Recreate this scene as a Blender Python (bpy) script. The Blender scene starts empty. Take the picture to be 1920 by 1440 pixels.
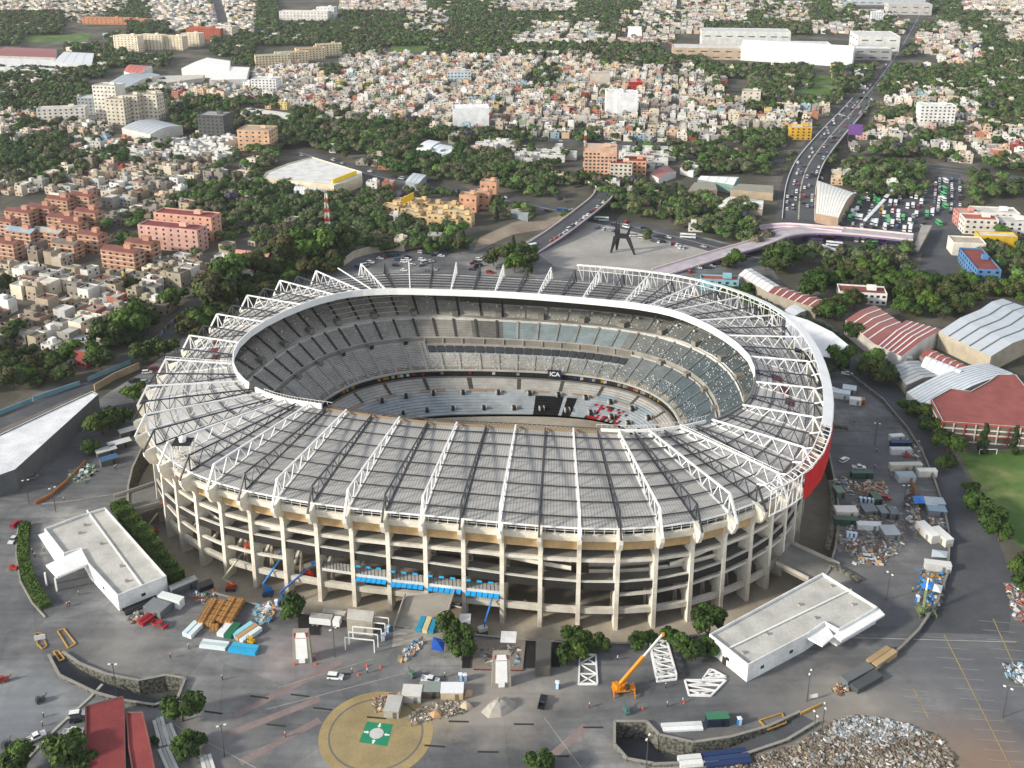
import bpy, math, random
import numpy as np
from mathutils import Vector, Matrix
from mathutils.geometry import tessellate_polygon
R = math.radians
S = bpy.context.scene
# ---------------------------------------------------------------- camera, sky, sun
CF, CP, CX, CY, CH = 1935.0, R(18.8), 960.0, 458.0, 221.0   # focal (px at 1920), pitch, principal point, height
cam = bpy.data.objects.new("camera", bpy.data.cameras.new("camera"))
S.collection.objects.link(cam); S.camera = cam
cam.location = (0, 0, CH); cam.rotation_euler = (R(90) - CP, 0, 0)
cam.data.sensor_width = 36.0; cam.data.lens = 36.0 * CF / 1920.0
cam.data.shift_y = -(720.0 - CY) / 1920.0
cam.data.clip_start = 1.0; cam.data.clip_end = 20000.0
SUN_EL, SUN_AZ = 23.0, 248.0        # azimuth clockwise from +Y (view direction)
wd = bpy.data.worlds.new("World"); S.world = wd; wd.use_nodes = True
wn = wd.node_tree.nodes; wl = wd.node_tree.links
bg = wn["Background"]; sky = wn.new("ShaderNodeTexSky"); sky.sky_type = 'NISHITA'; sky.sun_disc = False
sky.sun_elevation = R(SUN_EL); sky.sun_rotation = R(SUN_AZ); sky.air_density = 1.3; sky.dust_density = 3.0; sky.altitude = 2200
wl.new(sky.outputs[0], bg.inputs[0]); hs = wn.new("ShaderNodeHueSaturation"); hs.inputs["Saturation"].default_value = 0.35; wl.new(sky.outputs[0], hs.inputs["Color"]); wl.new(hs.outputs[0], bg.inputs[0]); bg.inputs[1].default_value = 0.14
sun = bpy.data.objects.new("sun", bpy.data.lights.new("sun", 'SUN')); S.collection.objects.link(sun)
sun.data.energy = 2.7; sun.data.angle = R(6.0); sun.data.color = (1.0, 0.93, 0.80)
sd = Vector((math.sin(R(SUN_AZ)) * math.cos(R(SUN_EL)), math.cos(R(SUN_AZ)) * math.cos(R(SUN_EL)), math.sin(R(SUN_EL))))
sun.rotation_euler = (-sd).to_track_quat('-Z', 'Y').to_euler()
S.view_settings.view_transform = 'Standard'; S.view_settings.look = 'None'
S.view_settings.exposure = 0.9; S.view_settings.gamma = 1.0; S.view_settings.use_curve_mapping = False
S.cycles.max_bounces = 4; S.cycles.diffuse_bounces = 2

# ---------------------------------------------------------------- helpers
_cp, _sp = math.cos(CP), math.sin(CP)
def W(px, py, z=0.0):
    """point at height z seen at pixel (px,py) of the 1920x1440 photograph"""
    dx = (px - CX) / CF; u = -(py - CY) / CF
    d = (dx, _cp + u * _sp, -_sp + u * _cp); t = (z - CH) / d[2]
    return Vector((d[0] * t, d[1] * t, z))
def PX(x, y, z=0.0):
    v = (x, y, z - CH); zz = v[1] * _cp - v[2] * _sp; u = v[1] * _sp + v[2] * _cp
    return (CX + CF * v[0] / zz, CY - CF * u / zz)
def WS(pts, z=0.0): return [W(p[0], p[1], z) for p in pts]
def lin(c): return c / 12.92 if c <= 0.04045 else ((c + 0.055) / 1.055) ** 2.4
def hx(h):
    h = h.lstrip('#'); return tuple(lin(int(h[i:i + 2], 16) / 255.0) for i in (0, 2, 4))
def mul(c, k): return tuple(min(1.0, v * k) for v in c)
rnd = random.Random(7)
def vary(c, k=0.12, r=None):
    f = 1 + (r or rnd).uniform(-k, k); return tuple(min(1.0, v * f * (1 + (r or rnd).uniform(-k * .25, k * .25))) for v in c)

def new_mat(name, rough=0.85, spec=0.3):
    m = bpy.data.materials.new(name); m.use_nodes = True
    b = m.node_tree.nodes["Principled BSDF"]; b.inputs["Roughness"].default_value = rough
    b.inputs["Specular IOR Level"].default_value = spec
    return m, m.node_tree.nodes, m.node_tree.links, b
def noise(n, l, scale, detail=4.0, coord='Object', rough=0.6):
    tc = n.new("ShaderNodeTexCoord"); t = n.new("ShaderNodeTexNoise"); t.inputs["Scale"].default_value = scale
    t.inputs["Detail"].default_value = detail; t.inputs["Roughness"].default_value = rough
    if coord == 'Pos':
        g = n.new("ShaderNodeNewGeometry"); l.new(g.outputs["Position"], t.inputs["Vector"])
    else: l.new(tc.outputs[coord], t.inputs["Vector"])
    return t.outputs["Fac"]
def ramp(n, l, fac, stops):
    r = n.new("ShaderNodeValToRGB"); e = r.color_ramp.elements
    while len(e) > 1: e.remove(e[-1])
    e[0].position = stops[0][0]; e[0].color = (*stops[0][1], 1)
    for p, c in stops[1:]:
        k = e.new(p); k.color = (*c, 1)
    l.new(fac, r.inputs[0]); return r.outputs[0]
def mixc(n, l, mode, fac, a, b):
    m = n.new("ShaderNodeMix"); m.data_type = 'RGBA'; m.blend_type = mode
    if isinstance(fac, float): m.inputs[0].default_value = fac
    else: l.new(fac, m.inputs[0])
    for i, v in ((6, a), (7, b)):
        if isinstance(v, tuple): m.inputs[i].default_value = (*v, 1)
        else: l.new(v, m.inputs[i])
    return m.outputs[2]
def g3(v): return (v, v, v)
def grime(n, l, col, s1=0.15, s2=1.3, lo=0.72, hi=1.08):
    a = ramp(n, l, noise(n, l, s1, 5.0, 'Pos'), [(0.3, g3(lo)), (0.62, g3(1.0))])
    b = ramp(n, l, noise(n, l, s2, 4.0, 'Pos'), [(0.3, g3(lo * .5 + .45)), (0.7, g3(min(1.0, hi)))])
    return mixc(n, l, 'MULTIPLY', 1.0, mixc(n, l, 'MULTIPLY', 1.0, col, a), b)
def attr_mat(name, rough, spec, lo=0.72):
    m, n, l, b = new_mat(name, rough, spec)
    a = n.new("ShaderNodeAttribute"); a.attribute_name = "Col"
    l.new(grime(n, l, a.outputs["Color"], lo=lo), b.inputs["Base Color"]); return m
M = {}
M['paint'] = attr_mat("painted_surface", 0.8, 0.25)
M['clean'] = attr_mat("clean_paint", 0.5, 0.4, 0.88)
M['metal'] = attr_mat("painted_steel", 0.45, 0.45, 0.85)
m, n, l, b = new_mat("vehicle_paint", 0.35, 0.5)
oi = n.new("ShaderNodeObjectInfo"); l.new(grime(n, l, oi.outputs["Color"], lo=0.85), b.inputs["Base Color"]); M['car'] = m
m, n, l, b = new_mat("dark_glass", 0.15, 0.6)
l.new(ramp(n, l, noise(n, l, 0.4, 2.0, 'Pos'), [(0.3, (0.015, 0.018, 0.022)), (0.8, (0.05, 0.06, 0.07))]), b.inputs["Base Color"]); M['glass'] = m
def foliage(name, cols):
    m, n, l, b = new_mat(name, 0.75, 0.25)
    a = n.new("ShaderNodeAttribute"); a.attribute_name = "Col"
    oi = n.new("ShaderNodeObjectInfo")
    t = ramp(n, l, oi.outputs["Random"], [(0.0, cols[0]), (0.5, cols[1]), (1.0, cols[2])])
    c = mixc(n, l, 'MULTIPLY', 1.0, t, a.outputs["Color"])
    nf = ramp(n, l, noise(n, l, 0.9, 3.0, 'Pos'), [(0.25, g3(0.62)), (0.75, g3(1.0))])
    l.new(mixc(n, l, 'MULTIPLY', 1.0, c, nf), b.inputs["Base Color"])
    return m
M['leaf'] = foliage("foliage", [(1.0, 1.0, 1.0), (0.8, 0.88, 0.75), (1.12, 1.02, 0.9)])
def ground_mat(name, stops, s=0.02, s2=0.35, rough=0.9, bump=0.0, fine=0.8):
    m, n, l, b = new_mat(name, rough, 0.2)
    c = ramp(n, l, noise(n, l, s, 8.0, 'Pos', 0.62), stops)
    d = ramp(n, l, noise(n, l, s2, 8.0, 'Pos', 0.7), [(0.3, g3(fine)), (0.7, g3(1.0))])
    l.new(mixc(n, l, 'MULTIPLY', 1.0, c, d), b.inputs["Base Color"]); return m, n, l, b
def asphalt():
    m, n, l, b = ground_mat("worn_asphalt", [(0.30, hx('525355')), (0.46, hx('68696a')), (0.56, hx('7b7b7b')), (0.68, hx('a09e99'))], 0.026)
    base = b.inputs["Base Color"].links[0].from_socket
    g = n.new("ShaderNodeNewGeometry"); mp = n.new("ShaderNodeMapping"); mp.inputs["Scale"].default_value = (.012, .16, 1); mp.inputs["Rotation"].default_value = (0, 0, .25); l.new(g.outputs["Position"], mp.inputs[0])
    t = n.new("ShaderNodeTexNoise"); t.inputs["Scale"].default_value = 1.0; t.inputs["Detail"].default_value = 5; t.inputs["Distortion"].default_value = 1.6; l.new(mp.outputs[0], t.inputs["Vector"])
    st = ramp(n, l, t.outputs["Fac"], [(.38, g3(.84)), (.5, g3(1.0)), (.62, g3(1.14))])
    v = n.new("ShaderNodeTexVoronoi"); v.inputs["Scale"].default_value = .045; v.feature = 'DISTANCE_TO_EDGE'; l.new(g.outputs["Position"], v.inputs["Vector"])
    sm = ramp(n, l, v.outputs["Distance"], [(0.0, g3(.8)), (.012, g3(1.0))])
    v2 = n.new("ShaderNodeTexVoronoi"); v2.inputs["Scale"].default_value = .045; l.new(g.outputs["Position"], v2.inputs["Vector"])
    pt = ramp(n, l, v2.outputs["Color"], [(0.2, g3(.9)), (.8, g3(1.06))])
    c = mixc(n, l, 'MULTIPLY', 1.0, base, st); c = mixc(n, l, 'MULTIPLY', .6, c, sm); c = mixc(n, l, 'MULTIPLY', 1.0, c, pt)
    wn_ = noise(n, l, .12, 6.0, 'Pos', .7)
    for (px, py, rad, col, k) in ((930, 1322, 16, 'aaa094', .55), (235, 1215, 14, 'aaa59d', .4), (560, 1225, 12, '9a8683', .4), (1640, 1345, 22, '9d9993', .35), (640, 1215, 14, '9f9a93', .3), (1840, 1420, 16, '8d7562', .9), (1590, 1405, 26, '8f8678', .85), (1400, 1440, 14, '8a8175', .6), (760, 1340, 9, '978b7b', .6), (820, 1345, 9, 'a3957f', .6), (1560, 1085, 9, 'b9b4aa', .7), (330, 1405, 22, '8c8884', .5), (1060, 1290, 10, 'a0988c', .35), (40, 1330, 20, '8f969c', .4), (1720, 1130, 34, '5c5d60', .7), (1640, 860, 22, '5c5d60', .6), (1850, 1300, 26, '66666a', .6), (180, 880, 18, '5a5b5f', .6), (1450, 1330, 18, '6b6b6c', .5)):
        w0 = W(px, py); d = n.new("ShaderNodeVectorMath"); d.operation = 'DISTANCE'; l.new(g.outputs["Position"], d.inputs[0]); d.inputs[1].default_value = w0
        ad = n.new("ShaderNodeMath"); ad.operation = 'MULTIPLY_ADD'; l.new(wn_, ad.inputs[0]); ad.inputs[1].default_value = rad * 1.6; l.new(d.outputs["Value"], ad.inputs[2])
        mr = n.new("ShaderNodeMapRange"); mr.inputs[1].default_value = rad * 1.0; mr.inputs[2].default_value = rad * 2.1; mr.inputs[3].default_value = k; mr.inputs[4].default_value = 0.0; l.new(ad.outputs[0], mr.inputs[0])
        c = mixc(n, l, 'MIX', mr.outputs[0], c, hx(col))
    l.new(c, b.inputs["Base Color"]); return m
M['asphalt'] = asphalt()
M['road'] = ground_mat("dark_asphalt", [(0.32, hx('45474b')), (0.6, hx('595b5f')), (0.78, hx('74746f'))], 0.03)[0]
M['city'] = ground_mat("city_ground", [(0.3, hx('3f4135')), (0.5, hx('57554a')), (0.65, hx('77716a'))], 0.02)[0]
M['dirt'] = ground_mat("brown_dirt", [(0.3, hx('75685a')), (0.5, hx('8f8373')), (0.7, hx('a79b8b'))], 0.04)[0]
M['moat'] = ground_mat("dusty_concrete", [(0.3, hx('8b8273')), (0.5, hx('a59b8b')), (0.7, hx('b9b2a4'))], 0.035)[0]
M['concrete'] = ground_mat("pale_concrete", [(0.3, hx('8f8d88')), (0.55, hx('aaa7a0')), (0.75, hx('c2beb6'))], 0.06)[0]
M['grass'] = ground_mat("turf", [(0.3, hx('46632f')), (0.52, hx('567238')), (0.64, hx('75834c')), (0.74, hx('a39668'))], 0.035, 0.3)[0]
M['plaza'] = ground_mat("grey_plaza", [(0.3, hx('8c8984')), (0.55, hx('a5a19b')), (0.75, hx('bab5ad'))], 0.03)[0]
def stone_mat():
    m, n, l, b = new_mat("rubble_stone", 0.95, 0.15)
    g = n.new("ShaderNodeNewGeometry"); v = n.new("ShaderNodeTexVoronoi"); v.inputs["Scale"].default_value = 1.1
    l.new(g.outputs["Position"], v.inputs["Vector"])
    c = ramp(n, l, v.outputs["Distance"], [(0.0, hx('86857a')), (0.5, hx('65645c')), (0.75, hx('43423d'))])
    l.new(c, b.inputs["Base Color"]); return m
M['stone'] = stone_mat()
def stripe_mat(name, c1, c2, per_u, rough=0.5, duty=0.5, axis='U', spec=0.4, dirt=0.75):
    """stripes across a UV coordinate (metres)"""
    m, n, l, b = new_mat(name, rough, spec)
    uv = n.new("ShaderNodeUVMap"); sx = n.new("ShaderNodeSeparateXYZ"); l.new(uv.outputs[0], sx.inputs[0])
    md = n.new("ShaderNodeMath"); md.operation = 'MODULO'; md.inputs[1].default_value = per_u
    l.new(sx.outputs[0 if axis == 'U' else 1], md.inputs[0])
    dv = n.new("ShaderNodeMath"); dv.operation = 'DIVIDE'; dv.inputs[1].default_value = per_u; l.new(md.outputs[0], dv.inputs[0])
    c = ramp(n, l, dv.outputs[0], [(0.0, c1), (duty, c1), (duty + 0.06, c2), (0.94, c2), (1.0, c1)])
    at = n.new("ShaderNodeAttribute"); at.attribute_name = 'Col'; c = mixc(n, l, 'MULTIPLY', 1.0, c, at.outputs['Color'])
    l.new(grime(n, l, c, s1=0.06, s2=0.7, lo=dirt), b.inputs["Base Color"]); return m
M['roofdeck'] = stripe_mat("corrugated_grey_roof", hx('d6d3ce'), hx('b1aea9'), 1.05, 0.5, 0.62, dirt=0.86)

class MB:
    """collects faces; build() links them as one mesh object"""
    def __init__(s, mat='paint'): s.v = []; s.f = []; s.c = []; s.m = []; s.mats = [mat]; s.uv = {}
    def mi(s, mat):
        if mat is None: return 0
        if mat not in s.mats: s.mats.append(mat)
        return s.mats.index(mat)
    def face(s, pts, col, mat=None, uv=None):
        b = len(s.v); s.v += [tuple(p) for p in pts]; s.f.append(tuple(range(b, b + len(pts)))); s.c.append(col); s.m.append(s.mi(mat))
        if uv: s.uv[len(s.f) - 1] = uv
    def hexa(s, p, col, mat=None, bottom=True):
        """8 corners: 0-3 bottom ccw, 4-7 top"""
        b = len(s.v); s.v += [tuple(q) for q in p]; i = s.mi(mat)
        fs = [(4, 5, 6, 7), (0, 1, 5, 4), (1, 2, 6, 5), (2, 3, 7, 6), (3, 0, 4, 7)] + ([(3, 2, 1, 0)] if bottom else [])
        for f in fs: s.f.append(tuple(b + k for k in f)); s.c.append(col); s.m.append(i)
    def box(s, cx, cy, z0, sx, sy, sz, col, rot=0.0, mat=None, taper=1.0):
        c, t = math.cos(rot), math.sin(rot); P = []
        for z, k in ((z0, 1.0), (z0 + sz, taper)):
            for a, q in ((-1, -1), (1, -1), (1, 1), (-1, 1)):
                x, y = a * sx / 2 * k, q * sy / 2 * k; P.append((cx + x * c - y * t, cy + x * t + y * c, z))
        s.hexa(P, col, mat)
    def prism(s, poly, z0, z1, col, topcol=None, mat=None, topmat=None, bottom=False):
        n = len(poly); A = sum(poly[i][0] * poly[(i + 1) % n][1] - poly[(i + 1) % n][0] * poly[i][1] for i in range(n))
        if A < 0: poly = poly[::-1]
        za = z0 if callable(z0) else (lambda p: z0); zb = z1 if callable(z1) else (lambda p: z1)
        lo = [(p[0], p[1], za(p)) for p in poly]; hi = [(p[0], p[1], zb(p)) for p in poly]
        for i in range(n):
            j = (i + 1) % n; s.face([lo[i], lo[j], hi[j], hi[i]], col, mat)
        s.flat(hi, topcol or col, topmat or mat)
        if bottom: s.flat(lo[::-1], col, mat)
    def flat(s, pts, col, mat=None, holes=None):
        loops = [[Vector(p) for p in pts]] + [[Vector(p) for p in h] for h in (holes or [])]
        allp = [tuple(p) for lp in loops for p in lp]
        b = len(s.v); s.v += allp; i = s.mi(mat)
        if len(allp) <= 4 and not holes: s.f.append(tuple(range(b, b + len(allp)))); s.c.append(col); s.m.append(i); return
        flat2 = [[Vector((p.x, p.y, 0)) for p in lp] for lp in loops]
        for t in tessellate_polygon(flat2):
            a, q, r = (allp[k] for k in t)
            if (q[0] - a[0]) * (r[1] - a[1]) - (q[1] - a[1]) * (r[0] - a[0]) < 0: t = t[::-1]
            s.f.append(tuple(b + k for k in t)); s.c.append(col); s.m.append(i)
    def bar(s, a, b, w, col, mat=None, h=None, n=4):
        a = Vector(a); b = Vector(b); d = b - a
        if d.length < 1e-6: return
        d.normalize(); up = Vector((0, 0, 1)) if abs(d.z) < 0.95 else Vector((1, 0, 0))
        x = d.cross(up).normalized(); y = x.cross(d).normalized(); h = h or w
        base = len(s.v); i = s.mi(mat)
        for p in (a, b):
            for k in range(n):
                an = math.pi / n + 2 * math.pi * k / n; rr = 0.7071 if n == 4 else 0.5
                s.v.append(tuple(p + x * (math.cos(an) * w * rr) + y * (math.sin(an) * h * rr)))
        for k in range(n):
            j = (k + 1) % n; s.f.append((base + k, base + n + k, base + n + j, base + j)); s.c.append(col); s.m.append(i)
        s.f.append(tuple(base + k for k in range(n))); s.c.append(col); s.m.append(i)
        s.f.append(tuple(base + n + k for k in reversed(range(n)))); s.c.append(col); s.m.append(i)
    def cyl(s, c, r, h, col, n=12, mat=None, r2=None, axis='Z', cap=None):
        r2 = r if r2 is None else r2; base = len(s.v); i = s.mi(mat)
        for z, rr in ((0, r), (h, r2)):
            for k in range(n):
                a = 2 * math.pi * k / n; q = (rr * math.cos(a), rr * math.sin(a), z)
                if axis == 'Y': q = (q[0], q[2], q[1])
                elif axis == 'X': q = (q[2], q[0], q[1])
                s.v.append((c[0] + q[0], c[1] + q[1], c[2] + q[2]))
        fl = axis == 'Y'
        def add(f): s.f.append(f[::-1] if fl else f); s.m.append(i)
        for k in range(n):
            j = (k + 1) % n; add((base + k, base + j, base + n + j, base + n + k)); s.c.append(col)
        add(tuple(base + k for k in reversed(range(n)))); s.c.append(cap or col)
        add(tuple(base + n + k for k in range(n))); s.c.append(cap or col)
    def lathe(s, c, prof, col, n=14, mat=None, cols=None):
        base = len(s.v); i = s.mi(mat)
        for r, z in prof:
            for k in range(n):
                a = 2 * math.pi * k / n; s.v.append((c[0] + r * math.cos(a), c[1] + r * math.sin(a), c[2] + z))
        for q in range(len(prof) - 1):
            for k in range(n):
                j = (k + 1) % n; s.f.append((base + q * n + k, base + q * n + j, base + (q + 1) * n + j, base + (q + 1) * n + k))
                s.c.append(cols[q] if cols else col); s.m.append(i)
    def build(s, name, parent=None, off=None, mat=None):
        me = bpy.data.meshes.new(name); o = Vector(off) if off is not None else Vector((0, 0, 0))
        V = np.array(s.v, dtype=np.float32).reshape(-1, 3) - np.array(o, dtype=np.float32)
        L = np.array([len(f) for f in s.f], dtype=np.int32)
        me.vertices.add(len(V)); me.vertices.foreach_set("co", V.ravel())
        idx = np.fromiter((i for f in s.f for i in f), dtype=np.int32)
        me.loops.add(len(idx)); me.loops.foreach_set("vertex_index", idx)
        me.polygons.add(len(L)); st = np.zeros(len(L), dtype=np.int32); st[1:] = np.cumsum(L)[:-1]
        me.polygons.foreach_set("loop_start", st); me.polygons.foreach_set("loop_total", L)
        me.polygons.foreach_set("material_index", np.array(s.m, dtype=np.int32))
        at = me.attributes.new("Col", 'FLOAT_COLOR', 'FACE')
        cc = np.ones((len(L), 4), dtype=np.float32); cc[:, :3] = np.array(s.c, dtype=np.float32).reshape(-1, 3)
        at.data.foreach_set("color", cc.ravel())
        if s.uv:
            uvl = me.uv_layers.new(name="UVMap"); arr = np.zeros((len(idx), 2), dtype=np.float32)
            for fi, u in s.uv.items(): arr[st[fi]:st[fi] + L[fi]] = u
            uvl.data.foreach_set("uv", arr.ravel())
        me.polygons.foreach_set('use_smooth', np.zeros(len(L), dtype=bool))
        for mt in s.mats: me.materials.append(M[mt])
        me.update(calc_edges=True)
        ob = bpy.data.objects.new(name, me); S.collection.objects.link(ob)
        if parent is not None: ob.parent = parent
        else: ob.location = o
        return ob
def tag(o, label=None, cat=None, group=None, kind=None):
    if label: o['label'] = label
    if cat: o['category'] = cat
    if group: o['group'] = group
    if kind: o['kind'] = kind
    return o
def thing(name, label, cat, loc=(0, 0, 0), rz=0.0, group=None):
    o = bpy.data.objects.new(name, None); S.collection.objects.link(o)
    o.location = loc; o.rotation_euler = (0, 0, rz); o.empty_display_size = 0.5
    return tag(o, label, cat, group)
def copy_tree(o, parent=None):
    c = o.copy(); S.collection.objects.link(c)
    if parent is not None: c.parent = parent
    for ch in o.children: copy_tree(ch, c)
    return c
def offset_poly(poly, d):
    """inset (d>0) of a simple polygon"""
    n = len(poly); P = [Vector((p[0], p[1])) for p in poly]
    A = sum(P[i].x * P[(i + 1) % n].y - P[(i + 1) % n].x * P[i].y for i in range(n))
    if A < 0: P = P[::-1]
    out = []
    for i in range(n):
        e1 = (P[i] - P[i - 1]).normalized(); e2 = (P[(i + 1) % n] - P[i]).normalized()
        n1 = Vector((-e1.y, e1.x)); n2 = Vector((-e2.y, e2.x)); k = n1 + n2
        k = k / max(0.25, k.dot(n1)); out.append(P[i] + k * d)
    return out
# ---------------------------------------------------------------- stadium outline (66 bays)
HT = 28.0; ZB = -10.0; NB = 66
_tips = [(516.5,549),(478.7,564.6),(448.8,581.6),(420,598.5),(391.5,618),(364,638),(339.4,659.7),(316,681.8),(291.2,706.6),(271,733),(252,761.3),(244.3,791.2),(248,819.8),(261,851),(293,878),(331.6,905),(383.6,925.8),(444.8,941.5),(510,952),(575,966),(645,975),(715,980),(788,988),(861,994),(936,1002),(1011,1009),(1085,1015),(1165,1017),(1244,1013),(1320,1004),(1387.5,984.6),(1443.5,960.6)]
TP = [W(x, y, HT).xy for x, y in _tips]; TP.append(TP[31] + (TP[31] - TP[30]) * 0.8 + Vector((0, 1.2)))
SC = Vector((-10.4, 398.0))
TP += [2 * SC - TP[k] for k in range(33)]
for _ in range(2): TP = [(TP[i - 1] + 2 * TP[i] + TP[(i + 1) % NB]) / 4 for i in range(NB)]
_in = {0:(631,555.5),2:(568,573.7),4:(493,607.6),6:(442,647),8:(432,688),10:(456.6,721),12:(493,743),14:(534.6,755),16:(577,762),18:(647,772),20:(750,787),22:(857,797),24:(967,801),26:(1078,808),28:(1163,812),30:(1215,812),32:(1273,806),34:(1332,793),36:(1394,766),38:(1420,722),40:(1410,672),42:(1360,632),44:(1308,604),46:(1258,586),48:(1215,578),50:(1175,572),52:(1092,564),54:(1007,557),56:(928,552),58:(845,549),60:(764,547),62:(724,547),64:(680,549)}
HI = 34.0
IP = [None] * NB
for k, v in _in.items(): IP[k] = W(v[0], v[1], HI).xy
for k in range(1, NB, 2): IP[k] = (IP[k - 1] + IP[(k + 1) % NB]) / 2
IP = [(IP[i - 1] + 2 * IP[i] + IP[(i + 1) % NB]) / 4 for i in range(NB)]
NR = []
for i in range(NB):
    t = (TP[(i + 1) % NB] - TP[i - 1]).normalized(); NR.append(Vector((-t.y, t.x)) * (-1 if Vector((-t.y, t.x)).dot(TP[i] - SC) < 0 else 1))
def OUT(i, d):      # point d metres outside the beak tips (negative = inside), i may be fractional
    i = i % NB; a = int(i); f = i - a; b = (a + 1) % NB
    return TP[a].lerp(TP[b], f) + NR[a].lerp(NR[b], f) * d
def INN(i):
    i = i % NB; a = int(i); return IP[a].lerp(IP[(a + 1) % NB], i - a)
CREAM = hx('efe7d6'); CREAM2 = hx('ddd6c8'); WHT = hx('f2f1ee'); BLK = hx('3b3c40'); CONC = hx('a8a399'); DCONC = hx('6f6a62')
st = thing('stadium', 'huge oval concrete football stadium under renovation with trussed grey roof', 'stadium', (SC.x, SC.y, 0))
OFF = (SC.x, SC.y, 0)
def sp(name, mb, label=None, kind=None, parent=None):
    o = mb.build(name, parent or st, off=OFF if parent is None else OFF)
    return tag(o, label, None, None, kind)
def V3(p, z): return (p.x, p.y, z)
# --- pillars with beak-shaped corbel
PD = -5.0            # pillar outer face relative to the tips
for i in range(NB):
    mb = MB(); t = Vector((-NR[i].y, NR[i].x)); w = 0.7
    prof = [(PD - 4.3, ZB), (PD + 0.2, ZB), (PD - 0.2, 19.6), (PD + .3, 21.4), (PD + 1.2, 22.4), (PD + 3.4, 23.2), (-0.9, 24.6), (-0.1, 26.3), (0, 28.0), (-5.2, 29.4), (PD - 5.2, 29.2), (PD - 7.5, 26.0), (PD - 6.0, 20.0)]
    L = [V3(OUT(i, d) + t * w, z) for d, z in prof]; Q = [V3(OUT(i, d) - t * w, z) for d, z in prof]
    n = len(prof)
    for k in range(n):
        j = (k + 1) % n; mb.face([L[k], L[j], Q[j], Q[k]], CREAM)
    mb.face(L[::-1], CREAM); mb.face(Q, CREAM)
    sp('pillar', mb)
def sway(i): return 1.8 * math.sin(2 * math.pi * i / 16.0 + 0.6)
# --- rings of beams, decks, parapets swept round the bays
def ring(mb, prof, col, i0=0, i1=NB, sub=2, shift=None, mat=None, cols=None, closed=True):
    """sweep a (d,z) profile, d measured from the tips"""
    n = (i1 - i0) * sub; rows = []
    for k in range(n + 1):
        i = i0 + k / sub; dz = shift(i) if shift else 0
        rows.append([V3(OUT(i, d), z + dz) for d, z in prof])
    m = len(prof)
    for k in range(n):
        for q in range(m if closed else m - 1):
            r = (q + 1) % m
            mb.face([rows[k][q], rows[k + 1][q], rows[k + 1][r], rows[k][r]], cols[q] if cols else col, mat)
def boxp(d0, d1, z0, z1): return [(d1, z0), (d1, z1), (d0, z1), (d0, z0)]
mb = MB(); ring(mb, boxp(PD - 2.0, PD - .6, -4.2, -2.2), CREAM2); sp('lower_ring_beam', mb)
for q0, q1 in ((2, 18), (27, 64)):
    mb = MB(); ring(mb, boxp(PD - 1.6, PD - .7, 3.9, 4.8), CREAM2, i0=q0, i1=q1, shift=lambda i: 1.4 * math.sin(2 * math.pi * i / 11.0 + 2.2)); sp('middle_ring_beam', mb)
mb = MB(); ring(mb, boxp(PD - 1.8, PD - .9, 15.5, 16.7), CREAM2); sp('upper_ring_beam', mb)
mb = MB(); ring(mb, [(-4.4, 24.4), (-3.9, 27.0), (-5.0, 27.0), (-5.6, 24.4)], CREAM); sp('gutter_beam', mb)
mb = MB(); ring(mb, boxp(-7.0, -6.0, 20.3, 24.4), hx('cfae7e')); sp('timber_formwork_band', mb, 'brown boarded band under the gutter beam')
mb = MB(); ring(mb, boxp(-4.9, -4.5, 28.9, 29.4), WHT, mat='metal'); sp('gutter_pipe', mb)
mb = MB('metal')
for k in range(NB * 4):
    i = k / 4 + .12
    mb.bar(V3(OUT(i, -4.7), 27.0), V3(OUT(i, -4.7), 29.0), .18, WHT)
    mb.bar(V3(OUT(i, -4.7), 28.1), V3(OUT(i + .25, -4.7), 28.1), .1, WHT)
sp('gutter_rail', mb)
# decks
mb = MB(); ring(mb, boxp(-29, PD - 2.0, 16.2, 16.8), hx('8a857c')); sp('upper_concourse_deck', mb)
mb = MB(); ring(mb, boxp(-29, -19, 4.9, 5.5), hx('8a857c')); sp('lower_concourse_deck', mb)
# helical access ramp with dark fascia, weaving between the pillars
mb = MB(); ring(mb, [(PD - 7.0, 8.2), (PD - .9, 8.2), (PD - .9, 8.8), (PD - 7.0, 8.8)], hx('8d8981'), shift=sway); sp('access_ramp', mb)
mb = MB(); ring(mb, boxp(PD - 1.2, PD - .5, 7.0, 9.9), hx('33312f'), shift=sway); sp('ramp_fascia', mb, 'dark grey ramp parapet facing')
mb = MB(); ring(mb, boxp(PD - 1.3, PD - .45, 9.9, 10.3), hx('d8d4ca'), shift=sway); sp('ramp_coping', mb)
# slanting white-walled ramps between the decks
for (a, b, za, zb, da, db) in [(20.2, 25.8, 16.9, 10.8, -12, -8.5), (17, 21.6, 11.5, 16.9, -9, -13), (28.5, 33, 10.5, 16.9, -9, -13), (12.4, 16.5, 16.6, 6.0, -12, -9), (26.3, 30, 5.8, 10.0, -14, -9)]:
    mb = MB(); n = 14; P = []
    for k in range(n + 1):
        f = k / n; i = a + (b - a) * f; z = za + (zb - za) * f; d = da + (db - da) * f
        P.append([V3(OUT(i, d - 3.2), z), V3(OUT(i, d + .3), z), V3(OUT(i, d + .3), z + 1.3), V3(OUT(i, d), z + 1.3), V3(OUT(i, d), z - .5), V3(OUT(i, d - 3.2), z - .5), V3(OUT(i, d - 3.2), z + 1.3), V3(OUT(i, d - 3.5), z + 1.3)])
    for k in range(n):
        A, B = P[k], P[k + 1]
        mb.face([A[0], B[0], B[1], A[1]], hx('98948b')); mb.face([A[4], B[4], B[1], A[1]], CREAM2)
        mb.face([A[1], B[1], B[2], A[2]], CREAM); mb.face([A[2], B[2], B[3], A[3]], CREAM); mb.face([A[5], B[5], B[4], A[4]], DCONC)
        mb.face([A[5], B[5], B[6], A[6]], CREAM); mb.face([A[6], B[6], B[7], A[7]], CREAM)
    sp('inclined_ramp', mb)
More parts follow.
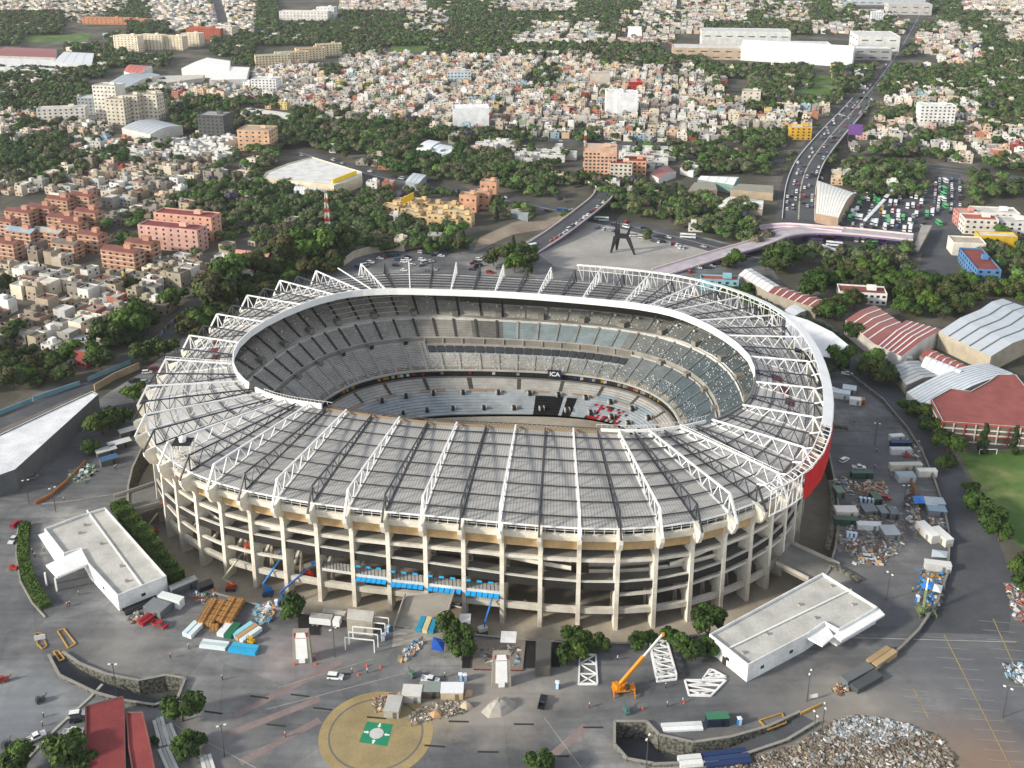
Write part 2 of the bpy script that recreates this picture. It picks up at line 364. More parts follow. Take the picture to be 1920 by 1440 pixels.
# inner struts behind each bay
for i in range(NB):
    mb = MB()
    a, b = OUT(i, PD - 4), OUT(i, -20)
    mb.bar(V3(a, ZB + 7.0), V3(b, 4.9), .9, CREAM2); mb.bar(V3(OUT(i, -16), ZB), V3(OUT(i, -16), 5.2), .9, CREAM2)
    mb.bar(V3(OUT(i, PD - 3), 5.3), V3(OUT(i, -20), 5.0), .8, CREAM2, h=1.2); mb.bar(V3(OUT(i, -14), ZB), V3(OUT(i, -16.2), 1.5), .5, CREAM2)
    sp('lower_brace', mb)
    mb = MB(); mb.bar(V3(OUT(i, PD - 3), 15.5), V3(OUT(i, -24), 21.0), .9, CREAM2); sp('upper_brace', mb)
mb = MB(); ring(mb, [(-29, ZB), (-29, 5), (-26, 5.5), (-25, 16.5), (-21, 17), (-21, 21), (-12, 26.5), (-12, 27)], DCONC, closed=False, cols=[hx('6b6155'), hx('716a60'), hx('77726a'), hx('8f8a80'), hx('b9ae9a'), hx('5f5a53'), hx('5f5a53')]); sp('inner_wall', mb)
# concourse kiosks, crates and scaffolds seen between the pillars
mb = MB(); rr = random.Random(3)
for k in range(90):
    i = rr.uniform(12, 34); d = rr.uniform(-24, -12); z = rr.choice([16.9, 16.9, 16.9, 5.6]); p = OUT(i, d)
    mb.box(p.x, p.y, z, rr.uniform(.8, 3), rr.uniform(.6, 1.6), rr.uniform(.5, 1.6), rr.choice([hx('e8e6e0'), hx('b9b6ae'), hx('d9d2c2'), hx('c98b4a'), hx('a34a6a'), hx('7f8890'), hx('efeeea')]), rr.uniform(0, 3))
sp('stored_materials', mb, 'loose building materials on the concourse decks', 'stuff')
for k in range(18, 32):
    for q in range(1):
        mb = MB()
        a, b = OUT(k + .18, -20.5), OUT(k + .82, -20.5)
        mb.bar(V3(a, 18.2), V3(b, 18.2), .3, hx('e9e2d2'), h=2.2); sp('kiosk_front', mb)
# blue awning walkway over the front gate
for b0, b1, zt in ((20.1, 20.95, 1.0), (21.05, 21.95, .4), (22.05, 22.95, .2), (23.05, 23.95, 0.0)):
    n = 6
    for k in range(n):
        a = b0 + (b1 - b0) * k / n; b = b0 + (b1 - b0) * (k + .86) / n; mb = MB('clean')
        mb.hexa([V3(OUT(a, PD - .2), 1.0 + zt), V3(OUT(b, PD - .2), 1.0 + zt), V3(OUT(b, PD + 1.3), .4 + zt), V3(OUT(a, PD + 1.3), .4 + zt), V3(OUT(a, PD - .2), 1.2 + zt), V3(OUT(b, PD - .2), 1.2 + zt), V3(OUT(b, PD + 1.3), .6 + zt), V3(OUT(a, PD + 1.3), .6 + zt)], hx('1d9fe0'))
        if k % 2 == 0: mb.bar(V3(OUT(a, PD + .1), 5.6 + zt), V3(OUT(b, PD + .1), 5.6 + zt), .2, hx('2aa7dd'), h=.7)
        sp('blue_awning', mb)
mb = MB()
for b0, b1, zt in ((19.1, 19.95, 1.4), (20.05, 20.95, 1.0), (21.05, 21.95, .4), (22.05, 22.95, .2), (23.05, 23.95, 0.0)):
    mb.hexa([V3(OUT(b0, PD - 4), 1.2 + zt), V3(OUT(b1, PD - 4), 1.2 + zt), V3(OUT(b1, PD - .2), 1.2 + zt), V3(OUT(b0, PD - .2), 1.2 + zt), V3(OUT(b0, PD - 4), 2.3 + zt), V3(OUT(b1, PD - 4), 2.3 + zt), V3(OUT(b1, PD - .2), 2.3 + zt), V3(OUT(b0, PD - .2), 2.3 + zt)], hx('e4e2dc'))
    for k in range(9):
        a = b0 + (b1 - b0) * (k + .5) / 9; mb.bar(V3(OUT(a, PD - .3), 2.3 + zt), V3(OUT(a, PD - .3), 5.4 + zt), .22, hx('3b3a38'))
sp('gate_walkway', mb)
# --- roof deck, purlins, trusses
def RZ(f): return 29.2 + (HI - 29.2 - .6) * (f ** 0.8)
def RP(i, f): return OUT(i, -4.8).lerp(INN(i), f)
NF = 8; mb = MB('roofdeck'); per = 0.0
us = [0.0]
for k in range(NB * 2): us.append(us[-1] + (OUT((k + 1) / 2, -4.8) - OUT(k / 2, -4.8)).length)
for k in range(NB * 2):
    i, j = k / 2, (k + 1) / 2
    for q in range(NF):
        f, g = q / NF, (q + 1) / NF
        rad = (OUT(i, -4.8) - INN(i)).length
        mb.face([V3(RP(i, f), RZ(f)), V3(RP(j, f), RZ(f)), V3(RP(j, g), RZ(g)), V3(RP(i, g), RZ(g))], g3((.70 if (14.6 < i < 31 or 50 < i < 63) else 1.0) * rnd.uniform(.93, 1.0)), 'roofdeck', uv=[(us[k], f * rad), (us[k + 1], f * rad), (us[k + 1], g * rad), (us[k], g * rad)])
roof = sp('roof_deck', mb)
mb = MB('paint')      # underside shell
for k in range(NB):
    mb.face([V3(RP(k, 0), 28.9), V3(RP(k, 1), RZ(1) - .4), V3(RP(k + 1, 1), RZ(1) - .4), V3(RP(k + 1, 0), 28.9)], hx('c2beb6'))
sp('roof_soffit', mb)
for nk, f in enumerate((0.07, 0.215, 0.355, 0.495, 0.635, 0.775, 0.91)):
    mb = MB('metal')
    c1 = hx('403f40')
    for i in range(NB):
        a, b = RP(i, f), RP(i + 1, f); zc = RZ(f); d = (INN(i) - OUT(i, -5)).normalized() * 1.05
        side_ = not (14 < i < 32 or 50 < i < 64)
        mb.bar(V3(a, zc + 1.1), V3(b, zc + 1.1), .22 if side_ else .3, c1)
        if side_ and nk % 2: continue
        mb.bar(V3(a + d, zc + .35), V3(b + d, zc + .35), .18, c1)
        nz = 8 if (15 < i < 31 or 50 < i < 64) else 4
        for q in range(nz):
            p = a.lerp(b, q / nz); r = a.lerp(b, (q + 1) / nz); m2 = p.lerp(r, .5) + d
            mb.bar(V3(p, zc + 1.1), V3(m2, zc + .35), .09, c1); mb.bar(V3(m2, zc + .35), V3(r, zc + 1.1), .09, c1)
    sp('purlin_truss', mb)
for i in range(NB):
    white = i % 2 == 0; mb = MB('metal'); c = WHT if white else BLK; w = .54 if white else .46
    o, n2 = OUT(i, 0), INN(i); Lr = (n2 - o).length; u = (n2 - o) / Lr
    ap = 4.8
    def top(s): return o + u * (ap + (Lr - ap - .4) * s)
    zt = lambda s: 36.4 - 1.2 * s + (.0 if white else -.6)
    zb = lambda s: 29.6 + 4.0 * s
    np_ = max(5, int(Lr / 6.4))
    if i == 63:   # only its top chord is up
        mb.bar(V3(top(0), zt(0)), V3(top(1), zt(1)), w, WHT); sp('roof_truss', mb, 'single white chord without its bracing yet'); continue
    mb.bar(V3(top(0), zt(0)), V3(top(1), zt(1)), w, c); mb.bar(V3(top(0), zb(0)), V3(top(1), zb(1)), w, c)
    mb.bar(V3(top(0), zt(0)), V3(o, 28.1), w * 1.25, c)
    mb.bar(V3(top(0), zt(0)), V3(top(0), zb(0)), w * .8, c)
    for k in range(np_):
        s0, s1, sm = k / np_, (k + 1) / np_, (k + .5) / np_
        mb.bar(V3(top(s0), zt(s0)), V3(top(sm), zb(sm)), w * .52, c); mb.bar(V3(top(sm), zb(sm)), V3(top(s1), zt(s1)), w * .52, c)
    if i in (14, 8, 32):
        mb.bar(V3(top(0), zt(0) + 1.1), V3(top(1), zt(1) + 1.1), .16, WHT)
        for k in range(14): mb.bar(V3(top(k / 13), zt(k / 13)), V3(top(k / 13), zt(k / 13) + 1.1), .12, WHT)
    sp('roof_truss', mb, None if i not in (8, 14) else 'white truss with a handrail on top')
# maroon roof panels
for i0, f0, f1 in ((5.2, .32, .72), (37.35, .3, .6)):
    mb = MB('paint')
    for k in range(3):
        i = i0 + k * .75; a = f0 + (f1 - f0) * k / 3
        mb.face([V3(RP(i, a), RZ(a) + .12), V3(RP(i + .5, a), RZ(a) + .12), V3(RP(i + .5, a + .16), RZ(a + .16) + .12), V3(RP(i, a + .16), RZ(a + .16) + .12)], hx('7c3f46'))
    sp('maroon_roof_panel', mb)
# --- fascia round the opening
def fascia(name, i0, i1, z0, z1, col, d=0.0, sub=2, th=.5):
    mb = MB('clean'); n = int((i1 - i0) * sub)
    for k in range(n):
        i, j = i0 + k / sub, i0 + (k + 1) / sub
        ci = (SC - INN(i)).normalized(); cj = (SC - INN(j)).normalized()
        a, b = INN(i) + ci * d, INN(j) + cj * d; e, f = a + ci * th, b + cj * th
        mb.hexa([V3(a, z0), V3(b, z0), V3(f, z0), V3(e, z0), V3(a, z1), V3(b, z1), V3(f, z1), V3(e, z1)], col)
    sp(name, mb)
fascia('opening_fascia', 38.5, 76.5, 32.6, 35.9, hx('f4f3ef'))
fascia('opening_fascia', 11.2, 17, 33.6, 35.9, hx('f4f3ef'))
fascia('opening_fascia', 27.2, 34, 34.2, 35.4, hx('f4f3ef'))
fascia('bare_edge_beam', 10.5, 11.2, 32.6, 34.4, hx('4a4845')); fascia('bare_edge_beam', 34, 38.5, 32.6, 34.4, hx('77736c'))
fascia('rusty_edge_beam', 17, 27.2, 33.0, 34.3, hx('9a8569'))
mb = MB('metal')
for k in range(17 * 6, int(27.2 * 6)):
    i = k / 6; a, b = INN(i), INN(i + 1 / 6); ca = (SC - a).normalized() * .9; cb = (SC - b).normalized() * .9
    mb.bar(V3(a + ca, 35.2), V3(b + cb, 35.2), .22, hx('4a423c')); mb.bar(V3(a + ca, 32.6), V3(b + cb, 35.2), .16, hx('4a423c')); mb.bar(V3(a + ca, 35.2), V3(b + cb, 32.6), .16, hx('6a5440'))
sp('edge_lattice', mb)
for k in range(12 * 4, 34 * 4):
    if k in (12 * 4, 27 * 4): mb = MB('metal')
    if 17 * 4 < k < 27 * 4: continue
    i = k / 4; a = INN(i) + (SC - INN(i)).normalized() * .6
    mb.bar(V3(a, 35.8), V3(a, 37.0), .12, hx('e8e4dc')); mb.bar(V3(a, 36.9), V3(INN(i + .25) + (SC - INN(i + .25)).normalized() * .6, 36.9), .12, hx('e8e4dc'))
    if k in (17 * 4, 34 * 4 - 1): sp('edge_handrail', mb)
# --- outer cladding frame on the right side
mb = MB('metal'); A0, A1 = 31.0, 53.0; sub = 4
def CLAD(i):
    e = min(1, (i - A0) / 3) * 1.0
    return OUT(i, 1.2 + .8 * e)
for k in range(int((A1 - A0) * sub)):
    i, j = A0 + k / sub, A0 + (k + 1) / sub
    a, b = CLAD(i), CLAD(j); ai, bi = OUT(i, -1.6), OUT(j, -1.6)
    mb.bar(V3(a, 36.6), V3(b, 36.6), .42, WHT); mb.bar(V3(a, 27.2), V3(b, 27.2), .42, WHT); mb.bar(V3(ai, 37.4), V3(bi, 37.4), .34, WHT)
    mb.bar(V3(a, 27.2), V3(a, 36.6), .24, WHT); mb.bar(V3(a, 36.6), V3(ai, 37.4), .22, WHT)
    if k % 2: mb.bar(V3(a, 27.2), V3(b, 36.6), .26, WHT)
    mb.bar(V3(a, 33.5), V3(b, 33.5), .26, WHT)
    if k % sub == 0: mb.bar(V3(ai, 37.4), V3(OUT(i, -5), 36.2), .4, WHT)
sp('cladding_frame', mb, 'white lattice frame round the right side of the rim')
mb = MB('clean')
for k in range(int((48 - 35.5) * 3)):
    i, j = 35.5 + k / 3, 35.5 + (k + 1) / 3; a, b = CLAD(i), CLAD(j); ai, bi = OUT(i, -1.6), OUT(j, -1.6)
    mb.face([V3(a, 36.95), V3(b, 36.95), V3(bi, 37.7), V3(ai, 37.7)], hx('f3f3f1'))
sp('rim_walkway', mb)
mb = MB('clean')
i0, i1 = 32.6, 36.2; n = 18
for k in range(n):
    i, j = i0 + (i1 - i0) * k / n, i0 + (i1 - i0) * (k + 1) / n
    a, b = CLAD(i) + NR[int(i)] * .45, CLAD(j) + NR[int(j)] * .45
    lo_i, lo_j = [26.0 + 9.5 * max(0, (q - 34.6) / (i1 - 34.6)) ** 1.5 for q in (i, j)]
    mb.face([V3(a, lo_i), V3(b, lo_j), V3(b, 36.3), V3(a, 36.3)], hx('d9131d'))
    a2, b2 = CLAD(i) + NR[int(i)] * .37, CLAD(j) + NR[int(j)] * .37
    mb.face([V3(b2, lo_j), V3(a2, lo_i), V3(a2, 36.3), V3(b2, 36.3)], hx('d9131d'))
sp('red_facade_panel', mb, 'plain bright red fabric panel on the rim')
# --- stand rim tower on the left of the roof
tw = MB('metal'); c = OUT(14.6, -6.0); zt = 38.5
cs = [c + Vector((x * 3.2, y * 2.6)) for x, y in ((-1, -1), (1, -1), (1, 1), (-1, 1))]
for k in range(4):
    a, b = cs[k], cs[(k + 1) % 4]; tw.bar(V3(a, 26.5), V3(a, zt), .3, WHT)
    rr = random.Random(k)
    for q in range(34):
        z = rr.uniform(27, zt - .5); f = rr.random(); an = rr.uniform(-1.2, 1.2); f2 = min(1, max(0, f + .4 * math.cos(an))); z2 = min(zt, max(26.5, z + 2.4 * math.sin(an)))
        tw.bar(V3(a.lerp(b, f), z), V3(a.lerp(b, f2), z2), .2, hx('efe9dd'))
sp('lattice_tower', tw, 'white lattice box tower on the left rim')
tw = MB('paint'); tw.prism(cs, zt, zt + .5, hx('2c2c2e')); sp('tower_roof', tw)
tw = MB('clean'); tw.lathe((c.x, c.y, zt + .5), [(1.2, 0), (1.25, 1.1), (1.0, 1.7), (.5, 2.05), (0.01, 2.15)], WHT, 14); sp('tower_dome', tw)
# --- bowl
ROT = math.atan2((TP[42] - TP[9]).y, (TP[42] - TP[9]).x)
er = Vector((math.cos(ROT), math.sin(ROT))); en = Vector((-er.y, er.x))
def FLD(i, A=52.0, B=28.0, nexp=2.5):
    p = OUT(i, 0) - SC; a = math.atan2(p.dot(en) / 118.0, p.dot(er) / 143.0)
    c, s = math.cos(a), math.sin(a)
    return SC + er * (A * math.copysign(abs(c) ** (2 / nexp), c)) + en * (B * math.copysign(abs(s) ** (2 / nexp), s))
def BW(i, t):
    if t < .405: return FLD(i, 50, 6, 2.2).lerp(FLD(i).lerp(OUT(i, -9.0), .405), t / .405)
    return FLD(i).lerp(OUT(i, -9.0), t)
SUB = 4; NS = NB * SUB
def tier(name, t0, z0, t1, z1, rows, colf, base=.5, i0=0, i1=NS, lab=None, dirty=None):
    mb = MB('paint'); rr = random.Random(int(t0 * 1000))
    for r in range(rows):
        ta, tb = t0 + (t1 - t0) * r / rows, t0 + (t1 - t0) * (r + 1) / rows; tm = ta + (tb - ta) * .42
        za, zb_ = z0 + (z1 - z0) * r / rows, z0 + (z1 - z0) * (r + 1) / rows
        for k in range(i0, i1):
            i, j = k / SUB, (k + 1) / SUB; col = colf(i % NB, r / rows, rr)
            pa, pb = BW(i, ta), BW(j, ta); qa, qb = BW(i, tb), BW(j, tb)
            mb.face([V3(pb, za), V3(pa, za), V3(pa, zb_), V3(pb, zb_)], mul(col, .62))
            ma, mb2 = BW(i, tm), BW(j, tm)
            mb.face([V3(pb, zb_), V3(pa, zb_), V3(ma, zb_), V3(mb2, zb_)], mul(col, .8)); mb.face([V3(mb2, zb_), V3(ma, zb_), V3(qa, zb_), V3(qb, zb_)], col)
    return sp(name, mb, lab)
L1, L2, L3 = hx('a39d92'), hx('8b8780'), hx('5f6768')
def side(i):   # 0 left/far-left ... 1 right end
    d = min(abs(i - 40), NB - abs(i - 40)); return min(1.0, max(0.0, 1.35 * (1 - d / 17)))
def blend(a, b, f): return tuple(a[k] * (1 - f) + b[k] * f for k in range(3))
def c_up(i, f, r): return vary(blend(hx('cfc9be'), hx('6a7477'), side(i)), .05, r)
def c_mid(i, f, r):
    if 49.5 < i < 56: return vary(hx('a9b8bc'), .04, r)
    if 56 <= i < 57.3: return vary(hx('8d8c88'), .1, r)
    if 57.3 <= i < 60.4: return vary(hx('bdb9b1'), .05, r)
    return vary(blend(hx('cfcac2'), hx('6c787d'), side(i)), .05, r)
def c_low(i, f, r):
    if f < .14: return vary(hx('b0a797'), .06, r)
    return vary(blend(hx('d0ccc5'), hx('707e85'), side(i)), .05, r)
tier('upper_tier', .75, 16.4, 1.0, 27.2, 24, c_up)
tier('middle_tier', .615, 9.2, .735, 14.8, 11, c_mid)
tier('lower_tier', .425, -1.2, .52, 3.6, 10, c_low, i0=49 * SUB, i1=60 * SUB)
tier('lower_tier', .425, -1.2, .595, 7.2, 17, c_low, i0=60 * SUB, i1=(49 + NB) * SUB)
def bring(name, prof, cols, i0=0, i1=NB, lab=None, mat=None, sub=SUB):
    mb = MB(mat or 'paint')
    for k in range(int((i1 - i0) * sub)):
        i, j = i0 + k / sub, i0 + (k + 1) / sub
        for q in range(len(prof) - 1):
            (t0, z0), (t1, z1) = prof[q], prof[q + 1]
            mb.face([V3(BW(j, t0), z0), V3(BW(i, t0), z0), V3(BW(i, t1), z1), V3(BW(j, t1), z1)], cols[q])
    return sp(name, mb, lab)
bring('upper_gangway', [(.735, 14.8), (.735, 15.9), (.738, 15.9), (.738, 15.0), (.75, 15.0), (.75, 16.4)], [hx('d9d6cf'), hx('e6e3dc'), hx('a8a49b'), hx('a8a49b'), hx('cfccc4')])
bring('middle_gangway', [(.595, 7.2), (.595, 8.0), (.598, 8.0), (.598, 7.4), (.61, 7.4), (.61, 9.6), (.615, 9.6), (.615, 9.2)], [hx('bdbab3'), hx('d2cfc9'), hx('8c887f'), hx('7b776f'), hx('a19d94'), hx('d2cfc9'), hx('bdbab3')], 60, 49 + NB)
bring('middle_gangway', [(.52, 3.6), (.52, 4.3), (.525, 4.3), (.525, 3.9), (.585, 6.2), (.585, 6.4), (.604, 6.6), (.604, 9.4), (.615, 9.6), (.615, 9.2)], [hx('a9b3b8'), hx('b9c2c6'), hx('8c887f'), hx('a7a39a'), hx('a7a39a'), hx('a7a299'), hx('8f8980'), hx('b9b4aa'), hx('b9b4aa')], 49, 60)
# open hospitality band along the far straight
for k in range(49 * 2, 60 * 2):
    mb = MB()
    i = k / 2; a, b = BW(i, .532), BW(i + .4, .532); c2, d2 = BW(i, .572), BW(i + .4, .572)
    mb.hexa([V3(a, 4.2), V3(b, 4.2), V3(d2, 5.7), V3(c2, 5.7), V3(a, 4.9), V3(b, 4.9), V3(d2, 6.5), V3(c2, 6.5)], hx('3f4347')); sp('dark_seat_block', mb)
for k in range(49, 61):
    mb = MB()
    mb.bar(V3(BW(k, .601), 6.4), V3(BW(k, .601), 9.4), .6, hx('b4aea3')); sp('terrace_column', mb)
bring('box_band', [(.418, -4.0), (.418, -3.4), (.424, -3.3), (.424, -1.4), (.412, -1.2), (.412, -.5), (.425, -.5)], [hx('1c1c1e'), hx('222224'), hx('2b2a2a'), hx('b3b1aa'), hx('c0beb7'), hx('c0beb7')], lab='black glazed band of boxes below the lower tier')
mb = MB(); rr = random.Random(5)
for k in range(120):
    i = 44 + k * .2; p = BW(i, .421)
    if rr.random() < .28: mb.box(p.x, p.y, -3.2, 1.4, .4, 1.3, rr.choice([hx('8c8376'), hx('b9b1a4'), hx('2b4a86'), hx('d09a2a'), hx('9a2328'), hx('d7d5cf')]), ROT)
sp('box_furniture', mb, None, 'stuff')
# lower stand
def c_field(i, f, r):
    base = hx('b3ada2')
    if f < .55:
        base = hx('9fadb6') if (14 < i % NB or True) else base
    return vary(base, .05, r)
LS0, LS1 = 0.0, .405
def lsz(t): return -15.5 + 11.0 * (t / LS1)
mb = MB(); rr = random.Random(11)
for r in range(26):
    ta, tb = LS1 * r / 26, LS1 * (r + 1) / 26
    for k in range(NS):
        i, j = k / SUB, (k + 1) / SUB; f = (r + .5) / 26
        seg = (i * 1.37) % 3.4
        if f < .80 or 3 < i < 38: col = hx('adb4b8')
        elif f < .85 and math.sin(i * 1.9) > -.1: col = hx('ab957f')
        elif 44 < i < 50 and f < .9: col = hx('99a8b1')
        else: col = hx('bcb9b3')
        if 50.6 < i < 54.0 and .42 < f < .77 and (i % 1.1) > .16: col = hx('18181a')
        if .3 < f < .72 and 46.2 < i < 49.6: col = rr.choice([hx('b3202c'), hx('8f1f28'), hx('2c2c2f'), hx('9aa7ad')]) if math.sin(i * 7) + math.cos(r) > -.6 else col
        if f > .25 and 2.5 < i < 5: col = rr.choice([hx('7c3038'), hx('a8a29a'), hx('b2aca1')])
        if (i % 2.75) < .13 and f > .86: col = hx('5b554d')
        col = vary(col, .04, rr)
        za, zb_ = lsz(ta), lsz(tb)
        mb.face([V3(BW(j, ta), za), V3(BW(i, ta), za), V3(BW(i, ta), zb_), V3(BW(j, ta), zb_)], mul(col, .95))
        mb.face([V3(BW(j, ta), zb_), V3(BW(i, ta), zb_), V3(BW(i, tb), zb_), V3(BW(j, tb), zb_)], col)
sp('field_side_stand', mb, 'stripped grey concrete stand beside the pitch')
bring('stand_top_edge', [(.405, -4.4), (.418, -4.1)], [hx('77736b')])
for k in range(40, 66):
    for t in (.23, .315):
        if k % 2 == (t > .25): continue
        mb = MB()
        i = k + .4; p = BW(i, t); z = lsz(t)
        mb.box(p.x, p.y, z, 2.6, 2.6, 1.6, hx('c2beb6'), ROT); mb.box(p.x, p.y - 0.2, z + .1, 1.5, 2.7, 1.56, hx('2e2b28'), ROT); sp('field_stand_vomitory', mb)
mb = MB('paint'); mb.flat([V3(FLD(i / 2, 50.5, 7), -15.6) for i in range(NB * 2)], hx('7d6f58')); sp('pitch', mb, 'bare stripped pitch surface')
# vomitories, aisles, seats
for k in range(0, NB, 2):
    for i, t, z, s in ((k + .2, .76, 16.8, 1.0), (k + 1.1, .6, 7.4, .9)):
        if 48 < i < 61 and t < .7: continue
        mb = MB(); p = BW(i, t); a = math.atan2((BW(i, t + .02) - p).y, (BW(i, t + .02) - p).x)
        mb.box(p.x, p.y, z, 4.0 * s, 3.0 * s, 2.3 * s, hx('8f8a81'), a); q = BW(i, t - .014)
        mb.box(q.x, q.y, z - .3, 1.2 * s, 2.2 * s, 2.1 * s, hx('2b2926'), a); sp('vomitory', mb)
mb = MB()
for k in range(NB):
    for (t0, z0, t1, z1, off) in ((.75, 16.4, 1.0, 27.2, .0), (.615, 9.2, .735, 14.8, .3), (.425, -1.2, .52 if 48.9 < k < 60 else .595, 3.6 if 48.9 < k < 60 else 7.2, .3)):
        i = k + off; n = 10
        dark = (k > 55 or k < 10) and t0 > .6
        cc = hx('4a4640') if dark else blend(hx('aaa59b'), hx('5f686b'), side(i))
        for q in range(n):
            f, g = q / n, (q + 1) / n; a, b = BW(i, t0 + (t1 - t0) * f), BW(i, t0 + (t1 - t0) * g)
            za, zb_ = z0 + (z1 - z0) * f, z0 + (z1 - z0) * g; tt = (OUT(i + .5, 0) - OUT(i, 0)).normalized() * .5
            mb.face([V3(a - tt, za + .75), V3(a + tt, za + .75), V3(b + tt, zb_ + .75), V3(b - tt, zb_ + .75)], cc)
            mb.face([V3(a - tt, za + .75), V3(b - tt, zb_ + .75), V3(b - tt, zb_), V3(a - tt, za)], cc); mb.face([V3(b + tt, zb_ + .75), V3(a + tt, za + .75), V3(a + tt, za), V3(b + tt, zb_)], cc)
sp('aisle_steps', mb)
mb = MB('clean'); rr = random.Random(8)
for (t0, z0, t1, z1, rows, n) in ((.75, 16.4, 1.0, 27.2, 24, 1500), (.615, 9.2, .735, 14.8, 11, 700), (.425, -1.2, .52, 3.6, 10, 1000)):
    for _ in range(n):
        i = rr.uniform(38, 66 + 15) % NB; r = rr.randrange(rows)
        if t0 > .6 and t0 < .7 and 49 < i < 60: continue
        t = t0 + (t1 - t0) * (r + .6) / rows; z = z0 + (z1 - z0) * (r + 1) / rows; p = BW(i, t)
        sunlit_tint = t0 > .7 and r > 11 and 50 < i < 61
        col = rr.choice([hx('d8914a'), hx('e8c890'), hx('e9e7e2')]) if sunlit_tint else rr.choice([hx('dcdbd7'), hx('cfcfcb'), hx('c2c8ca')])  # warm light on the far top rows is put into the seat colour
        w2 = rr.choice([.36, .36, .45, .8]); mb.box(p.x, p.y, z, w2, .4, .36, col, math.atan2(NR[int(i)].y, NR[int(i)].x) + math.pi / 2)
sp('loose_seat', mb, 'scattered white seats on the terraces, far top ones painted as warmly lit', 'stuff')
# new seat rails at far left of the upper tier
for r in range(6):
    mb = MB('metal')
    t = .77 + r * .036; z = 16.4 + (t - .75) / .25 * 10.8 + 1.0
    for k in range(0, 20):
        i = 60.4 + k * .19; mb.bar(V3(BW(i, t), z), V3(BW(i + .19, t), z), .28, hx('e4ddcc'))
        mb.bar(V3(BW(i, t), z - .9), V3(BW(i, t), z), .16, hx('c9bfa8'))
    sp('seat_rail', mb)
# builder's banner
def text_mesh(s, size, name, col, parent, M4, ext=.03, mat='clean', bold=0.0):
    cu = bpy.data.curves.new(name, 'FONT'); cu.body = s; cu.size = size; cu.align_x = 'CENTER'; cu.align_y = 'CENTER'; cu.extrude = ext; cu.offset = bold
    to = bpy.data.objects.new(name, cu); S.collection.objects.link(to)
    dg = bpy.context.evaluated_depsgraph_get(); me = bpy.data.meshes.new_from_object(to.evaluated_get(dg)); bpy.data.objects.remove(to)
    me.transform(M4); at = me.attributes.new("Col", 'FLOAT_COLOR', 'FACE')
    at.data.foreach_set("color", np.tile(np.array([*col, 1.0], dtype=np.float32), len(me.polygons)))
    me.materials.clear(); me.materials.append(M[mat])
    o = bpy.data.objects.new(name, me); S.collection.objects.link(o); o.parent = parent; return o
pb = W(1039.5, 699, -1.6); bdir = math.radians(-9)
mb = MB('clean'); mb.box(pb.x, pb.y - 3.4, -3.0, 6.6, .3, 4.5, hx('1d2b3d'), bdir); ban = sp('navy_banner', mb, 'navy banner reading ICA')
tm = Matrix.Translation((pb.x - SC.x - math.sin(-bdir) * .2, pb.y - SC.y - 3.66, -.7)) @ Matrix.Rotation(bdir, 4, 'Z') @ Matrix.Rotation(R(90), 4, 'X')
text_mesh('ICA', 3.1, 'lettering', hx('f5f5f5'), ban, tm, bold=.06)
# ---------------------------------------------------------------- ground
def px_poly(pts, z=0.0): return [W(x, y, z) for x, y in pts]
moat_off = lambda i: 17.0
_m = []
for k in range(NB):
    i = k; _m.append(OUT(i, 6.0 if (k < 13 or k > 36) else 9.0 if k > 33 or k < 15 else 14.5))
for _ in range(2): _m = [(_m[i - 1] + 2 * _m[i] + _m[(i + 1) % NB]) / 4 for i in range(NB)]
MOAT = [(p.x, p.y) for p in _m]
rampL_px = [(92,1232),(118,1226),(150,1248),(200,1268),(262,1280),(312,1270),(348,1276),(334,1312),(290,1326),(235,1318),(180,1303),(112,1270)]
rampR_px = [(1152,1357),(1212,1357),(1236,1382),(1300,1396),(1370,1386),(1440,1366),(1500,1338),(1534,1356),(1474,1392),(1400,1417),(1330,1433),(1230,1437),(1176,1427),(1152,1400)]
RL = px_poly(rampL_px); RR = px_poly(rampR_px)
outer_px = [(-60,905),(60,880),(190,745),(262,700),(330,650),(395,560),(470,505),(560,470),(700,462),(880,455),(960,465),(1050,418),(1130,410),(1300,440),(1430,470),(1480,560),(1560,610),(1640,690),(1740,830),(1800,960),(1870,1080),(1990,1200)]
OUTP = px_poly(outer_px) + [Vector((205, 215, 0)), Vector((205, 150, 0)), Vector((-205, 150, 0)), Vector((-205, 260, 0))]
mb = MB('asphalt'); mb.flat(OUTP, g3(.5), 'asphalt', holes=[[Vector((x, y, 0)) for x, y in MOAT], RL, RR]); tag(mb.build('parking_ground'), kind='structure')
FAR = 6000
mb = MB('city'); mb.flat([Vector((-FAR, -200, 0)), Vector((FAR, -200, 0)), Vector((FAR, 9000, 0)), Vector((-FAR, 9000, 0))], g3(.5), 'city', holes=[OUTP]); tag(mb.build('city_ground'), kind='structure')
mb = MB('moat'); mb.flat([V3(Vector(p), ZB) for p in MOAT], g3(.5), 'moat'); tag(mb.build('moat_floor'), kind='structure')
def wall_strip(mb, pts, z0, z1, col, mat, th=.4, cap=1.0, capcol=None, closed=False):
    n = len(pts)
    for k in range(n if closed else n - 1):
        a, b = Vector(pts[k][:2]), Vector(pts[(k + 1) % n][:2]); d = (b - a).normalized(); o = Vector((-d.y, d.x)) * th / 2
        q = [a + o, a - o, b - o, b + o]
        zz0 = z0 if not callable(z0) else z0(k); zz1 = z1
        mb.hexa([V3(q[1], zz0), V3(q[2], zz0), V3(q[3], zz0), V3(q[0], zz0), V3(q[1], zz1), V3(q[2], zz1), V3(q[3], zz1), V3(q[0], zz1)], col, mat)
        if capcol:
            o2 = o * 1.25; q = [a + o2, a - o2, b - o2, b + o2]
            mb.hexa([V3(q[1], zz1), V3(q[2], zz1), V3(q[3], zz1), V3(q[0], zz1), V3(q[1], zz1 + .15), V3(q[2], zz1 + .15), V3(q[3], zz1 + .15), V3(q[0], zz1 + .15)], capcol, 'paint')
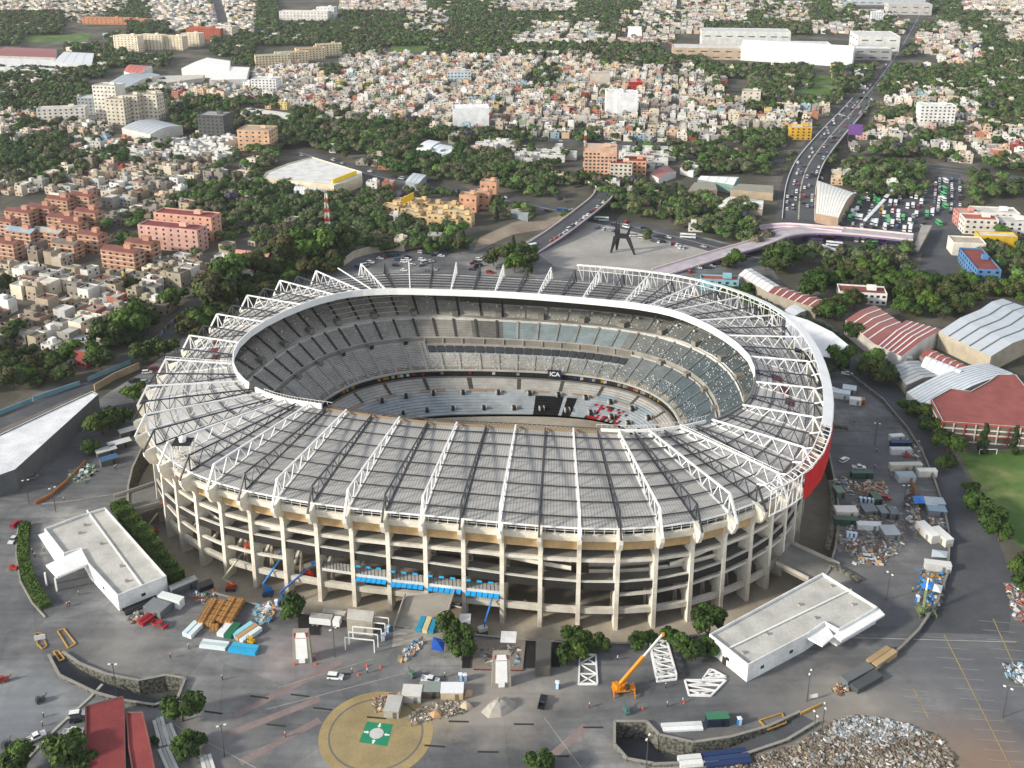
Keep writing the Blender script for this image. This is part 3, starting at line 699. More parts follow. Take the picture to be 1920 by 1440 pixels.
mb = MB('stone'); wall_strip(mb, MOAT, ZB, .35, g3(.5), 'stone', .6, capcol=hx('9b978e'), closed=True)
tag(mb.build('moat_retaining_wall'), 'rubble stone retaining wall round the sunken stadium base', 'retaining wall')
# sunken access ramps
def sunken(pxs, name, depth, lab, floorcol='road'):
    P = px_poly(pxs); n = len(P); xs = [p.x for p in P]; x0, x1 = min(xs), max(xs)
    def zf(p): return -depth(((p[0] - x0) / (x1 - x0)))
    mb = MB(floorcol); mb.flat([(p.x, p.y, zf(p)) for p in P], g3(.5), floorcol); tag(mb.build('sunken_roadway'), kind='structure')
    mb = MB('stone')
    for k in range(n):
        a, b = P[k], P[(k + 1) % n]; h0, h1 = zf(a), zf(b)
        if -min(h0, h1) < .5: continue
        d = (b.xy - a.xy).normalized(); o = Vector((-d.y, d.x)) * .3
        mb.hexa([V3(a.xy - o, h0 - .3), V3(b.xy - o, h1 - .3), V3(b.xy + o, h1 - .3), V3(a.xy + o, h0 - .3), V3(a.xy - o, .9), V3(b.xy - o, .9), V3(b.xy + o, .9), V3(a.xy + o, .9)], g3(.5), 'stone')
        o2 = o * 1.3
        mb.hexa([V3(a.xy - o2, .9), V3(b.xy - o2, .9), V3(b.xy + o2, .9), V3(a.xy + o2, .9), V3(a.xy - o2, 1.05), V3(b.xy - o2, 1.05), V3(b.xy + o2, 1.05), V3(a.xy + o2, 1.05)], hx('9b978e'), 'paint')
    tag(mb.build('ramp_retaining_wall'), lab, 'retaining wall')
sunken(rampL_px, 'l', lambda f: max(0, min(5.0, (f - .08) * 7.0)), 'curved rubble stone wall of the sunken road near the red roof')
sunken(rampR_px, 'r', lambda f: max(0, min(5.0, (1 - f - .12) * 8.0)), 'curved rubble stone wall of the sunken road above the debris heap')
# ---------------------------------------------------------------- kit of buildings, vehicles, people, trees
CAMXY = Vector((0, 0))
def cent(P): return Vector((sum(p[0] for p in P) / len(P), sum(p[1] for p in P) / len(P), 0))
def bldg(name, label, cat, px, z, wall, roof, parapet=.7, win=None, group=None, world=None, wallmat='paint', roofmat='paint', z0=0.0, pcol=None, plab=None):
    """px: roof outline in photo pixels at height z"""
    P = [Vector((p[0], p[1], z)) for p in world] if world else WS(px, z)
    n = len(P)
    if sum(P[i].x * P[(i + 1) % n].y - P[(i + 1) % n].x * P[i].y for i in range(n)) < 0: P = P[::-1]
    c = cent(P); c.z = z0; t = thing(name, label, cat, c, 0, group)
    zt = z + (0 if parapet == 0 else 0)
    mb = MB(wallmat)
    for i in range(n):
        a, b = P[i], P[(i + 1) % n]; mb.face([V3(a, z0), V3(b, z0), V3(b, zt), V3(a, zt)], wall, wallmat)
    if parapet:
        I = offset_poly(P, .35)
        for i in range(n):
            a, b, e, f = P[i], P[(i + 1) % n], I[(i + 1) % n], I[i]
            mb.face([V3(a, zt), V3(b, zt), V3(e, zt), V3(f, zt)], pcol or wall, wallmat); mb.face([V3(f, zt), V3(e, zt), V3(e, zt - parapet), V3(f, zt - parapet)], wall, wallmat)
    mb.build('wall', t, off=c)
    mb = MB(roofmat); mb.flat([V3(p, z - parapet) for p in (offset_poly(P, .3) if parapet else P)], roof, roofmat); mb.build('roof', t, off=c)
    if win: windows(t, P, c, z0, z, *win)
    return t
def windows(t, P, c, z0, z1, floors, spacing, w, h, col=None, cap=80, frame=None, bal=None):
    n = len(P); cnt = 0; fh = (z1 - z0) / floors
    for i in range(n):
        a, b = P[i].xy, P[(i + 1) % n].xy; L = (b - a).length
        if L < spacing * .8: continue
        d = (b - a) / L; o = Vector((d.y, -d.x)); mid = (a + b) / 2
        if o.dot(CAMXY - mid) < -.15 * mid.length: continue
        k = max(1, int(L / spacing))
        for f in range(floors):
            for q in range(k):
                if cnt >= cap: return
                m = a + d * (L * (q + .5) / k); zz = z0 + fh * (f + .42)
                mb = MB('glass'); hw = d * (w / 2); oo = o * .06; ii = -o * .05
                mb.hexa([V3(m - hw + oo, zz - h / 2), V3(m + hw + oo, zz - h / 2), V3(m + hw + ii, zz - h / 2), V3(m - hw + ii, zz - h / 2), V3(m - hw + oo, zz + h / 2), V3(m + hw + oo, zz + h / 2), V3(m + hw + ii, zz + h / 2), V3(m - hw + ii, zz + h / 2)], g3(.03), 'glass')
                mb.build('window', t, off=c); cnt += 1
def gable(name, label, cat, px, z, rise, wall, roofm, group=None, ridge_long=True, roofcol=None, ribs=0, z0=0.0, barrel=False, n=8, ribcol=None):
    """4 px corners at eave height z, ordered so 0-1 is one eave and 2-3 the other"""
    P = WS(px, z); c = cent(P); t = thing(name, label, cat, c, 0, group)
    mb = MB('paint'); k = 4
    for i in range(4):
        a, b = P[i], P[(i + 1) % 4]; mb.face([V3(a, z0), V3(b, z0), V3(b, z), V3(a, z)], wall)
    steps = n if barrel else 2; rf = MB('clean')
    prev = None; E0, E1 = [], []
    for q in range(steps + 1):
        f = q / steps; hz = z + rise * (math.sin(math.pi * f) if barrel else 1 - abs(2 * f - 1))
        A = P[0].xy.lerp(P[3].xy, f); B = P[1].xy.lerp(P[2].xy, f); E0.append(V3(A, hz)); E1.append(V3(B, hz))
    for q in range(steps): rf.face([E0[q], E1[q], E1[q + 1], E0[q + 1]], roofcol)
    mb.face(E0, wall); mb.face(E1[::-1], wall); mb.build('wall', t, off=c); rf.build('roof', t, off=c)
    for r in range(ribs):
        g = (r + 1) / (ribs + 1); rb = MB('clean')
        for q in range(steps):
            a = Vector(E0[q]).lerp(Vector(E1[q]), g); b = Vector(E0[q + 1]).lerp(Vector(E1[q + 1]), g); rb.bar(a + Vector((0, 0, .12)), b + Vector((0, 0, .12)), .7 if ribcol else .3, ribcol or mul(roofcol, .7), h=.12)
        rb.build('skylight' if ribcol else 'roof_rib', t, off=c)
    return t
def crate(mb, px, py, z, sx, sy, sz, col, rot=0): p = W(px, py, z); mb.box(p.x, p.y, z, sx, sy, sz, col, rot)
# ---- vehicles (local x forward)
PROF = {
 'car':    dict(L=4.4, Wd=1.8, low=[(-2.2, .35), (2.2, .35), (2.2, .75), (1.2, .92), (-2.0, .98), (-2.2, .8)], cab=[(-1.9, .96), (1.0, .92), (.35, 1.42), (-1.35, 1.42)], wx=(-1.35, 1.4), wr=.33),
 'suv':    dict(L=4.7, Wd=1.9, low=[(-2.35, .4), (2.35, .4), (2.35, .95), (1.2, 1.08), (-2.3, 1.08)], cab=[(-2.3, 1.06), (1.1, 1.06), (.5, 1.72), (-2.1, 1.72)], wx=(-1.45, 1.5), wr=.38),
 'pickup': dict(L=5.4, Wd=1.95, low=[(-2.7, .5), (2.7, .5), (2.7, 1.02), (1.5, 1.12), (-.75, 1.12), (-.75, .75), (-2.6, .75), (-2.6, 1.15), (-2.7, 1.15)], cab=[(-.75, 1.1), (1.35, 1.1), (.8, 1.8), (-.6, 1.8)], wx=(-1.7, 1.75), wr=.4),
 'van':    dict(L=5.6, Wd=2.05, low=[(-2.8, .45), (2.8, .45), (2.8, 1.1), (2.2, 1.35), (-2.8, 1.35)], cab=[(-2.8, 1.33), (2.15, 1.33), (1.5, 2.3), (-2.75, 2.3)], wx=(-1.8, 1.8), wr=.4),
}
def extrude_profile(mb, prof, y0, y1, col, mat, k=1.0):
    n = len(prof); A = [(x, y0 * k if z > 1.25 and k < 1 else y0, z) for x, z in prof]; B = [(x, y1 * k if z > 1.25 and k < 1 else y1, z) for x, z in prof]
    for i in range(n):
        j = (i + 1) % n; mb.face([A[j], A[i], B[i], B[j]], col, mat)
    mb.face(A, col, mat); mb.face(B[::-1], col, mat)
def car_parts(kind):
    d = PROF[kind]; w = d['Wd'] / 2; b = MB('car'); extrude_profile(b, d['low'], -w, w, g3(1), 'car')
    if kind == 'pickup':
        b.box(-1.68, w - .06, .75, 1.85, .1, .42, g3(1)); b.box(-1.68, -w + .06, .75, 1.85, .1, .42, g3(1))
    top = d['cab'][2:]; x0, x1 = top[1][0], top[0][0]; b.box((x0 + x1) / 2, 0, top[0][1] - .02, x1 - x0 + .12, d['Wd'] * .84, .07, g3(1))
    g = MB('glass'); extrude_profile(g, d['cab'], -w * .93, w * .93, g3(.03), 'glass', .88)
    return b, g
def wheel_mb(x, y, r, wd=.24):
    m = MB('paint'); m.cyl((x, y - wd / 2, r), r, wd, hx('1c1c1d'), 12, 'paint', axis='Y', cap=hx('6f7174')); return m
def make_car(kind, name):
    t = thing(name, 'x', 'car'); b, g = car_parts(kind); b.build('body', t); g.build('windows', t)
    d = PROF[kind]
    for x in d['wx']:
        for y in (-1, 1): wheel_mb(x, y * (d['Wd'] / 2 - .1), d['wr']).build('wheel', t)
    return t
def make_simple_car(kind, name):
    d = PROF[kind]; w = d['Wd'] / 2; b = MB('car'); extrude_profile(b, d['low'], -w, w, g3(1), 'car')
    top = d['cab'][2:]; x0, x1 = top[1][0], top[0][0]; b.box((x0 + x1) / 2, 0, top[0][1] - .02, x1 - x0 + .12, d['Wd'] * .84, .07, g3(1))
    extrude_profile(b, d['cab'], -w * .93, w * .93, g3(.03), 'glass', .88)
    for x in d['wx']:
        for y in (-1, 1): b.cyl((x, y * (w - .1) - .12, d['wr']), d['wr'], .24, hx('1c1c1d'), 8, 'paint', axis='Y')
    return b.build(name)
def make_bus(L=11.0, name='bus'):
    t = thing(name, 'x', 'bus'); m = MB('car'); H = 3.0
    m.box(0, 0, .45, L, 2.5, 1.15, g3(1)); m.box(0, 0, 2.42, L - .1, 2.46, .5, g3(1)); m.box(-L * .2, 0, 2.92, L * .3, 1.5, .22, g3(.9)); m.box(L * .22, 0, 2.92, 1.2, 1.0, .12, g3(.5)); m.build('body', t)
    m = MB('glass'); m.box(0, 0, 1.6, L - .06, 2.44, .82, g3(.03), mat='glass'); m.build('windows', t)
    for x in (-L * .3, L * .32):
        for y in (-1.1, 1.1): wheel_mb(x, y, .48, .3).build('wheel', t)
    return t
def place(root, x, y, z, rz, label=None, group=None, col=None, first=False, scale=None):
    o = root if first else copy_tree(root)
    o.location = (x, y, z); o.rotation_euler = (0, 0, rz)
    if label: o['label'] = label
    if group: o['group'] = group
    if scale: o.scale = (scale, scale, scale) if not isinstance(scale, tuple) else scale
    if col is not None:
        o.color = (*col, 1)
        for ch in o.children: ch.color = (*col, 1)
    return o
# ---- trees
LG = hx('57702f'); DG = hx('3c5226'); MG = hx('49602c'); OL = hx('6b6b3d'); GB = hx('5b5a40'); PU = hx('6c5c7c'); LM = hx('6f8c35')
def crown(nclump, R0, Hc, z0, nleaf, cols, leaf=.62, seed=0, tall=False, squash=.75):
    r = random.Random(seed); mb = MB('leaf'); cl = []
    for k in range(nclump):
        if tall:
            f = k / nclump; rr = R0 * (1 - f) ** .8 * .75 + .25; a = r.uniform(0, 6.28)
            cl.append((Vector((math.cos(a) * rr * .35, math.sin(a) * rr * .35, z0 + Hc * f)), rr * .75 + .2))
        else:
            a = r.uniform(0, 6.28); q = math.sqrt(r.random()) * R0 * .72; h = z0 + Hc * (.2 + .6 * r.random()) * (1 - .35 * (q / R0) ** 2)
            cl.append((Vector((math.cos(a) * q, math.sin(a) * q, h)), R0 * r.uniform(.3, .5)))
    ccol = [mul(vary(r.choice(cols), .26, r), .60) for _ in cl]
    per = max(6, nleaf // nclump)
    for (c, rad), cc in zip(cl, ccol):
        for _ in range(per):
            d = Vector((r.gauss(0, 1), r.gauss(0, 1), r.gauss(.25, 1))).normalized(); p = c + Vector((d.x, d.y, d.z * squash)) * rad * r.uniform(.75, 1.08)
            nn = (d + Vector((r.uniform(-.6, .6), r.uniform(-.6, .6), r.uniform(-.4, .8)))).normalized()
            u = nn.cross(Vector((r.uniform(-1, 1), r.uniform(-1, 1), .3))).normalized(); v = nn.cross(u); s = leaf * r.uniform(.6, 1.3)
            mb.face([p - u * s, p + v * s * .7 - u * s * .1, p + u * s, p - v * s * .7 + u * s * .1], vary(cc, .14, r), 'leaf')
    # inner mass of foliage so the crown is not hollow
    for (c, rad), cc in zip(cl, ccol):
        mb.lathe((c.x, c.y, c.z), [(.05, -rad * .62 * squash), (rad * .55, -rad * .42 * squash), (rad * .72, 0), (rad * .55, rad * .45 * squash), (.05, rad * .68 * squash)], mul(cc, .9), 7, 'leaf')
    return mb
def trunk(h, r0, branches=3, seed=0, spread=2.0):
    r = random.Random(seed); mb = MB('paint'); c = hx('5a4b3c')
    mb.cyl((0, 0, 0), r0, h * .6, c, 7, r2=r0 * .65)
    for k in range(branches):
        a = 6.28 * k / branches + r.random(); mb.bar((0, 0, h * .5), (math.cos(a) * spread, math.sin(a) * spread, h * 1.05), r0 * .8, c)
    return mb
def make_tree(name, nclump, R0, Hc, z0, nleaf, cols, leaf=.62, seed=0, tall=False, squash=.75, tr=.28):
    t = thing(name, 'x', 'tree'); crown(nclump, R0, Hc, z0, nleaf, cols, leaf, seed, tall, squash).build('crown', t)
    trunk(z0 + Hc * .35, tr, 2 if tall else 4, seed, .3 if tall else R0 * .45).build('trunk', t); return t
# ---- people: one skinned body, clothes as parts
def make_person(name, pose=0):
    t = thing(name, 'x', 'person')
    J = {'pel': (0, 0, .95), 'ch': (0, 0, 1.35), 'nk': (0.01, 0, 1.5), 'hd': (.02, 0, 1.66), 'kl': (.05 + .1 * pose, .1, .5), 'fl': (0 - .02, .11, .06), 'tl': (.14, .11, .03), 'kr': (.03 - .02 * pose, -.1, .5), 'fr': (-.05 - .2 * pose, -.11, .06), 'tr': (.1 - .2 * pose, -.11, .03),
         'sl': (0, .2, 1.42), 'el': (.02 + .15 * pose, .26, 1.14), 'wl': (.12 + .2 * pose, .25, .92), 'sr': (0, -.2, 1.42), 'er': (-.02, -.26, 1.14), 'wr': (.08, -.27, .9), 'hl': (0, .09, .9), 'hr': (0, -.09, .9)}
    E = [('pel', 'ch'), ('ch', 'nk'), ('nk', 'hd'), ('pel', 'hl'), ('hl', 'kl'), ('kl', 'fl'), ('fl', 'tl'), ('pel', 'hr'), ('hr', 'kr'), ('kr', 'fr'), ('fr', 'tr'), ('ch', 'sl'), ('sl', 'el'), ('el', 'wl'), ('ch', 'sr'), ('sr', 'er'), ('er', 'wr')]
    RAD = {'pel': .14, 'ch': .16, 'nk': .06, 'hd': .105, 'kl': .06, 'fl': .05, 'tl': .035, 'kr': .06, 'fr': .05, 'tr': .035, 'sl': .065, 'el': .045, 'wl': .035, 'sr': .065, 'er': .045, 'wr': .035, 'hl': .09, 'hr': .09}
    ks = list(J); me = bpy.data.meshes.new('body'); me.from_pydata([J[k] for k in ks], [(ks.index(a), ks.index(b)) for a, b in E], [])
    o = bpy.data.objects.new('body', me); S.collection.objects.link(o); md = o.modifiers.new('s', 'SKIN')
    for k, v in enumerate(me.skin_vertices[0].data): v.radius = (RAD[ks[k]], RAD[ks[k]]); v.use_root = (k == 0)
    dg = bpy.context.evaluated_depsgraph_get(); m2 = bpy.data.meshes.new_from_object(o.evaluated_get(dg)); bpy.data.objects.remove(o)
    at = m2.attributes.new("Col", 'FLOAT_COLOR', 'FACE'); cc = []
    for f in m2.polygons:
        z = f.center.z; cc += [*(hx('8a5f48') if z > 1.5 else hx('2f3a4d') if z < .95 else hx('5a5f66')), 1]
    at.data.foreach_set("color", cc); m2.materials.append(M['paint'])
    o = bpy.data.objects.new('body', m2); S.collection.objects.link(o); o.parent = t
    v = MB('car'); v.lathe((0, 0, 0), [(.17, .95), (.2, 1.1), (.215, 1.35), (.16, 1.47), (.07, 1.5)], g3(1), 10, 'car'); v.build('vest', t)
    v = MB('clean'); v.lathe((.02, 0, 0), [(.16, 1.68), (.125, 1.7), (.12, 1.77), (.07, 1.83), (.005, 1.85)], hx('f0efe8'), 10, 'clean'); v.build('helmet', t)
    return t
def solve_z(px, py, ytarget):
    lo, hi = -12.0, 120.0
    for _ in range(40):
        m = (lo + hi) / 2
        if W(px, py, m).y > ytarget: lo = m
        else: hi = m
    return (lo + hi) / 2
# ---------------------------------------------------------------- foreground
WH = hx('f0f0ee'); ROOFW = hx('c9c7c0')
# white ticket halls
t = bldg('ticket_hall', 'long white L-shaped hall with pale flat roof left of the stadium', 'hall', [(197,951),(312,1079.5),(220,1116),(165,1056),(150,1028),(119,1037),(83,991),(139,969)], 6.2, WH, ROOFW, .9, (1, 13, 1.4, 1.1, None, 12))
c = Vector(t.location)
mb = MB('clean'); mb.prism(WS([(72,1003),(88,997),(122,1042),(106,1056)], 4.6), 4.3, 4.7, WH); mb.build('side_canopy', t, off=c)
mb = MB('clean'); mb.prism(WS([(86,1060),(107,1083),(165,1058),(150,1030)], 5.6), 5.1, 5.8, WH); mb.build('porch_canopy', t, off=c)
for q in ((88,1098),(107,1108)):
    mb = MB('clean'); p = W(q[0], q[1], 0); mb.box(p.x, p.y, 0, .5, .5, 5.2, WH); mb.build('porch_post', t, off=c)
mb = MB('clean'); mb.bar(W(163,957,5.6), W(266,1098,5.6), .5, hx('efeee9'), h=.35); mb.build('roof_seam', t, off=c)
t = bldg('ticket_hall', 'long white hall with pale flat roof right of the crane', 'hall', [(1542.5,1073.4),(1646,1138),(1573,1180),(1546,1165.5),(1512,1189),(1403,1246),(1330,1188.4)], 6.4, WH, ROOFW, .9, (1, 9, 1.4, 1.1, None, 14))
c = Vector(t.location)
mb = MB('clean'); mb.prism(WS([(1512,1196),(1542,1212),(1564,1194),(1546,1168)], 5.0), 4.7, 5.2, WH); mb.build('porch_canopy', t, off=c)
mb = MB('clean'); mb.prism(WS([(1564,1192),(1577,1202),(1659,1153),(1648,1141),(1573,1183)], 5.4), 5.0, 5.6, WH); mb.build('side_canopy', t, off=c)
mb = MB('clean'); mb.bar(W(1596,1105,5.8), W(1366,1216,5.8), .5, hx('efeee9'), h=.35); mb.build('roof_seam', t, off=c)
for q in ((1376,1252),(1358,1240)):
    mb = MB('paint'); p = W(q[0], q[1], 1.2); mb.box(p.x + .1, p.y + .2, 0, 1.4, .5, 2.6, hx('3c3632'), -.95); mb.build('doorway', t, off=c)
# triangular dark hall on the left
t = bldg('exhibition_hall', 'long wedge-shaped hall with white roof and dark grey wall', 'hall', [(-60,842),(173,733),(184,739),(28,880),(0,890),(-60,905)], 9.0, hx('6d7073'), hx('ecedee'), .5, pcol=hx('f2f2f2'))
c = Vector(t.location); mb = MB('paint')
for k in range(14):
    a, b = W(40 + k * 10, 884 - k * 8.6, 0), W(48 + k * 10, 877 - k * 8.6, 0); mb.bar(a + Vector((0, -.6, 1.6)), b + Vector((0, -.6, 1.6)), .3, hx('2f7f93') if k % 3 else hx('8fb9bd'), h=2.6)
mb.build('mural_panel', t, off=c)
# red roofed building bottom left
bldg('red_roof_building', 'single-storey building with worn dark red flat roof', 'building', [(159,1323),(231,1304),(234,1345),(236,1470),(160,1470)], 4.5, hx('8f8a83'), hx('8a3f3f'), .4, pcol=hx('7c4a46'))
bldg('red_roof_wing', 'curved red-roofed wing right of the worn red flat roof', 'building', [(236,1334),(268,1333),(280,1385),(293,1450),(296,1470),(252,1470),(240,1400)], 4.2, hx('8f8a83'), hx('994a48'), .4, pcol=hx('8a5550'))
# concrete gate structures
def pylon(x, y, w, ht, lab):
    p = W(x, y, 0); t = thing('gate_pylon', lab, 'pylon', p, R(3)); mb = MB('paint')
    mb.hexa([(-w / 2 - .8, -1.2, 0), (w / 2 + .8, -1.2, 0), (w / 2 + .8, 1.2, 0), (-w / 2 - .8, 1.2, 0), (-w / 2 - .3, -.6, ht), (w / 2 + .3, -.6, ht), (w / 2 + .3, .9, ht), (-w / 2 - .3, .9, ht)], hx('a39c90')); mb.build('shaft', t)
    mb = MB('clean')
    f = lambda z: -1.2 + .6 * z / ht - .12
    mb.hexa([(-w * .42, f(1.5), 1.5), (w * .42, f(1.5), 1.5), (w * .42, f(1.5) + .1, 1.5), (-w * .42, f(1.5) + .1, 1.5), (-w * .4, f(ht * .78), ht * .78), (w * .4, f(ht * .78), ht * .78), (w * .4, f(ht * .78) + .1, ht * .78), (-w * .4, f(ht * .78) + .1, ht * .78)], hx('f4f3f1')); mb.build('notice_board', t)
    mb = MB('clean'); mb.hexa([(-w * .4, f(ht * .81), ht * .81), (w * .4, f(ht * .81), ht * .81), (w * .4, f(ht * .81) + .1, ht * .81), (-w * .4, f(ht * .81) + .1, ht * .81), (-w * .3, f(ht * .97), ht * .97), (w * .3, f(ht * .97), ht * .97), (w * .3, f(ht * .97) + .1, ht * .97), (-w * .3, f(ht * .97) + .1, ht * .97)], hx('f4f3f1')); mb.build('header_board', t)
    for s in (-1, 1): mb = MB('clean'); mb.box(s * w * .42, f(ht * .87), ht * .84, .35, .15, 1.4, hx('b3262c')); mb.build('red_trim', t)
    mb = MB('clean'); mb.box(0, -1.55, .3, w * .45, .15, 1.8, hx('f4f3f1')); mb.build('small_notice', t)
pylon(568, 1238, 4.2, 11.0, 'tall concrete gate pylon with white board beside the portal frames')
pylon(940, 1283, 4.2, 11.5, 'tall concrete gate pylon with white board in front of the red pit')
def slabthing(name, lab, cat, px, z0, z1, col, top=None, mat='paint', group=None):
    P = WS(px, z1); c = cent(P); mb = MB(mat); mb.prism(P, z0, z1, col, top, mat); o = mb.build(name, off=c); return tag(o, lab, cat, group)
slabthing('gate_bridge', 'concrete footbridge ramp into the stadium under the blue awnings', 'bridge', [(738,1182),(762,1118),(852,1106),(838,1156),(826,1196),(735,1214)], -1.0, .05, hx('9b958a'), hx('aba59a'))
slabthing('gate_bridge', 'concrete bridge ramp into the stadium behind the right white hall', 'bridge', [(1455,1057),(1483,1018),(1580,1062),(1520,1090)], -1.2, .06, hx('8f8b83'), hx('8c8982'))
slabthing('gate_bridge', 'concrete bridge ramp into the stadium beyond the left white hall', 'bridge', [(306,905),(238,921),(206,938),(248,961),(306,945)], -1.2, .06, hx('b0aa9e'), hx('7c7a76'))
for a, b, lab in (((738,1182),(760,1117),'left concrete parapet of the bridge under the blue awnings'), ((838,1156),(854,1105),'right concrete parapet of the bridge under the blue awnings'), ((1483,1020),(1574,1061),'far concrete parapet of the right stadium bridge'), ((1455,1058),(1516,1088),'near concrete parapet of the right stadium bridge'), ((300,905),(214,933),'far concrete parapet of the left stadium bridge'), ((300,946),(250,959),'near concrete parapet of the left stadium bridge')):
    A, B = W(*a), W(*b); mb = MB(); mb.bar(A + Vector((0, 0, .7)), B + Vector((0, 0, .7)), .35, hx('bdb8ad'), h=1.3); tag(mb.build('bridge_parapet', off=A), lab, 'parapet')
# pits and slabs in front of the stadium
slabthing('entrance_pit', 'sunken red-edged foundation behind the right pylon', 'foundation', [(884,1200),(986,1200),(980,1256),(888,1254)], 0, .5, hx('7b3a3c'), hx('8d8379'))
slabthing('covered_stair', 'dark flat-roofed stair cover right of the red pit', 'stair cover', [(1006,1197),(1034,1197),(1032,1252),(1004,1252)], 0, 3.2, hx('5f5b55'), hx('66635e'))
slabthing('white_shelter', 'small white flat canopy over the red pit', 'canopy', [(940,1183),(969,1184),(967,1204),(938,1203)], 4.2, 4.5, hx('e8e8e6'))
slabthing('ticket_bunker', 'low concrete bunker with white parapet behind the portal frames', 'bunker', [(652,1141),(702,1146),(698,1166),(650,1160)], 0, 5.5, hx('a7a093'), hx('cbc6bc'))
slabthing('concrete_platform', 'long concrete platform left of the portal frames', 'platform', [(606,1140),(650,1146),(646,1152),(604,1148)], 0, 1.4, hx('c3beb4'))
for x0, y0, x1, y1, lab in ((985,1198,1003,1252,'narrow stairwell with painted-on shade left of the covered stair'), (1036,1200,1052,1250,'narrow stairwell with painted-on shade right of the covered stair'), (868,1212,884,1252,'narrow stairwell with painted-on shade left of the red pit'), (560,1190,600,1150,'stairwell with painted-on shade behind the left pylon')):
    slabthing('stairwell', lab, 'stairwell', [(x0, y0), (x1, y0), (x1 - 2, y1), (x0 - 2, y1)], 0, .25, hx('55514b'), hx('2d2b29'))  # dark top colour stands in for shade in a stairwell that isn't dug
for k in range(5):
    p = W(703 - k * 7, 1179 + k * 10.5, 0); t = thing('portal_frame', ['rearmost', 'second', 'middle', 'fourth', 'nearest'][k] + ' white steel portal frame at the gate', 'portal frame', p, R(-8), 'white portal frames at the gate')
    for s in (-1, 1): mb = MB('metal'); mb.bar((s * 4.6, 0, 0), (s * 4.6, 0, 4.6), .28, WHT); mb.build('post', t)
    mb = MB('metal'); mb.bar((-4.6, 0, 4.6), (4.6, 0, 4.6), .28, WHT); mb.build('beam', t)
# crane
def crane(bx, by, tipx, tipy, dy, lab, col, z0=0, name='mobile_crane', body_rot=0.1, s=1.0):
    p = W(bx, by, z0); tz = solve_z(tipx, tipy, p.y + dy); tip = W(tipx, tipy, tz); t = thing(name, lab, 'crane', p)
    mb = MB('metal'); mb.box(0, 0, 1.0 * s, 7.2 * s, 2.6 * s, .9 * s, col, body_rot); mb.build('chassis', t)
    for x in (-2.4, 2.4):
        for y in (-1.2, 1.2): m = wheel_mb(x * s, y * s, .75 * s, .5 * s); m.build('wheel', t)
    mb = MB('metal'); mb.box(-.6 * s, 0, 1.9 * s, 3.6 * s, 2.3 * s, 1.3 * s, col, body_rot + .4); mb.box(-2.2 * s, -.3 * s, 1.9 * s, 1.4 * s, 2.4 * s, 1.5 * s, mul(col, .9), body_rot + .4); mb.build('turntable', t)
    mb = MB('glass'); mb.box(1.0 * s, -1.0 * s, 1.9 * s, 1.3 * s, 1.0 * s, 1.7 * s, g3(.03), body_rot + .4, mat='glass'); mb.build('cab', t)
    for x in (-3.3, 3.3):
        for y in (-1, 1):
            mb = MB('metal'); mb.bar((x * s, y * 1.2 * s, 1.3 * s), (x * s, y * 2.9 * s, 1.1 * s), .35, col); mb.bar((x * s, y * 2.9 * s, 1.2 * s), (x * s, y * 2.9 * s, 0), .3, col); mb.build('outrigger', t)
    v = tip - p; piv = Vector((-1.2 * s, 0, 3.1 * s)); md = piv + (v - piv) * .55
    mb = MB('metal'); mb.bar(piv, md, .95 * s, col); mb.build('boom_base', t, off=None)
    mb = MB('metal'); mb.bar(md, v, .6 * s, hx('d9d5c8')); mb.build('boom_extension', t)
    mb = MB('metal'); mb.bar(v, v + Vector((.6, 0, -3)), .12, hx('3a3a3a')); mb.box(v.x, v.y, v.z - .5, .8, .8, .8, col); mb.build('hook_block', t)
    return t
crane(1169, 1297, 1243, 1189, 6, 'orange rough-terrain crane with its boom raised to the right', hx('e08a1c'), s=.92)
def boom_lift(bx, by, tipx, tipy, dy, lab, c1, c2, z0=ZB, kx=-1.5):
    p = W(bx, by, z0); tz = solve_z(tipx, tipy, p.y + dy); v = W(tipx, tipy, tz) - p; t = thing('boom_lift', lab, 'boom lift', p, 0, 'boom lifts round the stadium')
    mb = MB('metal'); mb.box(0, 0, .55, 3.6, 2.3, .7, hx('5c5f62')); mb.build('chassis', t)
    for x in (-1.3, 1.3):
        for y in (-1.1, 1.1): wheel_mb(x, y, .5, .4).build('wheel', t)
    mb = MB('metal'); mb.box(0, 0, 1.25, 3.0, 2.0, 1.2, c1, .4); mb.build('turret', t)
    el = Vector((kx, 0, 4.6)); mb = MB('metal'); mb.bar((.6, 0, 2.2), el, .5, c2); mb.build('riser', t)
    md = el.lerp(v, .55); mb = MB('metal'); mb.bar(el, md, .5, c2); mb.build('main_boom', t); mb = MB('metal'); mb.bar(md, v, .34, mul(c2, .6) if c2[0] < .5 else hx('4c4a44')); mb.build('fly_boom', t)
    mb = MB('metal')
    mb.box(v.x, v.y, v.z - .1, 2.2, 1.0, .15, c1)
    for z in (.6, 1.1):
        for a, b in (((-1.1, -.5), (1.1, -.5)), ((1.1, -.5), (1.1, .5)), ((1.1, .5), (-1.1, .5)), ((-1.1, .5), (-1.1, -.5))): mb.bar((v.x + a[0], v.y + a[1], v.z + z), (v.x + b[0], v.y + b[1], v.z + z), .1, c1)
    for a in ((-1.1, -.5), (1.1, -.5), (1.1, .5), (-1.1, .5)): mb.bar((v.x + a[0], v.y + a[1], v.z), (v.x + a[0], v.y + a[1], v.z + 1.1), .1, c1)
    mb.build('basket', t)
OR, BL, CR = hx('d9481e'), hx('1f74c4'), hx('d8cda6')
boom_lift(288,1003,310,944,3,'cream boom lift with orange base by the left hedge', OR, CR)
boom_lift(434,1106,465,1024,5,'cream boom lift with red-orange base below the left pillars', OR, CR, kx=-2.6)
boom_lift(503,1116,532,1039,5,'blue boom lift standing alone under the left pillars', BL, hx('2a86d8'), kx=-1.5)
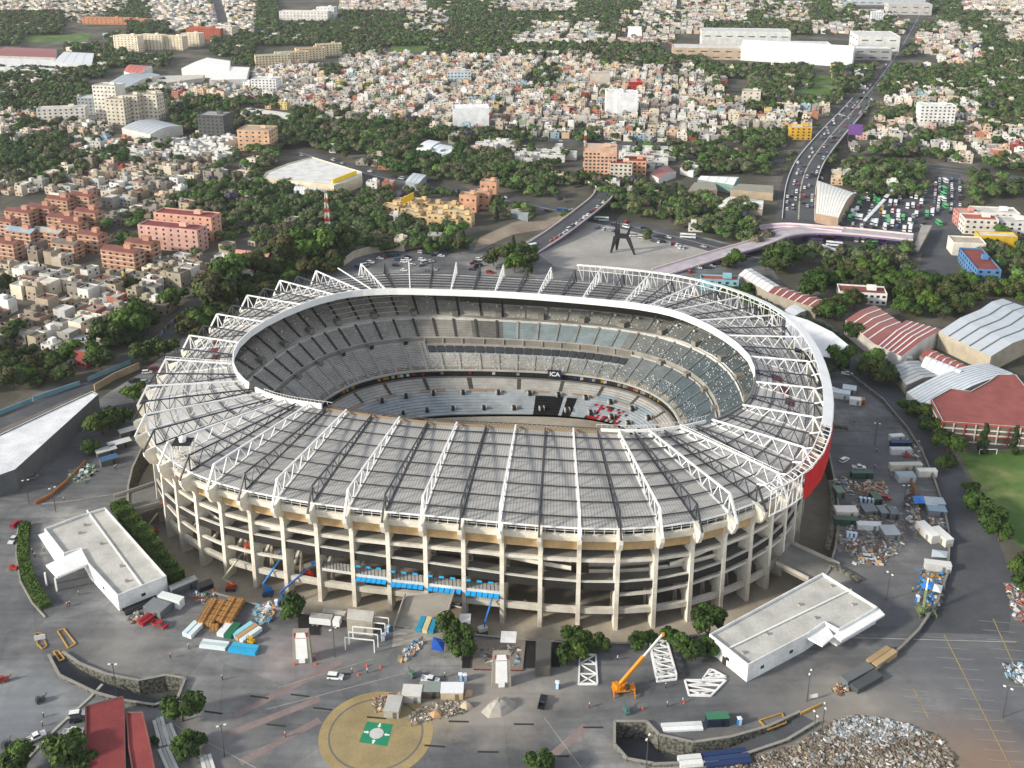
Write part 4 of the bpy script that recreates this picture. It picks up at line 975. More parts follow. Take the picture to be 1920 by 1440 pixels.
boom_lift(535,1132,590,1056,8,'blue boom lift beside the round tree left of the gate', BL, hx('2a6fc0'))
boom_lift(905,1187,930,1100,9,'blue boom lift reaching up to the blue awnings', hx('e8e8e4'), hx('2a78c8'), kx=.8)
boom_lift(992,1146,972,1140,3,'orange boom lift folded down inside the ring beam', OR, CR)
boom_lift(1475,1036,1480,1012,2,'small orange boom lift near the right stadium bridge', OR, OR, kx=-.5)
boom_lift(581,1086,578,1074,2,'orange lift parked inside under the left ramp', OR, OR, kx=-.3)
# steel trusses lying on the ground
def ground_truss(a, b, c3, d4, lab, n, z=1.4, layers=2):
    P = [W(*q) for q in (a, b, c3, d4)]; c = cent(P); mb = MB('metal')
    for L in range(layers):
        zz = .3 + L * z; Q = [p + Vector((0, 0, zz)) for p in P]
        for k in range(4): mb.bar(Q[k], Q[(k + 1) % 4], .5, WHT)
        for k in range(1, n):
            f = k / n; mb.bar(Q[0].lerp(Q[3], f), Q[1].lerp(Q[2], f), .36, WHT)
        for k in range(n):
            f, g = k / n, (k + 1) / n
            mb.bar(Q[0].lerp(Q[3], f), Q[1].lerp(Q[2], g), .3, WHT)
            if k % 2 == 0: mb.bar(Q[1].lerp(Q[2], f), Q[0].lerp(Q[3], g), .3, WHT)
    if layers > 1:
        for q in P: mb.bar(q, q + Vector((0, 0, z + .3)), .36, WHT)
    tag(mb.build('steel_truss', off=c), lab, 'truss', 'white steel trusses lying on the asphalt')
ground_truss((1087,1228),(1117,1229),(1120,1284),(1085,1284),'flat white steel truss lying right of the tree clump', 3, layers=1)
ground_truss((1218,1212),(1250,1210),(1268,1275),(1232,1279),'stack of white steel trusses behind the crane boom', 5, 1.5, 2)
ground_truss((1284,1277),(1361,1277),(1333,1306),(1292,1305),'lone triangular white truss lying by the right hall', 3, layers=1)
ground_truss((1318,1274),(1361,1271),(1338,1258),(1330,1257),'small white truss wedge behind the triangular one', 2, layers=1)
# tents, cabins and containers
def cabin(px, py, L, Wd, H, rot, wall, roof, lab, name='site_cabin', cat='cabin', group='site cabins and containers', pitch=0.0, z=0.0, door=True):
    p = W(px, py, z); t = thing(name, lab, cat, p, R(rot), group); mb = MB('paint'); mb.box(0, 0, 0, L, Wd, H, wall); 
    mb.build('body', t); mb = MB('clean')
    if pitch:
        mb.hexa([(-L / 2 - .2, -Wd / 2 - .2, H), (L / 2 + .2, -Wd / 2 - .2, H), (L / 2 + .2, Wd / 2 + .2, H), (-L / 2 - .2, Wd / 2 + .2, H), (-L / 2 - .2, -.05, H + pitch), (L / 2 + .2, -.05, H + pitch), (L / 2 + .2, .05, H + pitch), (-L / 2 - .2, .05, H + pitch)], roof)
    else: mb.box(0, 0, H, L + .2, Wd + .2, .14, roof)
    mb.build('roof', t)
    if door: mb = MB('paint'); mb.box(L * .22, -Wd / 2 - .03, .1, 1.0, .1, 2.0, mul(wall, .35)); mb.build('door', t)
    return t
GN, GY, TL = hx('3a5248'), hx('8b8f92'), hx('2c8c86')
for a in [
 (1738,1005,9.5,3.4,3.2,-75,hx('e6e3dc'),hx('efede8'),'long white cabin, left one of the two side by side by the outer wall'),
 (1765,1013,8.5,3.2,3.0,-75,hx('dcd9d2'),hx('e8e6e0'),'long white cabin, right one of the two side by side by the outer wall'),
 (1757,1068,8.5,2.6,2.8,-12,hx('c9c9c4'),hx('d9d9d5'),'pale container near the green crane by the outer wall'),
 (1737,892,7.5,2.6,2.7,0,hx('e9e4d8'),hx('efece4'),'cream container below the white and navy ones'),
 (1697,880,13,2.4,2.6,2,hx('d8d0bc'),hx('cfcbbf'),'long beige trailer at the top of the right yard'),
 (1688,838,8.5,2.4,2.6,0,hx('20304e'),hx('2c3f63'),'navy blue container near the top of the right yard'),
 (1680,826,6,2.4,2.6,8,hx('d8d8d4'),hx('e3e3df'),'small white container above the navy one'),
 (1688,851,8.5,2.2,2.6,0,hx('dedfe0'),hx('d3d6d8'),'white container just below the navy one'),
 (1697,900,7,4.0,2.6,2,hx('cfd2d2'),hx('9fb0bb'),'grey-blue roofed cabin under the long beige trailer'),
 (1756,950,5,4.5,2.6,-6,hx('8a9298'),hx('b7c2c9'),'grey tin-roofed shelter right of the blue tarpaulin'),
 (1755,962,6.5,4.5,2.2,-8,hx('7f8a90'),hx('93a9b8'),'blue-grey tin-roofed shelter below the pale one'),
 (1615,895,8.5,2.5,2.6,0,GN,hx('45604f'),'dark green container nearest the stadium rim'),
 (1585,966,8.0,4.0,2.8,0,hx('efe6da'),hx('f4ece2'),'white tent cabin with doors beside the moat wall'),
 (1572,928,3.2,4.8,2.6,5,hx('6c7a70'),hx('7c8a80'),'square grey-green cabin by the moat wall'),
 (1585,983,8.5,2.5,2.6,-6,GN,hx('3f5a4a'),'dark green container below the white tent cabin'),
 (1628,992,8.5,2.6,2.4,-5,hx('d9dcdd'),hx('e6e8e8'),'white plastic-covered stack right of the green container'),
 (1641,940,3.0,5.5,2.6,5,GN,hx('4a6b58'),'green cabin beside the blue toilets'),
 (1628,963,5.0,5.0,2.6,5,hx('6e7274'),hx('7b7f82'),'grey peaked tent in the middle of the yard'),
 (1655,966,3.4,5.0,2.6,5,hx('6e7274'),hx('83888b'),'grey flat-roofed cabin right of the peaked tent'),
 (1672,968,3.4,5.0,2.6,5,hx('66696b'),hx('74797c'),'grey flat-roofed cabin, rightmost of the row'),
 (1667,1005,5.6,6.0,2.6,2,hx('8d8f8f'),hx('b9c1c5'),'silver tin-roofed shed at the lower end of the yard'),
 (1577,745,7.5,4.2,3.0,-20,hx('dfe3e3'),hx('dfe6ea'),'white cabin with pale blue roof nearest the rim on the ring road'),
 (1603,757,5.0,3.0,2.7,-15,hx('f0efec'),hx('f4f4f2'),'small white box cabin beside a brown one on the ring road'),
 (1615,757,2.6,3.0,2.6,-15,hx('a9773f'),hx('b58550'),'small brown plywood cabin beside the white one'),
 (1592,735,6.0,5.0,2.4,-20,hx('9aa4ab'),hx('dbe2e6'),'pale lean-to roof behind the white ring road cabin'),
 (296,1148,7.0,5.0,2.8,-24,hx('6f7376'),hx('7c8083'),'grey cabin beside the red racks on the left yard'),
 (322,1133,8.5,2.6,3.0,-20,hx('e9eceb'),hx('dfe5e3'),'white billboard-sided cabin on the left yard'),
 (345,1106,9,2.8,2.8,40,hx('6a6c6e'),hx('7d8083'),'long grey container at the back of the left yard'),
 (385,1105,5,3,2.2,35,hx('222326'),hx('2a2b2e'),'black tarpaulin-covered box at the back of the left yard'),
 (1344,1357,6.2,2.6,2.9,4,hx('1f2c40'),hx('41795c'),'navy cabin with green roof above the sunken road'),
 (773,1308,5.5,4.5,2.6,-3,hx('b8b5ad'),hx('d2d0c9'),'grey tin hut, top middle of the rubble camp'),
 (738,1332,4.2,6.0,2.6,-6,hx('a9a498'),hx('b9b8b3'),'grey tin hut nearest the yellow circle'),
 (848,1303,6.5,4.2,2.6,0,hx('c9b79a'),hx('e8e8ea'),'white-topped hut at the right of the rubble camp'),
 (806,1300,6.0,4.0,2.4,0,hx('6b6259'),hx('8d9690'),'open lean-to between the two rubble camp huts'),
 (872,1180,3.4,6,3.4,0,hx('b51f24'),hx('d8d8d6'),'red and grey site truck box by the tree')]:
    cabin(*a[:8], a[8])
# porta toilets
pt = thing('portable_toilet', 'x', 'toilet'); mb = MB('clean'); mb.box(0, 0, 0, 1.25, 1.25, 2.2, hx('2b74b8')); mb.build('shell', pt)
mb = MB('clean'); mb.box(0, 0, 2.2, 1.3, 1.3, .25, hx('dfe8ee'), taper=.7); mb.build('roof', pt); mb = MB('clean'); mb.box(0, -.64, .15, .8, .06, 1.9, hx('d5e2ea')); mb.build('door', pt)
tl = [(719,1200,'blue toilet, back one of two by the gate bridge'),(728,1184,'blue toilet, second one by the gate bridge'),(1386,1358,'lone blue and white toilet above the sunken road'),(1045,1290,'blue toilet at the edge of the tree clump'),(864,1275,'blue toilet, left of the pair by the rubble camp'),(872,1276,'blue toilet, right of the pair by the rubble camp'),(1613,942,'blue toilet, leftmost in the yard row of four'),(1621,943,'blue toilet, second in the yard row of four'),(1629,944,'blue toilet, third in the yard row of four'),(1637,945,'blue toilet, last in the yard row of four'),(1589,1007,'blue toilet, left of the three low in the yard'),(1596,1008,'blue toilet, middle of the three low in the yard'),(1603,1009,'blue toilet, right of the three low in the yard'),(1720,1128,'blue toilet beside the green crane'),(519,1136,'pale blue toilet beside the round tree')]
for k, (x, y, l) in enumerate(tl):
    p = W(x, y); place(pt, p.x, p.y, 0, R(rnd.uniform(-20, 20)), l, 'portable toilets on the site', first=(k == 0))
# wooden crates and panel stacks in the left yard
cr = thing('wooden_crate', 'x', 'crate'); mb = MB('paint'); mb.box(0, 0, .15, 2.5, 1.7, 1.8, hx('b98a52')); mb.build('box', cr)
for s in (-1, 0, 1): mb = MB('paint'); mb.box(s * 1.0, 0, 0, .18, 1.78, 2.02, hx('8a6236')); mb.build('batten', cr)
k = 0
for cx0, cy0, nm in ((402,1134,'left'), (437,1131,'right')):
    for r in range(5):
        for s in range(2):
            p = W(cx0 - 2 - r * 5.5 + s * 16, cy0 + r * 9.4 + s * 2.4); place(cr, p.x, p.y, 0, R(-12), ['farthest', 'second', 'middle', 'fourth', 'nearest'][r] + (' left' if s == 0 else ' right') + ' tan wooden crate in the %s crate rows of the left yard' % nm, 'tan crates in the left yard', first=(k == 0)); k += 1
p = W(403,1182); place(cr, p.x, p.y, 0, R(5), 'lone tan wooden crate in front of both crate rows', 'tan crates in the left yard')
def stack(name, lab, cat, x0, y0, x1, y1, w, h, cols, n, group=None):
    a, b = W(x0, y0), W(x1, y1); d = (b - a).normalized(); o = Vector((-d.y, d.x, 0)); t = thing(name, lab, cat, a.lerp(b, .5), math.atan2(d.y, d.x), group); L = (b - a).length
    for q in range(n):
        mb = MB('clean'); mb.box(0, (q - (n - 1) / 2) * w * 1.15, 0, L * rnd.uniform(.92, 1), w, h * rnd.uniform(.85, 1.05), cols[q % len(cols)]); mb.build('panel_bundle', t)
BB, PW = hx('2ea8d8'), hx('dfe9ea')
stack('panel_stack', 'white insulated roof panels at the left of the crates', 'panels', 350,1196,374,1172, 1.6, 1.6, [PW, hx('cfe3e6')], 2)
stack('panel_stack', 'long pale panel stack on the ground below the crates', 'panels', 376,1208,428,1214, 1.0, 1.0, [PW, hx('b9cccb'), PW], 3)
stack('panel_stack', 'bright blue topped panel stack, front of the left yard', 'panels', 432,1216,484,1223, 1.6, 1.3, [BB, hx('3fb0d6')], 2)
stack('panel_stack', 'pale panels stacked beside the yellow forklift', 'panels', 444,1202,482,1176, 1.7, 1.5, [hx('d9e6e4'), hx('b9946a'), hx('8fd0e2')], 3)
stack('panel_stack', 'dark green skip full of white bags', 'skip', 420,1196,440,1172, 2.4, 1.4, [hx('1f6a4c'), hx('e8eaea')], 2)
stack('panel_stack', 'blue and cream panels on the gate bridge by the tree', 'panels', 796,1188,806,1162, 1.7, 1.4, [hx('2c93b9'), hx('d9c99a'), hx('2c93b9')], 3)
stack('panel_stack', 'pair of white beams above the sunken road', 'beams', 1240,1366,1318,1362, 1.4, .6, [hx('efefed'), hx('d9dcdc')], 2)
stack('rack_row', 'row of dark red steel racks on the left yard', 'racks', 262,1172,300,1146, 1.0, 1.4, [hx('9b1f2a'), hx('7c1a24'), hx('a8323a')], 3)
stack('pipe_stack', 'bundle of long black pipes beside the left white hall', 'pipes', 232,1150,296,1122, .8, .7, [hx('26282b'), hx('303338'), hx('1f2124')], 4)
stack('bag_pile', 'row of tan wrapped bundles by the outer wall', 'bundles', 1632,1252,1672,1224, 1.8, 1.9, [hx('b59a72'), hx('a88c66')], 2)
stack('shed_frame', 'dark low shed at the end of the outer wall', 'shed', 1590,1290,1640,1262, 3.0, 2.0, [hx('4c4f50'), hx('66696a')], 2)
stack('bag_row', 'row of white sacks at the bottom edge', 'sacks', 1272,1432,1316,1428, 1.5, 1.3, [hx('e6e6e2'), hx('dadad6')], 2)
stack('bag_row', 'row of navy blue sacks at the bottom edge', 'sacks', 1318,1430,1406,1420, 1.6, 1.2, [hx('22345a'), hx('2a3c66')], 3)
for k, (a, b) in enumerate((((296,1350),(310,1402)), ((312,1362),(326,1398)), ((306,1405),(330,1460)), ((385,1420),(400,1470)))):
    stack('roof_panel_row', ['left of the two rear', 'right of the two rear', 'front middle', 'front right'][k] + ' white slatted panel racks beside the leafy trees', 'panels', a[0], a[1], b[0], b[1], .9, .9, [hx('dcdcd8'), hx('bdbcb6')], 3, 'white panel racks bottom left')
def tarp(px, z, col, lab):
    P = WS(px, z); c = cent(P); t = thing('tarpaulin', lab, 'tarpaulin', c); mb = MB('clean'); cen = Vector((c.x, c.y, z + .7))
    for k in range(len(P)): mb.face([P[k], P[(k + 1) % len(P)], cen], col)
    mb.build('sheet', t, off=c)
    for q in P: m2 = MB('metal'); m2.bar((q.x, q.y, 0), q, .12, hx('777777')); m2.build('pole', t, off=c)
tarp([(812,1194),(834,1200),(832,1222),(808,1218)], 2.2, hx('2457b5'), 'bright blue tarpaulin shelter beside the tree at the gate')
tarp([(1711,930),(1732,930),(1736,944),(1714,944)], 2.4, hx('2a80d6'), 'bright blue tarpaulin in the right yard')
tarp([(1731,930),(1758,932),(1760,948),(1736,946)], 2.4, hx('c3ccd0'), 'pale grey tarpaulin right of the blue one')
tarp([(1732,1088),(1752,1092),(1748,1106),(1728,1102)], 2.4, hx('2a86e0'), 'blue tarpaulin over the green crane yard')
tarp([(1752,1094),(1768,1098),(1764,1112),(1748,1108)], 2.4, hx('e0e4e6'), 'white tarpaulin right of the blue one near the green crane')
tarp([(1748,1030),(1778,1034),(1776,1046),(1746,1044)], 1.2, hx('bcc8cf'), 'crumpled pale plastic sheet below the twin white cabins')
crane(1735, 1150, 1741, 1080, 3, 'mobile crane with bright green boom by the outer wall', hx('6d7a52'), s=.8, name='truck_crane')
# low outer wall of the yard
OW = px_poly([(1572,690),(1604,712),(1655,752),(1700,805),(1728,850),(1752,905),(1770,960),(1780,1012),(1776,1080),(1756,1135),(1722,1186),(1690,1218),(1640,1262),(1596,1292)])
mb = MB('stone'); wall_strip(mb, OW, 0, 1.3, g3(.5), 'stone', .6, capcol=hx('8e8a82')); tag(mb.build('yard_wall', off=OW[6]), 'long curved low stone wall between the yard and the outer road', 'wall')
mb = MB('road'); ins = px_poly([(1590,688),(1625,712),(1678,752),(1722,803),(1750,850),(1776,905),(1796,960),(1810,1012),(1812,1080),(1800,1140),(1770,1196)]); 
mb.flat([V3(p, .02) for p in px_poly([(1572,694),(1655,757),(1700,810),(1728,855),(1752,910),(1769,965),(1778,1015),(1774,1080),(1754,1133),(1720,1186),(1890,1190),(1905,1100),(1870,1010),(1838,940),(1800,870),(1755,800),(1700,745),(1630,690),(1600,672)])], g3(.5), 'road'); tag(mb.build('outer_road'), kind='structure')
# stone curb island in yard and low walls
for pts, lab in (([(1556,1060),(1590,1078),(1612,1092)], 'rubble kerb wall at the lower end of the right yard'), ([(1556,905),(1562,950),(1558,1000),(1552,1030)], 'rubble kerb wall of the yard along the moat'), ([(1560,800),(1590,806)], 'short rubble wall near the red facade')):
    P = px_poly(pts); mb = MB('stone'); wall_strip(mb, P, 0, 1.2, g3(.5), 'stone', 1.6); tag(mb.build('kerb_wall', off=P[0]), lab, 'wall')
# painted markings
mb = MB('paint'); hc = W(705, 1375); 
def disc(mb, c, r0, r1, col, z, n=72, a0=0, a1=6.2832):
    for k in range(n):
        a, b = a0 + (a1 - a0) * k / n, a0 + (a1 - a0) * (k + 1) / n
        q = [(c.x + r * math.cos(t), c.y + r * math.sin(t), z) for r, t in ((r0, a), (r1, a), (r1, b), (r0, b))]
        mb.face(q if r0 > 0 else q[1:3] + [(c.x, c.y, z)], col)
disc(mb, hc, 0, 12.6, hx('a3916a'), .02); disc(mb, hc, 12.6, 13.2, hx('77736c'), .02); disc(mb, hc, 13.2, 15.8, hx('a9956a'), .02)
tag(mb.build('painted_circle'), kind='structure')
mb = MB('clean'); gq = [W(688,1353), W(737,1358.5), W(726,1399.5), W(673,1391.5)]
mb.flat([V3(p, .04) for p in gq], hx('22875f')); tag(mb.build('green_marking'), kind='structure')
mb = MB('clean'); gc = sum(gq, Vector()) / 4; ex = ((gq[1] - gq[0]) + (gq[2] - gq[3])).normalized(); ey = Vector((-ex.y, ex.x, 0)); hs = (gq[1] - gq[0]).length / 2
disc(mb, gc, 0, hs * .52, hx('c9c8c4'), .06, 36)
for k in range(4):
    a = k * math.pi / 2; dx = ex * math.cos(a) + ey * math.sin(a); dy = Vector((-dx.y, dx.x, 0)); z = Vector((0, 0, .06))
    P = [gc + dx * (hs * .97) + dy * (hs * .07), gc + dx * (hs * .74) + dy * (hs * .07), gc + dx * (hs * .74) + dy * (hs * .16), gc + dx * (hs * .56), gc + dx * (hs * .74) - dy * (hs * .16), gc + dx * (hs * .74) - dy * (hs * .07), gc + dx * (hs * .97) - dy * (hs * .07)]
    mb.flat([V3(p, .06) for p in P], hx('f1f1ee'))
tag(mb.build('white_arrows'), kind='structure')
mb = MB('paint')
for (x, y, a) in ((518,1360,-8),(605,1329,-8),(400,1336,-10),(486,1307,-10),(640,1264,0),(706,1346,-6),(860,1353,-2),(982,1358,-1),(1112,1364,0),(915,1410,-1),(1048,1418,-1),(815,1399,-5),(562,1304,-9)):
    p = W(x, y); mb.box(p.x, p.y, .01, 5.6, .6, .05, hx('3a3937'), R(a))
tag(mb.build('drain_grates'), kind='structure')
mb = MB('paint'); rr = random.Random(4)
def pxline(mb, x0, y0, x1, y1, w, col, z=.03):
    a, b = W(x0, y0), W(x1, y1); d = (b - a).normalized(); o = Vector((-d.y, d.x, 0)) * w / 2; mb.face([V3(a - o, z), V3(b - o, z), V3(b + o, z), V3(a + o, z)], col)
YL, WL = hx('b39a62'), hx('bdbbb5')
pxline(mb, 1580, 1195, 1905, 1204, .25, WL); 
for (xa, ya, xb, yb, n, L) in ((1770,1190,1895,1440,13,34), (1862,1160,1925,1300,8,30), (1712,1290,1740,1345,4,26)):
    pxline(mb, xa, ya, xb, yb, .3, YL)
    for k in range(n):
        f = (k + .3) / n; x, y = xa + (xb - xa) * f, ya + (yb - ya) * f; pxline(mb, x - L, y - 2, x + L, y + 3, .14, hx('a3a19c'))
for q in ((520,1290,700,1235),(500,1330,760,1262),(1020,1345,1090,1440),(300,1345,480,1440)): pxline(mb, *q, .3, hx('a19d97'))
for q in ((440,1342,640,1240),(420,1380,600,1310),(450,1430,600,1350),(1010,1440,1100,1360)): pxline(mb, *q, 2.4, hx('8f7f7b'), .015)
tag(mb.build('painted_lines'), kind='structure')
# lamp posts and masts
lp = thing('lamp_post', 'x', 'lamp post'); mb = MB('metal'); mb.cyl((0, 0, 0), .16, 10.5, hx('4a4c4e'), 8, r2=.1); mb.build('pole', lp)
mb = MB('metal'); mb.bar((-.9, 0, 10.4), (.9, 0, 10.4), .12, hx('4a4c4e')); mb.build('arm', lp)
for s in (-1, 1): mb = MB('clean'); mb.box(s * .95, 0, 10.3, .7, .4, .25, hx('f0f0ee')); mb.build('lamp_head', lp)
for k, (x, y, l) in enumerate([(219,1300,'lamp post beside the left sunken road'),(421,1418,'lamp post in front of the leafy trees, bottom left'),(628,1232,'lamp post beside the left gate pylon'),(1513,1315,'lamp post in front of the right white hall'),(1540,1380,'lamp post, right of two above the debris heap'),(1523,1395,'lamp post, left of two above the debris heap'),(1662,1125,'lamp post near the right end of the white hall'),(1880,1345,'lamp post in the marked car park at the right edge'),(1640,835,'lamp post at the top of the right yard'),(1693,955,'lamp post between the two cabin rows'),(55,945,'lamp post at the left edge above the hedge'),(105,960,'lamp post near the left ring road'),(1212,1440,'lamp post left of the right sunken road')]):
    p = W(x, y); place(lp, p.x, p.y, 0, R(20 * k), l, 'lamp posts round the stadium', first=(k == 0))
def mast(x, y, h, w, lab, nseg=8):
    p = W(x, y); t = thing('lattice_mast', lab, 'mast', p)
    for q in range(nseg):
        col = hx('c2452f') if q % 2 == 0 else hx('e9e6e0'); mb = MB('metal'); z0, z1 = h * q / nseg, h * (q + 1) / nseg; w0, w1 = w * (1 - .6 * q / nseg), w * (1 - .6 * (q + 1) / nseg); C = ((-1, -1), (1, -1), (1, 1), (-1, 1))
        for k in range(4):
            a, b = C[k], C[(k + 1) % 4]; mb.bar((a[0] * w0, a[1] * w0, z0), (a[0] * w1, a[1] * w1, z1), .3, col); mb.bar((a[0] * w0, a[1] * w0, z0), (b[0] * w1, b[1] * w1, z1), .2, col); mb.bar((a[0] * w1, a[1] * w1, z1), (b[0] * w1, b[1] * w1, z1), .2, col)
        mb.build('lattice_section', t)
    mb = MB('clean'); mb.cyl((w * .5, -w * .3, h * .9), .6, 1.6, hx('e8e8e4'), 10); mb.cyl((-w * .5, 0, h * .72), .6, 1.6, hx('e8e8e4'), 10); mb.build('antenna', t)
mast(615, 434, 27, 1.7, 'red and white lattice mast rising from the trees behind the stadium')
mast(1096, 322, 35, 1.3, 'tall thin red and white mast beside the pink flats')
# people
pp = [make_person('person', 0), make_person('person', 1)]
VC = [('orange', hx('e0591c')), ('lime green', hx('a8c83a')), ('dark', hx('26282c')), ('white', hx('d8d8d6')), ('blue', hx('3b5f96'))]
pl = [(320,1234,'nearest the red tape of the left yard'),(354,1216,'beside the panel stacks'),(551,1240,'left of the left gate pylon'),(590,1238,'right of the left gate pylon'),(417,1275,'alone on the asphalt by the sunken road'),(772,1362,'nearest the rubble, on the yellow circle edge'),(1105,1327,'left of the crane on open asphalt'),(1248,1290,'right of the crane'),(1280,1318,'below the triangular truss'),(1251,1325,'on the asphalt below the crane'),(862,1272,'beside the pickup with blue door'),(834,1270,'in front of the pair of toilets'),(660,1262,'next to the white estate car'),(689,1262,'beside the orange cones'),(131,1136,'left of the pair in front of the left hall'),(126,1138,'right of the pair in front of the left hall'),(148,1116,'by the handcart before the left hall'),(61,1037,'leftmost of the group under the hall eave'),(66,1045,'second of the group under the hall eave'),(83,1034,'rightmost of the group under the hall eave'),(82,1345,'by the diagonal kerb, bottom left'),(80,1362,'lower one by the diagonal kerb, bottom left'),(1671,898,'beside the red pickup in the right yard'),(1640,878,'on the open asphalt of the right yard'),(1643,848,'highest up in the right yard'),(1602,793,'alone near the top of the right yard'),(1711,1110,'beside the green crane yard'),(535,1382,'bottom left, alone by the painted lines'),(1158,1238,'near the trusses by the crane'),(215,880,'leftmost in the dark yard left of the stadium'),(218,878,'right one in the dark yard left of the stadium'),(120,940,'on the road above the left hall')]
used = {}
for k, (x, y, w2) in enumerate(pl):
    vn, vc = VC[k % 5] if k % 3 else VC[0]; q = k % 2; p = W(x, y)
    o = place(pp[q], p.x, p.y, 0, R(rnd.uniform(0, 360)), 'worker in %s vest %s' % (vn, w2), 'people on the site', vc, first=(q not in used)); used[q] = 1
# ---------------------------------------------------------------- city
CMAP = [
"HHHHHhTHHHHHT...HHHHTTThHHHTTTHHHHHhhhTh...TTHHH",
"TTThhTTHHHHHT...TTThhTTTTTTTThHhHHHThhTThh..TThh",
"TTT...TTHHHHTTTTTTThhTTTTHHHThhHHTTTTTHHhTHTHTTH",
"TGGGGT....TTTTTTTTTTTTTTHHHHhHHH...........HHHTH",
"...TTT....TT....TTGGTTTTTTTTTTT...........THHhTT",
"....TTTT...T....HHHHHHHHHHHhTTTTT...........HHTT",
"TTTTT.......HHHTHHHHHHHHHTHHHHHhhTTTTT.TTTTTTTTT",
"TTTT..hh....HHHHHHHHHHHHHTHHHHHHHh.TTT.TTTTTTThT",
"hTTTTTThHHHHHHHHHHHHHHHHHHHHHHHHHh.TT..TTTHHHhTT",
"TTTT....TTTTTHHHHHHHHHHHHHHHHHHHHHhTTTTTThHHHhTT",
"hh......TTTTTTThhHHHHHHHHHHHHHHHHHHHHHhT.TTHhhTT",
"hThhh...TTTTTTTTTTTTh.HHHHHHHHHHHHHHHHh..hHHhhTT",
"hhThh.......TTTTTTTTTTTTTHHTHHHHHHTTHT..hHhTTHHH",
"TTThhhhhWWWtTTTTTTTTTTWWt..........TT..hhTThHHHH",
"TTTTTTWWWWTtT....TTTTTTThW....WWTTTT..TTTTTTTHHh",
"TTTTTHHHHTTTT....hTTTTTTTT....WWTTTT..TTTTTTTTTT",
"TTTHHHHHHHTTt.....TTTTTTTTTTTT......T..tTTTTTTtt",
"HHHHHHHHTTTTTT...hhTTTTTTT..TTTT......TTTTTTTTTT",
".....HHTTTTTTTTTTTT....TTT..TTTTTTT.TT......tT..",
".....hTTTTTTTTTTTT.....TT..tTTTTTTTTTT......tT..",
".....TT...TTTTTTTTTT........tTTTTTT..........t..",
"......t...TTTTTTTTTTTT........TTTTTT..........t.",
"....TT..TT..TTTTTTTTTT............TT......tTtttT",
"HH.....HHHhtTTT.........T.........TTTTTTTTTTTt.T",
"HHH....HHHHHTTTT........T.........T.TTTTTTTTTTTT",
"HHHHHHHHHHHHhT............................TTTTTT",
"tHHHHHHHHhTTT..........................TTTTTTTTT",
"HHHHHHHHHTTT...........................T..tTTTTT"]
for w in ("HHHHHHHH", "HHHHHHT", "HHHHHH", "hHHHH", "TTHHH", "TThH", "TTT", "TT"): CMAP.append(w.ljust(48, '.'))
# corrections: (row, first column, kind, count)
for r, c, k, n in ((23,36,'T',12),(24,36,'T',12),(25,38,'T',10),(26,39,'T',9),(27,39,'T',2),(27,42,'T',6),(28,38,'T',2),(28,41,'T',7),(29,39,'t',1),(29,44,'T',4),(21,22,'.',3),
                   (26,9,'T',4),(27,8,'T',4),(28,8,'T',3),(29,6,'T',4),(30,5,'T',5),(31,5,'T',3),(32,5,'T',2),(33,4,'T',2),(34,2,'T',2),(35,2,'t',2),(22,12,'T',10),(14,24,'W',3),(14,29,'W',3),(15,29,'W',3),(13,29,'t',5),(15,9,'h',3),(16,10,'h',2),(11,39,'T',2),(12,35,'T',5),(13,35,'T',5),(14,35,'T',4),(15,35,'T',4),(16,36,'T',1),(16,38,'T',2),(17,38,'t',1),(10,39,'T',2),(9,36,'T',4),(18,36,'T',1),(15,4,'H',1),(16,4,'H',6),(17,0,'H',9),(18,5,'H',3),(19,4,'H',3),(19,7,'h',2),(20,5,'h',1),(13,3,'h',5),(14,6,'W',5),(12,9,'h',2)):
    CMAP[r] = CMAP[r][:c] + k * n + CMAP[r][c + n:]
def mapch(x, y):
    c = int(x // 40); r = int(y // 20)
    if r >= len(CMAP): return '.'
    if r < 0: r = 0
    return CMAP[r][min(47, max(0, c))]
ROADS = {}
def road(name, pts, w, mat='road', z=.03, kind='structure', dash=True):
    P = px_poly(pts); ROADS[name] = (P, w); Q = []
    for k in range(len(P) - 1):
        n = max(1, int((P[k + 1] - P[k]).length / 25))
        for q in range(n): Q.append(P[k].lerp(P[k + 1], q / n))
    Q.append(P[-1])
    for _ in range(3): Q = [Q[0]] + [(Q[i - 1] + 2 * Q[i] + Q[i + 1]) / 4 for i in range(1, len(Q) - 1)] + [Q[-1]]
    mb = MB(mat); L, Rr = [], []
    for i, p in enumerate(Q):
        d = (Q[min(i + 1, len(Q) - 1)] - Q[max(0, i - 1)]).normalized(); o = Vector((-d.y, d.x, 0)) * w / 2; L.append(p + o); Rr.append(p - o)
    for i in range(len(Q) - 1):
        mb.face([V3(Rr[i], z), V3(Rr[i + 1], z), V3(L[i + 1], z), V3(L[i], z)], g3(.5), mat)
    tag(mb.build(name), kind=kind)
    if dash:
        mb = MB('paint')
        for i in range(len(Q) - 1): 
            d = (Q[i + 1] - Q[i]).normalized(); o = Vector((-d.y, d.x, 0)) * .5; mb.face([V3(Q[i] - o, z + .03), V3(Q[i + 1] - o, z + .03), V3(Q[i + 1] + o, z + .03), V3(Q[i] + o, z + .03)], hx('a09c90'))
        tag(mb.build('median_strip'), kind='structure')
    return Q
Q1 = road('boulevard', [(1500,440),(1498,385),(1508,330),(1528,290),(1565,245),(1600,205),(1622,182)], 34, dash=False)
ROADS['boulevard0'] = ROADS['boulevard']
Q1b = road('boulevard', [(1612,192),(1640,160),(1690,90),(1740,0),(1760,-40)], 9)
Q2 = road('cross_avenue', [(790,238),(850,246),(960,255),(1100,266),(1280,286),(1420,300),(1470,303)], 22)
Q2b = road('cross_avenue', [(1600,300),(1700,306),(1800,318),(1930,338)], 18)
